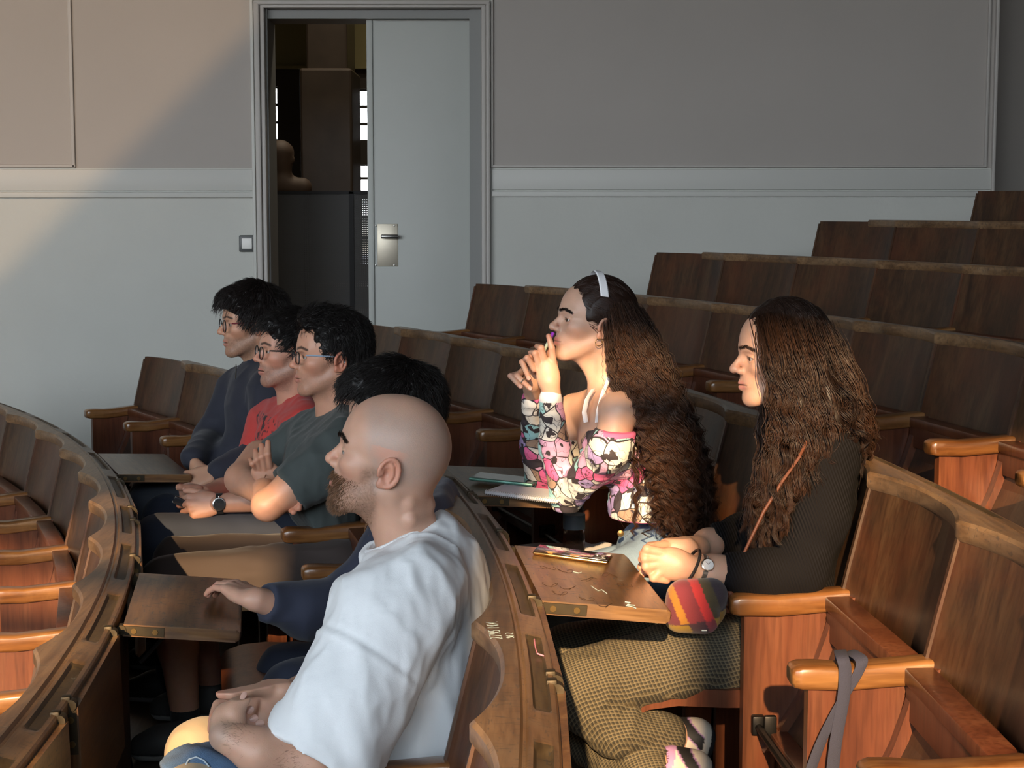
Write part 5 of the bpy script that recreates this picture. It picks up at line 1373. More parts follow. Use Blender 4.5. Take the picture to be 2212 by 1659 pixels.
for a_, b_ in ((P(399, 1535, 4.66), P(404, 1600, 4.66)), (P(458, 1490, 5.0), P(466, 1560, 5.0))):
    S = SDF(np.minimum(a_, b_) - 0.06, np.maximum(a_, b_) + 0.06, 0.005); S.cap(a_, b_, 0.042, 0.04); sdf_obj(R, 'sock', S, M['cloth'], (0.015, 0.015, 0.016), 1)
shoe(R, np.array([P(430, 1600, 4.64)[0] + 0.03, 4.64, DZ + 0.002]), np.array([P(275, 1620, 4.60)[0], 4.60, DZ + 0.002]), (0.07, 0.07, 0.07), (0.42, 0.42, 0.40), 0.05)
shoe(R, np.array([P(490, 1560, 5.0)[0], 5.0, DZ + 0.002]), np.array([P(320, 1560, 4.98)[0], 4.98, DZ + 0.002]), (0.07, 0.07, 0.07), (0.42, 0.42, 0.40), 0.05)

# ============ man in the red t-shirt
Y = 5.42
R = person('man with thin glasses in a red printed t-shirt', P(640, 1290, Y)); SK = (0.55, 0.29, 0.20)
Hr = Head(641, 772, Y, yaw=0.36, pitch=0.06, scale=1.02)
parts = [body_head(Hr, SK, P(640, 895, Y + 0.03), 0.060, dict(jaw=1.04, nose=1.15), dict(brow=(0.02, 0.013, 0.01), beard=(0.12, 0.07, 0.055), beard_amt=0.6, red=0.8), h=0.0026)]
w2 = P(472, 1088, 5.16)
parts.append(arm_part([P(660, 1040, 5.25), P(600, 1075, 5.18), w2], [0.046, 0.044, 0.029], SK))
parts.append(arm_part([P(560, 1040, 5.58), P(480, 1060, 5.40), P(440, 1068, 5.28)], [0.042, 0.038, 0.029], SK))
def rh(S):
    t1, _ = hand_sdf(S, w2, np.array([-0.95, -0.10, -0.08]), (0.25, 0.93, -0.25), True, [(42, 60, 25), (46, 62, 25), (48, 62, 25), (50, 60, 25)], 0.0, 1.0, thumb=((0.75, 0.45, 0.4), (0.9, 0.2, 0.3)))
    t2, _ = hand_sdf(S, P(440, 1068, 5.28), np.array([-0.95, -0.25, 0.02]), (-0.25, -0.85, -0.3), False, [(40, 55, 25)] * 4, 0.0, 0.95, thumb=((0.8, 0.4, 0.3), (0.9, 0.2, 0.3))); return t1 + t2
parts.append(hand_part(rh, P(355, 1150, 5.02), P(500, 1020, 5.40), (0.56, 0.29, 0.20), 0.0028))
_n = P(640, 895, 5.45); finish_body(R, parts, links=[(0, 1, [_n, P(660, 940, 5.26), P(661, 1038, 5.25)]), (0, 2, [_n, P(590, 930, 5.60), P(561, 1039, 5.58)]), (1, 3, [w2 + 0.004, w2 + 0.002, w2])]); NAILS.clear()
add_eyes(R, Hr)
glasses(R, Hr, (0.02, 0.02, 0.02), None, 0.0235, 0.0190, 0.009, 0.106, 'thin dark-rimmed glasses', 2.4)
men_hair(R, Hr, [((-0.012, 0, 0.060), (0.102, 0.086, 0.094)), ((0.058, 0.005, 0.095), (0.052, 0.066, 0.042))], [((0, 0, -0.05), (0.2, 0, -1))], 6500, 0.026, flow_crown(0.9, 0.3), 0.07, BLACK, 0.0007, 0.005, wave=0.25,
         subs=[((0.108, 0, 0.002), (0.058, 0.10, 0.078)), ((0.035, 0.10, -0.030), (0.032, 0.06, 0.052)), ((0.035, -0.10, -0.030), (0.032, 0.06, 0.052))])
S = ASDF(0.0065)
S.ell(P(628, 980, Y + 0.04), (0.12, 0.20, 0.18)); S.ell(P(595, 1090, Y + 0.03), (0.15, 0.185, 0.13), k=0.06); S.chain([P(640, 890, Y), P(660, 925, 5.25)], [0.075, 0.085], k=0.05); S.chain([P(640, 890, Y + 0.04), P(590, 915, 5.62)], [0.075, 0.08], k=0.05)
S.chain([P(665, 930, 5.24), P(650, 1010, 5.22)], [0.082, 0.075], k=0.03); S.chain([P(585, 920, 5.63), P(550, 1000, 5.63)], [0.078, 0.068], k=0.03)
S.cut(P(603, 872, Y), np.array([-0.60, -0.20, 0.77]), k=0.008); S.disp(folds(0.006, 13, (1, 1, 1), 9.0))
def redcol(V):
    c = flatcol(V, (0.50, 0.045, 0.038)); f = (V[:, 1] < Y + 0.12) & (V[:, 0] < P(612, 1000, 5.3)[0]); uv = V[:, 2] * 26; s_ = (V[:, 1] * 1.0 - V[:, 0] * 1.2) * 34
    pat = (np.abs(vnoise(s_ * 1.4 + 3, uv * 1.4, s_ * 0)) < 0.16) & (V[:, 2] < P(560, 905, 5.3)[2]) & (V[:, 2] > P(560, 1030, 5.3)[2]); c[f & pat] = (0.03, 0.012, 0.014); return c
sdf_obj(R, 't_shirt', S, M['cloth'], None, 1, redcol, 'red t-shirt with black brush lettering')
S = ASDF(0.008)
S.cap(P(650, 1165, 5.28), P(640, 1150, 5.60), 0.10, 0.10); S.chain([P(650, 1165, 5.28), P(345, 1165, 5.14)], [0.10, 0.078], k=0.04); S.chain([P(640, 1150, 5.60), P(360, 1120, 5.55)], [0.10, 0.078], k=0.04); S.cap(P(345, 1165, 5.14), P(380, 1480, 5.18), 0.07, 0.055, k=0.03); S.cap(P(360, 1120, 5.55), P(390, 1440, 5.55), 0.07, 0.055, k=0.03)
S.disp(folds(0.006, 15, (0.6, 1, 1), 2.0)); sdf_obj(R, 'jeans', S, M['cloth'], (0.022, 0.030, 0.052), 1)
for yy in (5.18, 5.55): shoe(R, np.array([P(400, 1500, yy)[0] + 0.05, yy, DZ + 0.002]), np.array([P(400, 1500, yy)[0] - 0.2, yy, DZ + 0.002]), (0.02, 0.02, 0.022), (0.3, 0.3, 0.29))
# watch
def watch(name, c, axis, face_n, r_w, face_r, band_col, case_col, dial_col, lab, width=0.009, metal=0.0):
    Rw = empty(name, tuple(c)); a = unit(axis); n_ = np.asarray(face_n, float); n_ = unit(n_ - a * (n_ @ a)); b_ = np.cross(a, n_)
    m = MB(); rings = []
    for t_ in np.linspace(0, 2 * math.pi, 33):
        o_ = math.cos(t_) * n_ + math.sin(t_) * b_; o2 = c + o_ * r_w
        rings.append([o2 - a * width, o2 + a * width, o2 + a * width + o_ * 0.003, o2 - a * width + o_ * 0.003])
    m.loft(rings, cap=False); under(Rw, m.obj('band', [simple('watch_band', band_col, 0.4, metal)]))
    def disc(r1, r2, h0, h1): 
        return [[c + n_ * (r_w + h) + r * (math.cos(q) * a + math.sin(q) * b_) for q in np.linspace(0, 2 * math.pi, 24, endpoint=False)] for r, h in ((r1 * 0.9, h0), (r1, h0 + 0.001), (r1, h1 - 0.001), (r2, h1))]
    m = MB(); m.loft(disc(face_r, face_r * 0.9, 0.0, 0.0085)); cs = m.obj('case', [simple('watch_case', case_col, 0.22, 1.0)], smooth=True); under(Rw, cs)
    m = MB(); m.loft(disc(face_r * 0.84, face_r * 0.83, 0.006, 0.0095)); under(Rw, m.obj('dial', [simple('watch_dial', dial_col, 0.15, coat=1.0)], smooth=True))
    m = MB()
    for an, ln in ((0.6, 0.6), (2.2, 0.45)): m.tube([c + n_ * (r_w + 0.0098), c + n_ * (r_w + 0.0098) + face_r * ln * (math.cos(an) * a + math.sin(an) * b_)], 0.0006, 4)
    under(Rw, m.obj('hands', [simple('watch_hands', (0.6, 0.6, 0.6), 0.3, 1.0)])); 
    m = MB(); m.tube([c + n_ * (r_w + 0.004) + b_ * face_r, c + n_ * (r_w + 0.004) + b_ * (face_r + 0.004)], 0.002, 8); under(Rw, m.obj('crown', [M['chrome']]))
    tag(Rw, lab, 'watch'); return Rw
watch('wrist_watch', P(472, 1088, 5.165) + np.array([0.005, 0, 0]), np.array([-0.98, -0.10, -0.05]), (-0.1, -0.97, 0.12), 0.0305, 0.021, (0.02, 0.02, 0.02), (0.7, 0.7, 0.7), (0.01, 0.01, 0.012), 'black-dialled wrist watch on the man in the red t-shirt', 0.010)
Ph = empty('pocket_object', tuple(P(398, 1088, 5.16))); m = MB(); m.bbox(-0.035, 0.035, -0.006, 0.006, -0.012, 0.012, b=0.004); o = m.obj('shell', [simple('phone_dark', (0.03, 0.03, 0.035), 0.2, coat=0.5)], smooth=True); o.parent = Ph; m = MB(); m.bbox(-0.036, 0.036, -0.0045, 0.0045, -0.0128, -0.0095, b=0.001); o = m.obj('rim', [M['chrome']]); o.parent = Ph; Ph.rotation_euler = (0.3, 0.5, 0.2)
tag(Ph, 'small dark phone with a shiny rim held in folded hands', 'phone')

# ============ man in the dark zip sweater
Y = 5.90
R = person('man with round glasses in a dark zip-neck sweater', P(545, 1230, Y)); SK = (0.52, 0.29, 0.19)
Hd = Head(556, 708, Y, yaw=0.36, pitch=-0.02, scale=1.03)
parts = [body_head(Hd, SK, P(572, 818, Y + 0.03), 0.056, dict(jaw=0.96, chin=0.003, nose=1.2), dict(brow=(0.02, 0.013, 0.01), beard=(0.09, 0.05, 0.035), beard_amt=0.55), h=0.0026)]
def dh(S):
    t1, _ = hand_sdf(S, P(462, 1022, 5.52), np.array([-0.85, -0.15, -0.25]), (0.1, 0.7, -0.6), True, [(40, 55, 25)] * 4, 0.0, 1.0, thumb=((0.7, 0.4, 0.5), (0.9, 0.2, 0.3)))
    t2, _ = hand_sdf(S, P(412, 1000, 5.72), np.array([0.25, -0.6, -0.55]), (0.5, -0.3, -0.6), False, [(30, 45, 25)] * 4, 0.0, 1.0, thumb=((0.8, 0.4, 0.3), (0.9, 0.2, 0.3))); return t1 + t2
parts.append(hand_part(dh, P(370, 1075, 5.38), P(500, 975, 5.80), SK, 0.003))
_n = P(572, 818, 5.93); finish_body(R, parts, links=[(0, 1, [_n, P(590, 860, 5.74), P(562, 985, 5.64), P(470, 1021, 5.53)])]); NAILS.clear()
add_eyes(R, Hd)
glasses(R, Hd, (0.012, 0.012, 0.013), (0.16, 0.02, 0.03), 0.0230, 0.0205, 0.009, 0.106, 'black round glasses with dark red temples', 2.2)
men_hair(R, Hd, [((-0.012, 0, 0.062), (0.108, 0.092, 0.096)), ((0.058, 0, 0.092), (0.058, 0.074, 0.050)), ((-0.065, 0, 0.045), (0.055, 0.075, 0.075))], [((0, 0, -0.042), (0.25, 0, -1))], 7000, 0.036, flow_crown(0.35, 0.6), 0.10, (0.013, 0.009, 0.008), 0.0008, 0.006, wave=0.2,
         subs=[((0.108, 0, -0.008), (0.058, 0.12, 0.074)), ((0.040, 0.10, -0.030), (0.030, 0.06, 0.046)), ((0.040, -0.10, -0.030), (0.030, 0.06, 0.046))])
S = ASDF(0.007); DK = (0.016, 0.018, 0.030)
S.ell(P(560, 890, Y + 0.04), (0.12, 0.20, 0.185)); S.ell(P(535, 1020, Y + 0.03), (0.15, 0.19, 0.145), k=0.06); S.chain([P(575, 815, Y), P(590, 845, 5.73)], [0.075, 0.085], k=0.05); S.chain([P(570, 815, Y + 0.04), P(520, 840, 6.10)], [0.075, 0.08], k=0.05)
S.chain([P(592, 850, 5.72), P(565, 985, 5.62), P(475, 1020, 5.54)], [0.082, 0.064, 0.046], k=0.03); S.chain([P(515, 845, 6.11), P(455, 950, 6.05), P(418, 990, 5.78)], [0.078, 0.062, 0.045], k=0.03)
S.cut(P(470, 1020, 5.535), np.array([-0.9, -0.1, -0.2])) if False else None
S.cap(P(575, 820, Y + 0.02), P(566, 775, Y), 0.066, 0.063, k=0.01); S.cap(P(572, 810, Y + 0.02), P(560, 750, Y), 0.0585, 0.059, sub=True); S.cut(P(540, 772, Y), np.array([-0.45, -0.2, 0.87]))
S.disp(folds(0.006, 12, (1, 1, 1), 11.0)); sdf_obj(R, 'sweater', S, M['cloth'], DK, 1)
m = MB(); m.tube([P(510, 788, 5.80), P(510, 800, 5.79), P(509, 818, 5.775)], 0.0022, 6); under(R, m.obj('zip', [M['chrome']]))
S = ASDF(0.008)
S.cap(P(550, 1085, 5.76), P(545, 1075, 6.06), 0.10, 0.10); S.chain([P(550, 1085, 5.76), P(320, 1095, 5.62)], [0.10, 0.076], k=0.04); S.chain([P(545, 1075, 6.06), P(330, 1070, 6.0)], [0.10, 0.076], k=0.04); S.cap(P(320, 1095, 5.62), P(340, 1380, 5.65), 0.07, 0.055, k=0.03); S.cap(P(330, 1070, 6.0), P(350, 1330, 6.0), 0.07, 0.055, k=0.03)
S.disp(folds(0.005, 15)); sdf_obj(R, 'jeans', S, M['cloth'], (0.050, 0.058, 0.075), 1)
for yy in (5.65, 6.0): shoe(R, np.array([P(350, 1400, yy)[0] + 0.05, yy, DZ + 0.002]), np.array([P(350, 1400, yy)[0] - 0.2, yy, DZ + 0.002]), (0.02, 0.02, 0.022), (0.3, 0.3, 0.29))
# ------------------------------------------------------------------ the two women
def catmull(pts, n):
    """pts (..., K, 3) -> (..., n, 3)"""
    K = pts.shape[-2]; t = np.linspace(0, K - 1, n); i = np.minimum(t.astype(int), K - 2); f = (t - i)[:, None]
    g = lambda j: pts[..., np.clip(j, 0, K - 1), :]
    p0, p1, p2, p3 = g(i - 1), g(i), g(i + 1), g(i + 2)
    return 0.5 * (2 * p1 + (p2 - p0) * f + (2 * p0 - 5 * p1 + 4 * p2 - p3) * f ** 2 + (3 * p1 - p0 - 3 * p2 + p3) * f ** 3)

def long_hair(guides, n, npts, spread, wave, wlen, rad, base, rngx, per=34, r0=0.006, lock_r=0.0055, curl=1.0):
    """guides: (G, K, 3) room polylines. Locks lie between neighbouring guides; each lock waves as one and tapers to its tip"""
    G = np.asarray(guides); nl = max(6, n // per); K = G.shape[1]
    t = rngx.random(nl) * (len(G) - 1); i = np.minimum(t.astype(int), len(G) - 2); f = (t - i)[:, None, None]
    ctrl = G[i] * (1 - f) + G[i + 1] * f
    sp = np.linspace(0, 1, K)[None, :, None] ** 0.8; ctrl = ctrl + rngx.standard_normal((nl, 1, 3)) * (r0 + spread * sp) * np.array([1.0, 0.9, 0.3])
    ctrl[:, -1] += rngx.standard_normal((nl, 3)) * np.array([0.012, 0.010, 0.030])
    path = catmull(ctrl, npts); s_ = np.linspace(0, 1, npts)[None, :]; L = np.linalg.norm(np.diff(path, axis=1), axis=2).sum(1)[:, None]
    ph = rngx.random(nl)[:, None] * 6.283; wl = (wlen * (0.75 + 0.5 * rngx.random(nl)))[:, None]; amp = wave * (0.6 + 0.8 * rngx.random(nl))[:, None] * np.clip((s_ - 0.06) * 2.0, 0, 1)
    w_ = 2 * math.pi * s_ * L / wl + ph
    T = np.gradient(path, axis=1); T /= np.linalg.norm(T, axis=2, keepdims=True) + 1e-9; A = np.cross(T, np.array([0.2, 1.0, 0.1])); A /= np.linalg.norm(A, axis=2, keepdims=True); B_ = np.cross(T, A)
    path = path + A * (amp * np.sin(w_))[..., None] + B_ * (amp * curl * np.cos(w_))[..., None]
    # strands inside the locks
    li = rngx.integers(0, nl, n); off = rngx.standard_normal((n, 2)); tp = np.interp(np.linspace(0, 1, npts), [0, 0.15, 0.7, 1], [1.2, 1.15, 0.9, 0.30])[None, :]
    fl = rngx.standard_normal((n, 2)) * 0.5; q = s_ * (2 + 3 * rngx.random((n, 1))) + rngx.random((n, 1)) * 6
    ox = lock_r * tp * (off[:, :1] + fl[:, :1] * np.sin(q * 3)); oy = lock_r * tp * (off[:, 1:] + fl[:, 1:] * np.cos(q * 3))
    out = path[li] + A[li] * ox[..., None] + B_[li] * oy[..., None]
    fly = rngx.random(n) < 0.06; out[fly] += (rngx.standard_normal((fly.sum(), 1, 3)) * 0.012) * (np.linspace(0, 1, npts) ** 1.3)[None, :, None]
    lk = 0.55 + 0.9 * rngx.random((nl, 1)); col = np.asarray(base)[None] * lk[li] * (0.65 + 0.7 * rngx.random((n, 1)))
    return strand_mesh('hair', out, rad * (0.6 + 0.8 * rngx.random(n)), col, 0.35)

# cloth materials -------------------------------------------------
def print_cloth(name):
    m, nt, b = new_mat(name); N = nt.nodes; L = nt.links; b.inputs['Roughness'].default_value = 0.8
    tc = N.new('ShaderNodeTexCoord'); no = N.new('ShaderNodeTexNoise'); no.inputs['Scale'].default_value = 9; no.inputs['Detail'].default_value = 2
    L.new(tc.outputs['Object'], no.inputs['Vector'])
    ad = N.new('ShaderNodeMix'); ad.data_type = 'VECTOR'; ad.inputs[0].default_value = 0.035; L.new(tc.outputs['Object'], ad.inputs[4]); L.new(no.outputs['Color'], ad.inputs[5])
    def vor(scale, feat, dist='EUCLIDEAN'):
        v = N.new('ShaderNodeTexVoronoi'); v.feature = feat; v.inputs['Scale'].default_value = scale
        if feat == 'F1': v.distance = dist
        L.new(ad.outputs[1], v.inputs['Vector']); return v
    v1 = vor(24, 'F1'); v2 = vor(24, 'DISTANCE_TO_EDGE'); v3 = vor(62, 'F1', 'CHEBYCHEV')
    sep = N.new('ShaderNodeSeparateColor'); L.new(v1.outputs['Color'], sep.inputs[0])
    r = N.new('ShaderNodeValToRGB'); r.color_ramp.interpolation = 'CONSTANT'; e = r.color_ramp.elements
    pal = [(0.0, (0.72, 0.70, 0.66)), (0.26, (0.68, 0.38, 0.55)), (0.42, (0.72, 0.14, 0.32)), (0.52, (0.40, 0.30, 0.55)), (0.64, (0.33, 0.60, 0.62)), (0.74, (0.72, 0.68, 0.60)), (0.91, (0.05, 0.04, 0.05)), (0.96, (0.36, 0.24, 0.17))]
    e[0].position = 0; e[0].color = (*pal[0][1], 1); e[1].position = pal[1][0]; e[1].color = (*pal[1][1], 1)
    for p_, c_ in pal[2:]: q = e.new(p_); q.color = (*c_, 1)
    L.new(sep.outputs[0], r.inputs[0])
    # inner squiggles on part of the cells
    sep3 = N.new('ShaderNodeSeparateColor'); L.new(v3.outputs['Color'], sep3.inputs[0])
    r3 = N.new('ShaderNodeValToRGB'); r3.color_ramp.interpolation = 'CONSTANT'; r3.color_ramp.elements[0].color = (0, 0, 0, 1); r3.color_ramp.elements[1].position = 0.90; r3.color_ramp.elements[1].color = (1, 1, 1, 1); L.new(sep3.outputs[1], r3.inputs[0])
    m1 = N.new('ShaderNodeMix'); m1.data_type = 'RGBA'; m1.inputs[7].default_value = (0.04, 0.03, 0.035, 1); L.new(r3.outputs[0], m1.inputs[0]); L.new(r.outputs[0], m1.inputs[6])
    wv = N.new('ShaderNodeTexNoise'); wv.inputs['Scale'].default_value = 34; wv.inputs['Detail'].default_value = 1; L.new(tc.outputs['Object'], wv.inputs['Vector'])
    rw = N.new('ShaderNodeValToRGB'); ew = rw.color_ramp.elements; ew[0].position = 0.485; ew[0].color = (0, 0, 0, 1); ew[1].position = 0.5; ew[1].color = (1, 1, 1, 1); q = ew.new(0.515); q.color = (0, 0, 0, 1); L.new(wv.outputs['Fac'], rw.inputs[0])
    m2 = N.new('ShaderNodeMix'); m2.data_type = 'RGBA'; m2.inputs[7].default_value = (0.03, 0.025, 0.03, 1); L.new(rw.outputs[0], m2.inputs[0]); L.new(m1.outputs[2], m2.inputs[6])
    re = N.new('ShaderNodeValToRGB'); re.color_ramp.elements[0].position = 0.022; re.color_ramp.elements[0].color = (1, 1, 1, 1); re.color_ramp.elements[1].position = 0.04; re.color_ramp.elements[1].color = (0, 0, 0, 1); L.new(v2.outputs['Distance'], re.inputs[0])
    m3 = N.new('ShaderNodeMix'); m3.data_type = 'RGBA'; m3.inputs[7].default_value = (0.03, 0.025, 0.03, 1); L.new(re.outputs[0], m3.inputs[0]); L.new(m2.outputs[2], m3.inputs[6])
    L.new(m3.outputs[2], b.inputs['Base Color']); return m
def check_cloth(name, base, dark, line, pitch):
    m, nt, b = new_mat(name); N = nt.nodes; L = nt.links; b.inputs['Roughness'].default_value = 0.9
    tc = N.new('ShaderNodeTexCoord'); mp = N.new('ShaderNodeMapping'); mp.inputs['Rotation'].default_value = (0, 0.42, 0); L.new(tc.outputs['Object'], mp.inputs[0])
    sx = N.new('ShaderNodeSeparateXYZ'); L.new(mp.outputs[0], sx.inputs[0])
    def stripe(sock, width, other=None):
        a = N.new('ShaderNodeMath'); a.operation = 'MULTIPLY'; a.inputs[1].default_value = 1 / pitch
        if other is not None:
            ad = N.new('ShaderNodeMath'); ad.operation = 'ADD'; L.new(sock, ad.inputs[0]); L.new(other, ad.inputs[1]); L.new(ad.outputs[0], a.inputs[0])
        else: L.new(sock, a.inputs[0])
        f = N.new('ShaderNodeMath'); f.operation = 'FRACT'; L.new(a.outputs[0], f.inputs[0]); c = N.new('ShaderNodeMath'); c.operation = 'LESS_THAN'; c.inputs[1].default_value = width; L.new(f.outputs[0], c.inputs[0]); return c.outputs[0]
    s1 = stripe(sx.outputs[0], 0.42); s2 = stripe(sx.outputs[2], 0.42, sx.outputs[1])
    l1 = stripe(sx.outputs[0], 0.14); l2 = stripe(sx.outputs[2], 0.14, sx.outputs[1])
    mx = N.new('ShaderNodeMath'); mx.operation = 'ADD'; L.new(s1, mx.inputs[0]); L.new(s2, mx.inputs[1]); hf = N.new('ShaderNodeMath'); hf.operation = 'MULTIPLY'; hf.inputs[1].default_value = 0.5; L.new(mx.outputs[0], hf.inputs[0])
    m1 = N.new('ShaderNodeMix'); m1.data_type = 'RGBA'; m1.inputs[6].default_value = (*dark, 1); m1.inputs[7].default_value = (*base, 1); L.new(hf.outputs[0], m1.inputs[0])
    ml = N.new('ShaderNodeMath'); ml.operation = 'MAXIMUM'; L.new(l1, ml.inputs[0]); L.new(l2, ml.inputs[1]); ml2 = N.new('ShaderNodeMath'); ml2.operation = 'MULTIPLY'; ml2.inputs[1].default_value = 0.55; L.new(ml.outputs[0], ml2.inputs[0])
    m2 = N.new('ShaderNodeMix'); m2.data_type = 'RGBA'; m2.inputs[7].default_value = (*line, 1); L.new(m1.outputs[2], m2.inputs[6]); L.new(ml2.outputs[0], m2.inputs[0])
    L.new(m2.outputs[2], b.inputs['Base Color']); return m
def rib_cloth(name, col, pitch):
    m, nt, b = new_mat(name); N = nt.nodes; L = nt.links; b.inputs['Roughness'].default_value = 0.9; b.inputs['Specular IOR Level'].default_value = 0.2; b.inputs['Base Color'].default_value = (*col, 1); 
    tc = N.new('ShaderNodeTexCoord'); sx = N.new('ShaderNodeSeparateXYZ'); L.new(tc.outputs['Object'], sx.inputs[0]); ad = N.new('ShaderNodeMath'); ad.operation = 'ADD'; L.new(sx.outputs[0], ad.inputs[0])
    mu = N.new('ShaderNodeMath'); mu.operation = 'MULTIPLY'; mu.inputs[1].default_value = 0.35; L.new(sx.outputs[2], mu.inputs[0]); L.new(mu.outputs[0], ad.inputs[1])
    a = N.new('ShaderNodeMath'); a.operation = 'MULTIPLY'; a.inputs[1].default_value = 6.283 / pitch; L.new(ad.outputs[0], a.inputs[0]); s_ = N.new('ShaderNodeMath'); s_.operation = 'SINE'; L.new(a.outputs[0], s_.inputs[0])
    bp = N.new('ShaderNodeBump'); bp.inputs['Strength'].default_value = 0.6; bp.inputs['Distance'].default_value = 0.002; L.new(s_.outputs[0], bp.inputs['Height']); L.new(bp.outputs['Normal'], b.inputs['Normal']); return m
M['print'] = print_cloth('comic_print_jersey')
M['check'] = check_cloth('olive_check', (0.115, 0.092, 0.052), (0.030, 0.028, 0.022), (0.22, 0.19, 0.125), 0.0075)
M['rib'] = rib_cloth('black_rib_knit', (0.0045, 0.004, 0.0048), 0.006)
M['denim_pale'] = simple('pale_denim', (0.20, 0.30, 0.42), 0.9, bump=0.6, bscale=700, var=0.5, vscale=14)
M['pink'] = simple('pink_jersey', (0.72, 0.16, 0.33), 0.8)
M['white_cloth'] = simple('white_band', (0.80, 0.80, 0.82), 0.8)

# ============ woman with the pen, elbows on the tablet
Y = 4.55      # her measures below were taken at this depth; PB brings them to her own seat
Q1 = 0.888
def PB(u, v, y): return P(u, v, y * Q1)
def PH(u, v, y): return P(u, v, 4.0 + (y - 4.335) * Q1)
ELN, ELF = 4.10, 4.33
R = person('long curly-haired woman in a printed off-shoulder top leaning on her elbows', PB(1460, 1290, Y)); W1 = R; SK = (0.55, 0.335, 0.24)
H1 = Head(1296, 711, Y * Q1, yaw=0.20, pitch=0.15, scale=0.985 * Q1)
nb = PB(1322, 868, Y + 0.02)
def bare(S, nb):
    L = H1.loc
    S.cap(L(PB(1318, 860, Y)), L(PB(1338, 890, 4.40)), 0.045, 0.052, k=0.05); S.cap(L(PB(1316, 860, Y + 0.04)), L(PB(1240, 890, 4.73)), 0.045, 0.05, k=0.05)
    S.ell(L(PB(1318, 945, Y + 0.02)), (0.088, 0.155, 0.10), k=0.05)
    S.cap(L(PB(1338, 888, 4.395)), L(PB(1318, 960, 4.375)), 0.050, 0.045, k=0.02); S.cap(L(PB(1240, 890, 4.73)), L(PB(1225, 960, 4.71)), 0.048, 0.044, k=0.02)
    S.cap(L(PB(1288, 893, Y - 0.03)), L(PB(1315, 880, 4.42)), 0.010, 0.010, k=0.02)
lo = np.minimum(np.array(HB[0]), np.array([-0.19, -0.24, -0.36])); hi = np.maximum(np.array(HB[1]), np.array([0.14, 0.25, 0.14]))
parts = [body_head(H1, SK, nb, 0.046, dict(jaw=0.93, nose=1.28, cheeks=0.98, lip=1.1), dict(brow=(0.02, 0.012, 0.010), lips=(0.50, 0.17, 0.17), red=0.4), bare, h=0.0025, box=(lo, hi))]
SDF.Q = Q1
wl = PH(1190, 838, 4.335)
def w1hand(S):
    tips = []
    S.ell(PH(1183, 805, 4.335), (0.031, 0.017, 0.042), k=0.02); S.cap(PH(1192, 850, 4.335), PH(1187, 825, 4.335), 0.025, 0.027, k=0.02)
    for a, m_, b_, r in (((1195, 782), (1192, 752), (1185, 726), 0.0088), ((1177, 782), (1169, 752), (1160, 748), 0.0092), ((1165, 788), (1156, 763), (1146, 762), 0.0088), ((1154, 797), (1139, 773), (1132, 778), 0.0080)):
        y2 = 4.33 if r == 0.0088 and a[0] == 1195 else 4.365
        tips.append(finger(S, [PH(*a, 4.335), PH(*m_, 4.325), PH(*b_, y2)], [r * 1.12, r, r * 0.82]))
    tips.append(finger(S, [PH(1200, 815, 4.35), PH(1195, 785, 4.385), PH(1186, 760, 4.39)], [0.013, 0.011, 0.009], k=0.008))
    return tips
parts.append(hand_part(w1hand, PH(1095, 870, 4.28), PH(1225, 700, 4.44), SK, 0.002))
def w1hand2(S):
    tips = []
    S.ell(PH(1146, 812, 4.415), (0.030, 0.018, 0.036), k=0.02); S.cap(PH(1150, 850, 4.46), PH(1148, 830, 4.43), 0.024, 0.026, k=0.02)
    for a, m_, b_, r in (((1140, 785), (1128, 782), (1143, 818), 0.0084), ((1132, 798), (1117, 812), (1146, 840), 0.0086), ((1125, 806), (1103, 812), (1125, 836), 0.0078)):
        tips.append(finger(S, [PH(*a, 4.40), PH(*m_, 4.36), PH(*b_, 4.335)], [r * 1.1, r, r * 0.8]))
        NAILS.append((PH(b_[0] - 1, b_[1] - 2, 4.3275), unit(PH(*b_, 4.335) - PH(*m_, 4.36)), np.array([0, -0.95, 0.3]), 0.0052))
    tips.append(finger(S, [PH(1150, 800, 4.39), PH(1150, 785, 4.37), PH(1146, 770, 4.345)], [0.0105, 0.009, 0.0078]))
    return tips
parts.append(hand_part(w1hand2, PH(1080, 880, 4.28), PH(1190, 740, 4.52), SK, 0.002))
_sh = PB(1330, 930, 4.385)
finish_body(R, parts, links=[(0, 1, [_sh, P(1225, 1060, ELN), PH(1196, 870, 4.337), PH(1193, 862, 4.337)]), (0, 2, [PB(1228, 950, 4.715), P(1170, 1040, ELF), PH(1152, 875, 4.48), PH(1151, 866, 4.475)])])
SDF.Q = 1.0; add_nails(R, M['nail']); add_eyes(R, H1, iris=(0.06, 0.035, 0.02), gaze=(1, 0.15, 0.05))
bv, bf, bc = brow_strands(H1, 420, (0.02, 0.012, 0.010), rng, 0.0038); data_obj(R, 'eyebrows', bv, bf, bc, M['hair'])
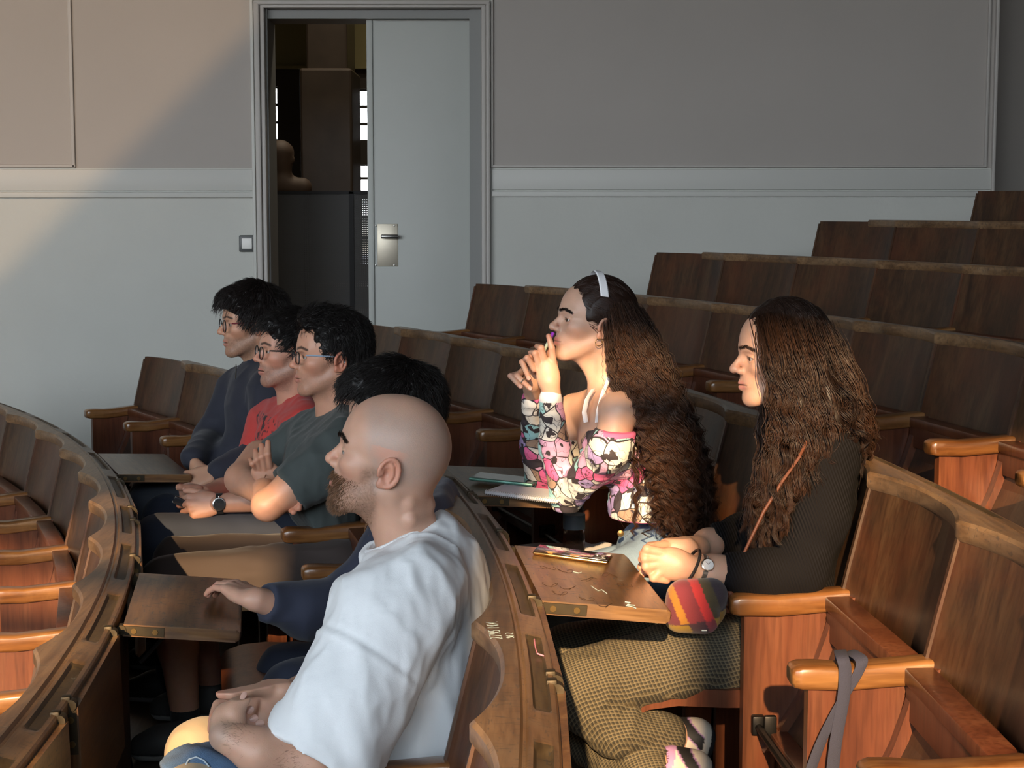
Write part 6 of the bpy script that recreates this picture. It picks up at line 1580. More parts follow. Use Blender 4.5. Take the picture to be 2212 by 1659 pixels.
# printed top
SDF.Q = Q1
S = SDF(P(1090, 1160, 3.78), P(1500, 790, 4.45), 0.0042)
S.ell(PB(1330, 960, Y + 0.02), (0.100, 0.165, 0.105)); S.ell(PB(1385, 1085, Y + 0.03), (0.092, 0.140, 0.105), k=0.05); S.cap(PB(1400, 1120, Y - 0.02), PB(1400, 1120, Y + 0.08), 0.095, 0.095, k=0.04)
S.chain([PB(1336, 905, 4.39), PB(1318, 970, 4.365), P(1224, 1076, ELN)], [0.058, 0.052, 0.043], k=0.03); S.chain([P(1224, 1076, ELN), P(1197, 960, 4.05), PH(1190, 858, 4.335)], [0.043, 0.041, 0.031], k=0.02)
S.chain([PB(1238, 905, 4.74), PB(1222, 970, 4.72), P(1168, 1046, ELF)], [0.055, 0.05, 0.043], k=0.03); S.chain([P(1168, 1046, ELF), P(1155, 960, 4.23), PH(1150, 864, 4.475)], [0.043, 0.040, 0.030], k=0.02)
S.cut(PB(1322, 905, Y), np.array([-0.12, -0.06, 1.0])) if False else None
def neckline(x, y, z): # remove the top above the off-shoulder edge, but keep the raised forearms
    edge = PB(1300, 900, Y)[2] + 0.10 * (x - PB(1300, 900, Y)[0]) * -1 - 0.25 * np.abs(y - Y * Q1) * 0.25; return np.maximum(edge - z, P(1226, 900, 4.0)[0] - x)
S.op(neckline, S.lo, S.lo + S.h * S.n, 0.0, True)
S.cut(PB(1390, 1132, Y), np.array([-0.1, 0, -1.0])); S.cut(PH(1190, 838, 4.335), np.array([-0.05, 0, 1.0]))
S.disp(folds(0.0035, 26, (0.7, 0.7, 1.8), 3.0), 0.012)
V, Fq = S.extract(); V = relax(V, Fq)
sdf = under(R, link_mesh('printed_top', raw_mesh('printed_top', V, Fq, True), [M['print'], M['pink'], M['white_cloth']])); sdf['label'] = 'off-shoulder jersey top with a pink, mint and black comic print'
cz = V[Fq].mean(1); ze = PB(1300, 902, Y)[2]; zh = PB(1390, 1122, Y)[2]; mi = np.zeros(len(Fq), np.int32)
mi[(cz[:, 2] > ze - 0.020 - 0.1 * (cz[:, 0] - PB(1300, 900, Y)[0])) & (cz[:, 0] > PB(1300, 900, 4.4)[0])] = 1; mi[(cz[:, 2] < zh + 0.012) & (cz[:, 0] > PB(1315, 1100, Y)[0])] = 1
mi[(cz[:, 2] > PH(1190, 868, 4.335)[2]) & (cz[:, 0] < P(1226, 900, 4.0)[0]) & (cz[:, 1] < 4.07)] = 2
sdf.data.polygons.foreach_set('material_index', mi)
# halter straps
for a_ in ([PB(1325, 792, 4.47), PB(1316, 815, 4.445), PB(1302, 850, 4.445), PB(1293, 885, 4.452), PB(1290, 912, 4.455)], [PB(1282, 840, 4.475), PB(1268, 862, 4.49), PB(1262, 890, 4.50), PB(1266, 912, 4.505)]):
    m = MB(); m.loft([superring(*p_, (0.9, 0.3, 0.2), (0, -1, 0), 0.0065, 0.0022, 8, 3) for p_ in a_]); under(R, m.obj('halter_strap', [M['white_cloth']], smooth=True))
# jeans
S = ASDF(0.007)
S.ell(PB(1425, 1190, Y + 0.03), (0.118, 0.170, 0.095)); S.chain([PB(1430, 1225, 4.47), PB(1190, 1300, 4.36)], [0.092, 0.068], k=0.04); S.chain([PB(1430, 1225, 4.70), PB(1170, 1270, 4.68)], [0.092, 0.068], k=0.04); S.cap(PB(1190, 1300, 4.36), PB(1230, 1560, 4.38), 0.06, 0.05, k=0.03); S.cap(PB(1170, 1270, 4.68), PB(1190, 1520, 4.68), 0.06, 0.05, k=0.03)
S.cut(PB(1400, 1135, Y), np.array([-0.15, 0, 1.0])); S.disp(folds(0.004, 18)); V, Fq = S.extract(); under(R, link_mesh('jeans', raw_mesh('jeans', relax(V, Fq), Fq, True), [M['denim_pale']]))
m = MB(); c_ = PB(1340, 1150, 4.47); m.loft([[c_ + np.array([0, -0.01 - e, 0]) + r * np.array([math.cos(q), 0, math.sin(q)]) for q in np.linspace(0, 6.283, 12, endpoint=False)] for r, e in ((0.008, 0), (0.008, 0.004), (0.004, 0.006))]); under(R, m.obj('button', [M['screw']], smooth=True))
for yy in (4.40 * Q1, 4.68 * Q1): shoe(R, np.array([P(1230, 1500, yy)[0] + 0.06, yy, 2 * DZ + 0.002]), np.array([P(1230, 1500, yy)[0] - 0.18, yy, 2 * DZ + 0.002]), (0.03, 0.03, 0.03), (0.4, 0.4, 0.38))
SDF.Q = 1.0
# hair
HC = (0.026, 0.011, 0.0065)
S = SDF((-0.135, -0.105, -0.16), (0.12, 0.105, 0.165), 0.0035)
S.ell((-0.012, 0, 0.048), (0.104, 0.084, 0.102)); S.ell((-0.060, 0, 0.00), (0.062, 0.080, 0.11), k=0.03)
S.ell((0.112, 0, 0.005), (0.072, 0.13, 0.092), k=0.01, sub=True)
for q in (1, -1): S.ell((0.012, q * 0.10, -0.045), (0.036, 0.075, 0.072), k=0.01, sub=True)
S.disp(lambda x, y, z: -0.0022 * vnoise(x * 40, y * 180, z * 40)); V, Fq = S.extract(); hv = [(H1.w(V).astype(np.float32), Fq, flatcol(V, np.array(HC) * 0.6))]
sd = sample_surface(V, Fq, 5200, rng, lambda a: np.where(a[:, 2] > 0.02, 1.0, 0.25))
hv.append(short_hair(H1, sd, 6, 0.075, lambda p: np.stack([np.full(len(p), -1.0), p[:, 1] * 3, -0.2 - 4 * np.clip(-p[:, 0], 0, 0.1)], 1), 0.012, 0.0006, HC, rng, 0.04))
g = lambda l, *pts: [H1.w(l)] + [PB(*q) for q in pts]
G1 = [g((-0.030, 0.084, 0.050), (1342, 748, 4.44), (1362, 830, 4.40), (1402, 930, 4.38), (1432, 1030, 4.38), (1440, 1105, 4.38)),
      g((-0.045, 0.080, 0.075), (1370, 735, 4.43), (1400, 830, 4.385), (1436, 940, 4.37), (1456, 1050, 4.375), (1458, 1140, 4.38)),
      g((-0.070, 0.060, 0.070), (1388, 730, 4.46), (1430, 830, 4.42), (1468, 950, 4.40), (1485, 1060, 4.41), (1475, 1150, 4.42)),
      g((-0.100, 0.020, 0.060), (1400, 740, 4.53), (1448, 840, 4.51), (1492, 960, 4.50), (1515, 1060, 4.50), (1510, 1150, 4.50)),
      g((-0.085, -0.045, 0.060), (1392, 750, 4.62), (1435, 850, 4.62), (1475, 960, 4.62), (1495, 1070, 4.62), (1490, 1140, 4.62))]
hv.append(long_hair(G1, 7500, 44, 0.015, 0.0085, 0.042, 0.00070, (0.036, 0.015, 0.008), rng))
hv.append(long_hair(G1, 320, 44, 0.030, 0.011, 0.036, 0.0005, (0.055, 0.024, 0.012), rng))
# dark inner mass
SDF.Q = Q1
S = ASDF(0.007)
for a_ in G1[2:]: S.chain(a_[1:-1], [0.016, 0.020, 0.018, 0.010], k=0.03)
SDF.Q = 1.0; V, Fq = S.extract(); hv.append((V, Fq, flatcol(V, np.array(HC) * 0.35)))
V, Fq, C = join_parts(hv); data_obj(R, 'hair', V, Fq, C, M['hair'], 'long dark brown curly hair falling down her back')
# headband
m = MB(); rg = []
for t_ in np.linspace(0.40, math.pi - 0.40, 30):
    c_ = np.array([-0.004 + 0.016 * math.sin(t_), 0.0875 * math.cos(t_), 0.048 + 0.1065 * math.sin(t_)]); n_ = unit([0, math.cos(t_) / 0.0875, math.sin(t_) / 0.106])
    rg.append([H1.w(c_ + np.array([sx, 0, 0]) + n_ * e) for sx, e in ((-0.012, 0.0), (-0.009, 0.0025), (0.009, 0.0025), (0.012, 0.0))])
m.loft(rg); under(R, m.obj('headband', [M['white_cloth']], smooth=True))
HOOP = empty('hoop_earring', tuple(H1.w((0.000, 0.080, -0.030)))); m = MB(); c_ = H1.w((0.000, 0.082, -0.036)); m.tube([c_ + 0.0085 * (math.cos(t_) * H1.A[0] + math.sin(t_) * H1.A[2]) for t_ in np.linspace(0, 6.283, 25)], 0.0010, 6, cap=False); under(HOOP, m.obj('hoop', [simple('gold', (0.75, 0.52, 0.22), 0.25, 1.0)], smooth=True)); tag(HOOP, 'small gold hoop earring on the curly-haired woman', 'earring')
# pen
PEN = empty('pen', tuple(PH(1180, 755, 4.36))); a_, b_ = PH(1195, 719, 4.375), PH(1168, 772, 4.355)
m = MB(); m.tube([a_ + (b_ - a_) * 0.18, b_], 0.0042, 10); under(PEN, m.obj('barrel', [simple('pen_mint', (0.55, 0.68, 0.55), 0.3)], smooth=True)); m = MB(); m.tube([a_, a_ + (b_ - a_) * 0.22], 0.0046, 10); under(PEN, m.obj('cap', [simple('pen_purple', (0.42, 0.05, 0.60), 0.2, coat=0.6)], smooth=True)); tag(PEN, 'mint pen with a purple cap held to her lips', 'pen')
RING = empty('finger_ring', tuple(PH(1131, 819, 4.345))); m = MB(); c_ = PH(1131, 824, 4.348); d_ = unit(PH(1146, 840, 4.335) - PH(1117, 812, 4.36)); ax_ = rot_axes(d_); m.tube([c_ + 0.0093 * (math.cos(t_) * ax_[1] + math.sin(t_) * ax_[2]) for t_ in np.linspace(0, 6.283, 21)], 0.0014, 6, cap=False); under(RING, m.obj('band', [M['chrome']], smooth=True)); tag(RING, 'thin silver ring on a folded finger of the woman with the pen', 'ring')

# ============ woman in black with the plaid bag
Y = 3.52
R = person('woman with long wavy brown hair in a black ribbed top and checked trousers', P(1660, 1440, Y)); W2 = R; SK = (0.53, 0.31, 0.215)
H2 = Head(1709, 786, Y, yaw=0.10, pitch=-0.03, scale=0.915)
parts = [body_head(H2, SK, P(1752, 945, Y + 0.02), 0.047, dict(jaw=0.92, nose=1.28, cheeks=0.97, lip=1.1), dict(brow=(0.05, 0.028, 0.02), lips=(0.50, 0.18, 0.16), red=0.4))]
wn = P(1502, 1228, 3.285)
def w2hand(S):
    tips = []
    S.ell(P(1447, 1217, 3.275), (0.040, 0.020, 0.033), k=0.02, A=rot_axes((1, 0, -0.16))); S.cap(wn, P(1470, 1222, 3.28), 0.025, 0.026, k=0.02)
    for a, m_, b_, r in (((1432, 1195), (1398, 1186), (1386, 1208), 0.0090), ((1428, 1205), (1394, 1206), (1398, 1232), 0.0092), ((1426, 1217), (1396, 1224), (1412, 1244), 0.0090), ((1430, 1230), (1412, 1248), (1440, 1254), 0.0086)):
        tips.append(finger(S, [P(*a, 3.27), P(*m_, 3.265), P(*b_, 3.275)], [r * 1.15, r * 1.04, r * 0.85]))
    return tips
parts.append(hand_part(w2hand, P(1365, 1290, 3.18), P(1530, 1155, 3.36), SK, 0.0019))
parts.append(arm_part([P(1580, 1240, 3.30), P(1540, 1236, 3.295), wn], [0.036, 0.033, 0.0255], SK))
def w2hand2(S):
    tips = []
    S.ell(P(1462, 1188, 3.40), (0.044, 0.020, 0.028), k=0.02, A=rot_axes((1, 0, -0.1))); S.cap(P(1510, 1182, 3.46), P(1480, 1186, 3.42), 0.025, 0.026, k=0.02)
    for a, m_, b_, r in (((1440, 1178), (1406, 1178), (1388, 1196), 0.009), ((1436, 1186), (1400, 1200), (1384, 1225), 0.009), ((1440, 1195), (1400, 1225), (1386, 1240), 0.009), ((1450, 1200), (1410, 1240), (1390, 1240), 0.0085)):
        tips.append(finger(S, [P(*a, 3.39), P(*m_, 3.36), P(*b_, 3.325)], [r * 1.12, r * 1.02, r * 0.85]))
    return tips
parts.append(hand_part(w2hand2, P(1360, 1270, 3.28), P(1540, 1140, 3.52), SK, 0.0022))
parts.append(arm_part([P(1550, 1170, 3.54), P(1530, 1176, 3.50), P(1508, 1182, 3.46)], [0.033, 0.031, 0.0255], SK))
# ankles
parts.append(arm_part([P(1400, 1575, 3.33), P(1455, 1592, 3.36), P(1478, 1602, 3.37)], [0.040, 0.034, 0.033], SK, h=0.004)); parts.append(arm_part([P(1390, 1658, 3.275), P(1435, 1672, 3.28), P(1470, 1684, 3.285)], [0.040, 0.034, 0.033], SK, h=0.004))
_n = P(1752, 945, Y + 0.02)
finish_body(R, parts, links=[(0, 2, [_n, P(1770, 1000, 3.38), P(1730, 1230, 3.32), P(1582, 1240, 3.30)]), (2, 1, [wn, wn + [-0.002, 0, 0], wn + [-0.004, 0, 0]]), (0, 4, [_n, P(1740, 1000, 3.66), P(1640, 1180, 3.62), P(1552, 1170, 3.54)]), (4, 3, [P(1508, 1182, 3.46), P(1507, 1182, 3.459), P(1506, 1182, 3.458)]), (0, 5, [_n, P(1660, 1340, 3.45), P(1280, 1510, 3.28), P(1402, 1576, 3.33)]), (0, 6, [_n, P(1670, 1340, 3.5), P(1270, 1540, 3.30), P(1392, 1659, 3.275)])])
NAILS.clear(); add_eyes(R, H2, iris=(0.05, 0.028, 0.015), gaze=(1, 0.05, -0.03))
bv, bf, bc = brow_strands(H2, 300, (0.05, 0.028, 0.02), rng, 0.0034); data_obj(R, 'eyebrows', bv, bf, bc, M['hair'])
# black top
S = ASDF(0.0052)
S.ell(P(1752, 1055, Y + 0.02), (0.100, 0.165, 0.145)); S.ell(P(1705, 1190, Y + 0.02), (0.098, 0.145, 0.12), k=0.05); S.ell(P(1690, 1290, Y + 0.02), (0.12, 0.165, 0.09), k=0.05)
S.chain([P(1758, 955, Y), P(1785, 985, 3.39)], [0.062, 0.066], k=0.04); S.chain([P(1756, 955, Y + 0.04), P(1745, 985, 3.68)], [0.062, 0.066], k=0.04)
S.chain([P(1785, 990, 3.385), P(1770, 1110, 3.34), P(1728, 1232, 3.315), P(1640, 1243, 3.31), P(1562, 1240, 3.30)], [0.066, 0.058, 0.052, 0.048, 0.041], k=0.03)
S.chain([P(1745, 990, 3.69), P(1690, 1110, 3.72), P(1600, 1165, 3.64), P(1532, 1175, 3.51)], [0.064, 0.056, 0.050, 0.039], k=0.03)
S.cut(P(1560, 1240, 3.30), np.array([-1.0, 0, 0.12])); S.cap(P(1600, 1240, 3.305), P(1540, 1238, 3.295), 0.036, 0.036, sub=True) if False else None
S.cut(P(1745, 915, Y), np.array([-0.45, 0, 0.89]), k=0.01); S.disp(folds(0.004, 15, (1, 1, 1), 6.0))
def wcut(x, y, z): return np.maximum(P(1562, 1240, 3.30)[0] - x, y - 3.42) * -1
V, Fq = S.extract(); under(R, link_mesh('ribbed_top', raw_mesh('ribbed_top', relax(V, Fq), Fq, True), [M['rib']]))
# checked trousers
S = ASDF(0.0058)
S.ell(P(1665, 1350, Y + 0.02), (0.12, 0.175, 0.105)); S.chain([P(1655, 1412, 3.41), P(1460, 1428, 3.33), P(1258, 1478, 3.26)], [0.088, 0.076, 0.070], k=0.035); S.chain([P(1655, 1385, 3.65), P(1440, 1378, 3.60), P(1222, 1415, 3.56)], [0.088, 0.076, 0.068], k=0.03)
S.chain([P(1240, 1500, 3.25), P(1325, 1566, 3.27), P(1424, 1590, 3.345)], [0.062, 0.058, 0.052], k=0.010); S.chain([P(1225, 1425, 3.56), P(1285, 1600, 3.42), P(1392, 1668, 3.275)], [0.064, 0.060, 0.052], k=0.010)
S.disp(folds(0.006, 13, (0.6, 1, 1.3), 5.0)); S.disp(folds(0.004, 26, (0.7, 1, 1), 8.0))
V, Fq = S.extract(); V = relax(V, Fq); o = under(R, link_mesh('checked_trousers', raw_mesh('checked_trousers', V, Fq, True), [M['check']]))
# trainers with a purple-edged pale upper
def trainer(root, heel, toe, up, roll):
    heel = np.asarray(heel, float); toe = np.asarray(toe, float); d = unit(toe - heel); up = unit(np.asarray(up) - d * (np.asarray(up) @ d)); sd = np.cross(up, d); L = np.linalg.norm(toe - heel)
    q = lambda a, b_, c_=0.0: heel + d * a + up * b_ + sd * c_
    S = SDF(np.minimum(heel, toe) - 0.12, np.maximum(heel, toe) + 0.12, 0.0036)
    S.cap(q(0.035, 0.035), q(L * 0.6, 0.034), 0.040, 0.044, k=0.03); S.cap(q(L * 0.6, 0.034), q(L - 0.045, 0.030), 0.044, 0.038, k=0.03); S.cap(q(0.03, 0.04), q(0.035, 0.085), 0.037, 0.037, k=0.02); S.cap(q(0.05, 0.07), q(L * 0.55, 0.052), 0.035, 0.036, k=0.03)
    S.cut(q(0, 0.0), -up); S.cut(q(0, 0.112), up); S.cap(q(0.04, 0.09), q(0.045, 0.16), 0.030, 0.034, sub=True)
    V, Fq = S.extract(); V = relax(V, Fq); x = (V - heel) @ d; z = (V - heel) @ up
    c = flatcol(V, (0.66, 0.60, 0.52)); ph = np.abs(((x * 22 + z * 14) % 2) - 1)
    c[(ph < 0.26)] = (0.016, 0.016, 0.018); c[(ph >= 0.26) & (ph < 0.33)] = (0.42, 0.24, 0.48); c[z < 0.030] = (0.58, 0.53, 0.45); c[z < 0.014] = (0.02, 0.02, 0.022); c[(z > 0.095)] = (0.42, 0.24, 0.48)
    return data_obj(root, 'trainer', V, Fq, c, M['shoe'], 'black, cream and purple trainer')
trainer(R, P(1548, 1572, 3.375), P(1548, 1572, 3.375) + np.array([-0.06, 0.03, -0.235]), (-0.96, -0.12, 0.25), 0); trainer(R, P(1548, 1650, 3.285), P(1548, 1650, 3.285) + np.array([-0.10, 0.03, -0.215]), (-0.9, -0.15, 0.42), 0)
for a_, b_ in ((P(1466, 1592, 3.362), P(1490, 1602, 3.375)), (P(1450, 1676, 3.281), P(1476, 1686, 3.287))):
    S = SDF(np.minimum(a_, b_) - 0.06, np.maximum(a_, b_) + 0.06, 0.004); S.cap(a_, b_, 0.037, 0.038); S.cut(a_ - unit(b_ - a_) * 0.002, -(b_ - a_)); sdf_obj(R, 'ankle_sock', S, M['cloth'], (0.75, 0.74, 0.76), 1)
# hair
HC2 = (0.024, 0.012, 0.008)
S = SDF((-0.135, -0.115, -0.16), (0.12, 0.115, 0.165), 0.0035)
S.ell((-0.010, 0, 0.046), (0.104, 0.088, 0.104)); S.ell((-0.058, 0, -0.01), (0.064, 0.086, 0.12), k=0.03); S.ell((0.0, 0.062, -0.03), (0.055, 0.034, 0.10), k=0.02); S.ell((0.0, -0.062, -0.03), (0.055, 0.034, 0.10), k=0.02)
S.ell((0.118, 0, -0.005), (0.074, 0.13, 0.102), k=0.012, sub=True)
S.disp(lambda x, y, z: -0.003 * vnoise(x * 70, y * 120, z * 20)); V, Fq = S.extract(); hv = [(H2.w(V).astype(np.float32), Fq, flatcol(V, np.array(HC2) * 0.6))]
sd = sample_surface(V, Fq, 5600, rng, lambda a: np.where(a[:, 2] > -0.05, 1.0, 0.2))
hv.append(short_hair(H2, sd, 6, 0.085, lambda p: np.stack([-0.5 - 0 * p[:, 0], np.sign(p[:, 1]) * 0.8, np.full(len(p), -0.9)], 1), 0.014, 0.0006, HC2, rng, 0.05))
g = lambda l, *pts: [H2.w(l)] + [P(*q) for q in pts]
G2 = [g((0.055, 0.050, 0.110), (1668, 770, 3.40), (1688, 860, 3.375), (1690, 950, 3.35), (1660, 1050, 3.34), (1640, 1140, 3.345)),
      g((0.020, 0.075, 0.100), (1712, 780, 3.39), (1728, 870, 3.36), (1722, 960, 3.335), (1690, 1060, 3.325), (1675, 1150, 3.33)),
      g((-0.030, 0.080, 0.090), (1765, 780, 3.41), (1785, 860, 3.38), (1795, 920, 3.36), (1790, 960, 3.345), (1780, 1000, 3.335))]
G2b = [g((-0.030, 0.080, 0.090), (1765, 780, 3.41), (1788, 840, 3.385), (1805, 900, 3.37), (1815, 940, 3.36), (1812, 965, 3.36)),
       g((-0.080, 0.045, 0.080), (1808, 770, 3.46), (1835, 840, 3.44), (1852, 900, 3.43), (1858, 940, 3.43), (1850, 980, 3.43)),
       g((-0.100, -0.02, 0.070), (1812, 770, 3.55), (1838, 850, 3.55), (1850, 910, 3.55), (1855, 950, 3.55), (1845, 990, 3.55)),
       g((-0.060, -0.07, 0.080), (1790, 780, 3.62), (1815, 850, 3.63), (1825, 910, 3.63), (1825, 950, 3.63), (1820, 980, 3.63))]
G2c = [g((0.050, -0.055, 0.105), (1648, 770, 3.62), (1650, 850, 3.63), (1648, 930, 3.63), (1640, 1020, 3.62), (1630, 1100, 3.60)), g((0.0, -0.08, 0.09), (1690, 800, 3.62), (1690, 880, 3.64), (1680, 950, 3.64), (1670, 1030, 3.64), (1660, 1100, 3.62))]
BR2 = (0.027, 0.0125, 0.0075)
hv.append(long_hair(G2, 5200, 36, 0.013, 0.0070, 0.090, 0.00070, BR2, rng, lock_r=0.006)); hv.append(long_hair(G2b, 5200, 36, 0.012, 0.0072, 0.090, 0.00070, BR2, rng, lock_r=0.006)); hv.append(long_hair(G2c, 600, 30, 0.010, 0.006, 0.09, 0.0008, HC2, rng)); hv.append(long_hair(G2 + G2b, 160, 34, 0.030, 0.010, 0.08, 0.00045, BR2, rng))
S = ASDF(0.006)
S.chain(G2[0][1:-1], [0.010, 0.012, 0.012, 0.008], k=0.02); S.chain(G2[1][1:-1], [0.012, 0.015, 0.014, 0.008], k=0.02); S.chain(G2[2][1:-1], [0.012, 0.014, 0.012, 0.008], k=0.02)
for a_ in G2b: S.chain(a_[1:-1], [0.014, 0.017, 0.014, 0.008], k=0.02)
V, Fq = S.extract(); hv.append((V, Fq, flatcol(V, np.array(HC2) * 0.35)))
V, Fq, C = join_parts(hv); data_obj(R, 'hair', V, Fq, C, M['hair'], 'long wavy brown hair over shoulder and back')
# ------------------------------------------------------------------ small things
def tab_px(name, u, v, lift=0.0):
    """point of a raised tablet's top surface seen at a photo pixel"""
    T = TAB[name].matrix_world; o = np.array(T.translation); n = np.array(T.to_3x3() @ Vector((0, 0, 1))); o = o + n * lift
    c = np.array([0, 0, CAM_Z]); d = P(u, v, 1.0) - c; t = ((o - c) @ n) / (d @ n); return c + d * t
def flat_frame(name, pa, pb, lift=0.0):
    """matrix lying on the tablet: x from pa to pb, z the tablet normal, origin midway"""
    n = np.array(TAB[name].matrix_world.to_3x3() @ Vector((0, 0, 1))); x = unit(pb - pa); y = np.cross(n, x); o = (pa + pb) / 2 + n * lift
    return Matrix(((x[0], y[0], n[0], o[0]), (x[1], y[1], n[1], o[1]), (x[2], y[2], n[2], o[2]), (0, 0, 0, 1))), np.linalg.norm(pb - pa)
def place(root, M4): root.matrix_world = M4; bpy.context.view_layer.update(); return root
def kid(root, mb, name, mat, smooth=True): o = mb.obj(name, [mat], smooth=smooth); o.parent = root; return o

# bust: head and shoulders
SDF.Q = 1.0
S = SDF((hx(608, BY) - 0.35, BY - 0.3, hz(420, BY)), (hx(608, BY) + 0.35, BY + 0.3, hz(300, BY)), 0.012); bc_ = hx(606, BY)
S.ell((bc_, BY, hz(342, BY)), (0.10, 0.11, 0.14)); S.cap((bc_, BY, hz(365, BY)), (bc_ + 0.01, BY, hz(390, BY)), 0.075, 0.085, k=0.04); S.cap((bc_ - 0.16, BY, hz(405, BY)), (bc_ + 0.17, BY, hz(405, BY)), 0.09, 0.08, k=0.06); S.ell((bc_ + 0.095, BY - 0.03, hz(345, BY)), (0.025, 0.02, 0.03), k=0.02); S.ell((bc_ - 0.01, BY, hz(328, BY)), (0.115, 0.12, 0.09), k=0.03)
S.cut((0, 0, hz(416, BY)), (0, 0, -1)); V, Fq = S.extract(); o = link_mesh('bust_head', raw_mesh('bust_head', relax(V, Fq), Fq, True), [M['bust']]); at(o, BUST)
tag(BUST, 'brown plaster bust on a dark plinth in the hall behind the railing', 'bust')

# phone on the graffiti tablet
M['gold'] = simple('gold_case', (0.80, 0.58, 0.26), 0.22, 1.0)
def art_glass(name):
    m, nt, b = new_mat(name); N = nt.nodes; L = nt.links; b.inputs['Roughness'].default_value = 0.12; b.inputs['Coat Weight'].default_value = 1.0
    tc = N.new('ShaderNodeTexCoord'); v = N.new('ShaderNodeTexVoronoi'); v.inputs['Scale'].default_value = 55; L.new(tc.outputs['Object'], v.inputs['Vector']); sp = N.new('ShaderNodeSeparateColor'); L.new(v.outputs['Color'], sp.inputs[0])
    r = N.new('ShaderNodeValToRGB'); r.color_ramp.interpolation = 'CONSTANT'; e = r.color_ramp.elements; e[0].color = (0.03, 0.02, 0.025, 1); e[1].position = 0.45; e[1].color = (0.35, 0.08, 0.20, 1)
    for p_, c_ in ((0.6, (0.40, 0.20, 0.06)), (0.72, (0.10, 0.07, 0.09)), (0.88, (0.30, 0.25, 0.25))): q = e.new(p_); q.color = (*c_, 1)
    L.new(sp.outputs[0], r.inputs[0]); L.new(r.outputs[0], b.inputs['Base Color']); return m
M['phone_back'] = art_glass('phone_art_glass')
ph = empty('mobile_phone'); M4, L_ = flat_frame('w2', tab_px('w2', 1150, 1200), tab_px('w2', 1312, 1222)); place(ph, M4); L_ = 0.158
b1 = MB(); b1.bbox(-L_ / 2, L_ / 2, 0.0, 0.076, 0.001, 0.0095, b=0.0042, seg=3); kid(ph, b1, 'case', M['gold'])
b1 = MB(); b1.bbox(-L_ / 2 + 0.002, L_ / 2 - 0.002, 0.002, 0.074, 0.008, 0.0108, b=0.001); kid(ph, b1, 'back_glass', M['phone_back'])
b1 = MB(); b1.bbox(L_ / 2 - 0.034, L_ / 2 - 0.006, 0.006, 0.034, 0.0105, 0.0135, b=0.001); cm = kid(ph, b1, 'camera_plate', M['black'])
for (x_, y_) in ((L_ / 2 - 0.013, 0.013), (L_ / 2 - 0.027, 0.027), (L_ / 2 - 0.013, 0.027)):
    b1 = MB(); b1.loft([[(x_ + r * math.cos(q), y_ + r * math.sin(q), z_) for q in np.linspace(0, 6.283, 14, endpoint=False)] for r, z_ in ((0.005, 0.013), (0.005, 0.0150), (0.003, 0.0152))]); o = b1.obj('lens', [M['chrome']], smooth=True); o.parent = cm
tag(ph, 'phone in a shiny gold case lying on the graffiti tablet', 'phone')

# spiral notebook and green-edged pad
M['paper'] = simple('paper', (0.72, 0.72, 0.76), 0.8); M['wire'] = simple('white_wire', (0.75, 0.75, 0.76), 0.35, 0.2); M['cover'] = simple('dark_cover', (0.06, 0.045, 0.05), 0.5)
nbk = empty('spiral_notebook'); pa, pb = tab_px('w1', 1044, 1068), tab_px('w1', 1205, 1088); M4, L_ = flat_frame('w1', pa, pb); place(nbk, M4); D_ = 0.155
b1 = MB(); b1.bbox(-L_ / 2, L_ / 2, 0.004, D_, 0.0, 0.0015, b=0.0004, seg=1); kid(nbk, b1, 'cover', M['cover'])
b1 = MB(); b1.bbox(-L_ / 2 + 0.002, L_ / 2 - 0.002, 0.004, D_ - 0.002, 0.0016, 0.0085, b=0.0004, seg=1); kid(nbk, b1, 'pages', M['paper'])
nco = 34
for i in range(nco):
    x_ = -L_ / 2 + 0.006 + (L_ - 0.012) * i / (nco - 1); b1 = MB(); b1.tube([(x_, 0.003 + 0.0068 * math.cos(t_), 0.0055 + 0.0068 * math.sin(t_)) for t_ in np.linspace(0.6, 6.6, 12)], 0.00095, 5); kid(nbk, b1, 'wire_loop', M['wire'])
tag(nbk, 'open white spiral notebook on the tablet under her elbows', 'notebook')
pad = empty('tablet_computer'); M4, L_ = flat_frame('w1', tab_px('w1', 1012, 1036, 0.012), tab_px('w1', 1150, 1050, 0.012), 0.0); place(pad, M4)
b1 = MB(); b1.bbox(-L_ / 2, L_ / 2, 0.0, 0.11, -0.002, 0.006, b=0.003); kid(pad, b1, 'body', simple('green_case', (0.10, 0.24, 0.19), 0.35, 0.4)); b1 = MB(); b1.bbox(-L_ / 2 + 0.004, L_ / 2 - 0.004, 0.004, 0.106, 0.0055, 0.0068, b=0.0004, seg=1); kid(pad, b1, 'screen', simple('dark_screen', (0.05, 0.055, 0.05), 0.15, coat=0.5))
tag(pad, 'slim dark tablet computer with a green edge lying on the notebook', 'tablet computer')

# water bottle and paper on the lowered seat
M['pet'] = simple('clear_plastic', (0.9, 0.92, 0.95), 0.06, trans=1.0); M['pet'].node_tree.nodes['Principled BSDF'].inputs['Alpha'].default_value = 0.35; M['pet'].node_tree.nodes['Principled BSDF'].inputs['IOR'].default_value = 1.2
ZS = 2 * DZ + 0.439; bt = empty('water_bottle', (P(1240, 1150, 4.60)[0], 4.60, ZS)); b1 = MB()
prof = [(0.028, 0.0), (0.031, 0.004), (0.031, 0.03), (0.029, 0.034), (0.031, 0.038), (0.031, 0.062), (0.029, 0.066), (0.031, 0.070), (0.031, 0.12), (0.030, 0.13), (0.022, 0.155), (0.013, 0.172), (0.012, 0.184)]
b1.loft([[(r * math.cos(q), r * math.sin(q), z_) for q in np.linspace(0, 6.283, 20, endpoint=False)] for r, z_ in prof]); kid(bt, b1, 'bottle', M['pet'])
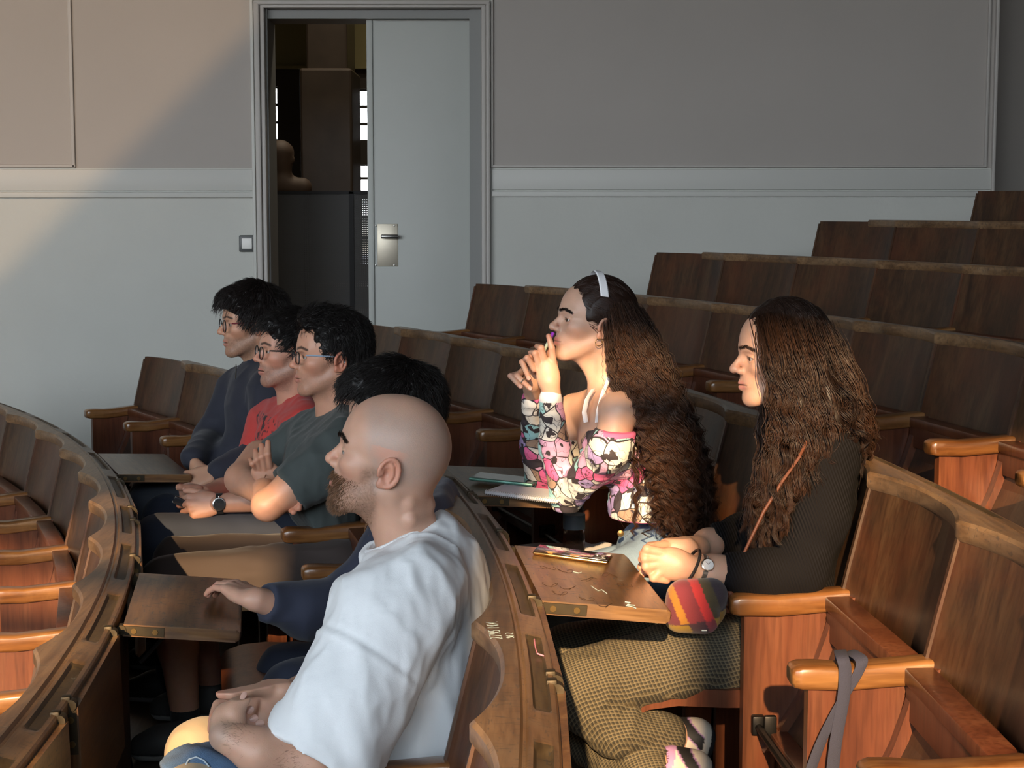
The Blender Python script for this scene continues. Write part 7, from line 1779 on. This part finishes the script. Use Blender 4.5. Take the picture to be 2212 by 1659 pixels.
b1 = MB(); b1.loft([[(r * math.cos(q), r * math.sin(q), z_) for q in np.linspace(0, 6.283, 20, endpoint=False)] for r, z_ in ((0.0314, 0.075), (0.0314, 0.115))]); kid(bt, b1, 'label', simple('bottle_label', (0.10, 0.16, 0.22), 0.4))
b1 = MB(); b1.loft([[(r * math.cos(q), r * math.sin(q), z_) for q in np.linspace(0, 6.283, 16, endpoint=False)] for r, z_ in ((0.0145, 0.176), (0.0145, 0.192), (0.013, 0.194))]); kid(bt, b1, 'cap', M['black']); tag(bt, 'small clear plastic water bottle standing on a lowered seat', 'bottle')
pp = empty('paper_sheet', (P(1300, 1190, 4.62)[0], 4.62, ZS)); b1 = MB(); rings = []
for i in range(9):
    x_ = -0.05 + 0.10 * i / 8; rings.append([(x_, -0.10, 0.004 * math.sin(i) + 0.006), (x_, 0.10, 0.004 * math.cos(i * 1.3) + 0.008), (x_, 0.10, 0.004 * math.cos(i * 1.3) + 0.0095), (x_, -0.10, 0.004 * math.sin(i) + 0.0075)])
b1.loft(rings); kid(pp, b1, 'sheet', M['paper']); tag(pp, 'white paper sheet lying next to the water bottle', 'paper')

# plaid crossbody bag
bag = empty('crossbody_bag', tuple(P(1500, 1350, 3.24)))
S = ASDF(0.0036); q0 = P(1506, 1312, 3.245)
S.cap(P(1478, 1290, 3.225), P(1535, 1285, 3.25), 0.036, 0.034, k=0.02); S.cap(P(1470, 1330, 3.21), P(1520, 1335, 3.215), 0.034, 0.032, k=0.02); S.cap(P(1480, 1290, 3.29), P(1540, 1290, 3.30), 0.03, 0.03, k=0.03); S.cap(P(1475, 1325, 3.28), P(1530, 1325, 3.28), 0.03, 0.03, k=0.03)
def bagcol(V):
    dx = (V[:, 0] - q0[0]) * 1000; dz = (V[:, 2] - q0[2]) * 1000; a = dx + 0.42 * dz
    c = flatcol(V, (0.20, 0.030, 0.040)); c[a < -30] = (0.36, 0.16, 0.025); c[a < -46] = (0.13, 0.03, 0.045); c[a > 4] = (0.52, 0.035, 0.035); c[a > 24] = (0.075, 0.055, 0.022); c[a > 46] = (0.035, 0.022, 0.030)
    low = dz < -14 + 0.12 * dx; c[low & (a <= 4)] = (0.055, 0.024, 0.035); c[low & (a > 4) & (a <= 24)] = (0.22, 0.035, 0.045); c[low & (a > 24)] = (0.44, 0.27, 0.02); c[(dz < -22) & (a < -30)] = (0.28, 0.17, 0.02); return c
sdf_obj(bag, 'pouch', S, col_mat('plaid_wool', 0.95, bump=0.6, bscale=800, sheen=0.2), None, 1, bagcol)
M['leather'] = simple('tan_leather', (0.11, 0.036, 0.018), 0.5)
b1 = MB(); b1.tube([P(1766, 918, 3.40), P(1752, 935, 3.325), P(1728, 985, 3.295), P(1690, 1040, 3.29), P(1650, 1105, 3.30), P(1605, 1200, 3.30), P(1585, 1250, 3.30), P(1572, 1285, 3.27)], 0.0034, 8); under(bag, b1.obj('strap', [M['leather']], smooth=True))
b1 = MB(); b1.tube([P(1572, 1270, 3.28), P(1580, 1300, 3.28), P(1566, 1316, 3.27)], 0.012, 8); under(bag, b1.obj('strap_tab', [M['leather']], smooth=True))
b1 = MB(); b1.bbox(*sorted((P(1513, 1360, 3.2)[0], P(1526, 1360, 3.2)[0])), 3.183, 3.19, P(1520, 1362, 3.2)[2], P(1520, 1356, 3.2)[2], b=0.001); under(bag, b1.obj('zip_pull', [M['chrome']])); tag(bag, 'small red, brown and mustard plaid crossbody bag in her lap', 'bag')

# bracelet and watch of the woman in black
fa = unit(wn - P(1560, 1240, 3.297))
br = empty('bracelet', tuple(P(1492, 1226, 3.285))); c_ = P(1492, 1224, 3.285); ax_ = rot_axes(unit(fa + np.array([0, 0.1, 0.25]))); b1 = MB(); b1.tube([c_ + 0.037 * math.cos(t_) * ax_[1] + 0.037 * math.sin(t_) * ax_[2] for t_ in np.linspace(0, 6.283, 33)], 0.0032, 8, cap=False); under(br, b1.obj('braided_band', [simple('black_braid', (0.012, 0.010, 0.010), 0.4, bump=0.8, bscale=500)], smooth=True))
b1 = MB(); cc = c_ + 0.037 * (math.cos(-2.3) * ax_[1] + math.sin(-2.3) * ax_[2]); b1.tube([P(1480, 1256, 3.255) - fa * 0.001, P(1484, 1262, 3.258)], 0.0048, 8); under(br, b1.obj('clasp', [M['black_metal']], smooth=True)); tag(br, 'black braided bracelet loose around her wrist', 'bracelet')
watch('wrist_watch', P(1514, 1230, 3.288), fa, (-0.05, -0.85, 0.5), 0.0285, 0.0135, (0.55, 0.53, 0.50), (0.75, 0.73, 0.70), (0.75, 0.74, 0.72), 'small silver wrist watch on the woman in black', 0.0055, 1.0)

# navy lanyard strap hanging over an armrest
ln = empty('fabric_strap', tuple(P(1840, 1440, 2.75))); M['navy_strap'] = simple('navy_webbing', (0.030, 0.032, 0.055), 0.85, bump=0.4, bscale=800)
def ribbon(pts, wdir, w=0.011, th=0.0014):
    b1 = MB(); b1.loft([superring(*p_, unit(wd), unit(np.cross(unit(wd), t_)), w, th, 8, 4) for p_, wd, t_ in zip(pts, wdir, [unit(pts[min(i + 1, len(pts) - 1)] - pts[max(i - 1, 0)]) for i in range(len(pts))])]); return b1
yA = row_pt(2, joint(2, -1), -0.3)[1]
pts = catmull(np.array([P(1742, 1690, yA - 0.045), P(1775, 1600, yA - 0.045), P(1815, 1520, yA - 0.042), P(1850, 1462, yA - 0.038), P(1862, 1428, yA - 0.034), P(1845, 1412, yA - 0.01), P(1832, 1408, yA + 0.02), P(1834, 1422, yA + 0.040), P(1838, 1470, yA + 0.045)]), 34)
o = ribbon(list(pts), [np.array([1.0, 0.15, 0.25])] * 34).obj('webbing', [M['navy_strap']], smooth=True); under(ln, o)
pts = catmull(np.array([P(1796, 1690, yA - 0.047), P(1806, 1600, yA - 0.046), P(1822, 1510, yA - 0.044), P(1826, 1450, yA - 0.040), P(1821, 1424, yA - 0.036), P(1816, 1410, yA - 0.01), P(1815, 1406, yA + 0.02), P(1818, 1430, yA + 0.042), P(1822, 1480, yA + 0.045)]), 34)
o = ribbon(list(pts), [np.array([1.0, 0.1, 0.05])] * 34).obj('webbing', [M['navy_strap']], smooth=True); under(ln, o); tag(ln, 'folded navy webbing strap hanging over an armrest', 'strap')

# chalk and scratch marks
def chalk(text, u, v, z, yaw, size, mat, parent, name='chalk_writing'):
    cu = bpy.data.curves.new(name, 'FONT'); cu.body = text; cu.size = size; cu.offset = -0.0006; cu.extrude = 0.0002; cu.resolution_u = 3
    tmp = bpy.data.objects.new(name, cu); COL.objects.link(tmp); bpy.context.view_layer.update()
    me = bpy.data.meshes.new_from_object(tmp.evaluated_get(bpy.context.evaluated_depsgraph_get())); bpy.data.objects.remove(tmp)
    c = np.array([0, 0, CAM_Z]); d = P(u, v, 1.0) - c; p_ = c + d * ((z - CAM_Z) / d[2])
    o = link_mesh(name, me, [mat]); o.parent = parent; o.matrix_parent_inverse = parent.matrix_world.inverted(); o.location = tuple(p_); o.rotation_euler = (0, 0, yaw); return o
bpy.context.view_layer.update()
RB = [o for o in COL.objects if o.name == 'desk_rail.001'][0]; zr = DZ + 0.8813
M['chalk'] = simple('pale_chalk', (0.42, 0.52, 0.50), 0.9); M['chalk_pink'] = simple('pink_chalk', (0.62, 0.22, 0.30), 0.9)
chalk('2795 NX', 1086, 1380, zr, math.pi / 2 + 0.08, 0.030, M['chalk'], RB); chalk('S6 2', 1112, 1378, zr, math.pi / 2 + 0.08, 0.020, M['chalk'], RB); chalk('2095 N', 1052, 1236, zr, math.pi / 2 + 0.10, 0.028, M['chalk'], RB)
c0 = np.array([0, 0, CAM_Z])
def on_plane(u, v, z): d = P(u, v, 1.0) - c0; return c0 + d * ((z - CAM_Z) / d[2])
b1 = MB(); b1.tube([on_plane(1147, 1342, DZ + 0.8680), on_plane(1152, 1365, DZ + 0.8680), on_plane(1157, 1400, DZ + 0.8680), on_plane(1161, 1412, DZ + 0.8692), on_plane(1184, 1420, DZ + 0.8640)], 0.0012, 4); o = b1.obj('chalk_line', [M['chalk_pink']]); o.parent = RB; o.matrix_parent_inverse = RB.matrix_world.inverted()
TB = TAB['w2']
for k_, pl in enumerate(([(1238, 1213 + 22), (1250, 1238), (1256, 1236)], [(1277, 1266), (1292, 1276), (1300, 1274), (1311, 1282)], [(1350, 1300), (1362, 1302), (1355, 1306), (1372, 1308)], [(1352, 1308), (1366, 1311), (1374, 1314)])):
    b1 = MB(); b1.tube([tab_px('w2', u, v, 0.0004) for u, v in pl], 0.0009, 4); o = b1.obj('scratch_mark', [M['chalk']]); o.parent = TB; o.matrix_parent_inverse = TB.matrix_world.inverted()
dk = simple('carved_ink', (0.05, 0.025, 0.015), 0.8)
for k_, (u0, v0) in enumerate(((1170, 1225), (1210, 1232), (1180, 1262), (1222, 1268), (1262, 1250), (1300, 1240), (1335, 1262), (1255, 1292), (1200, 1280), (1300, 1305))):
    pl = [(u0 + 12 * math.cos(t_ * 1.7 + k_) + 5 * t_, v0 + 4 * math.sin(t_ * 2.3 + k_ * 2) + 0.6 * t_) for t_ in np.linspace(0, 4.5, 14)]
    b1 = MB(); b1.tube([tab_px('w2', u, v, 0.0002) for u, v in pl], 0.0004, 4); o = b1.obj('ink_scribble', [dk]); o.parent = TB; o.matrix_parent_inverse = TB.matrix_world.inverted()
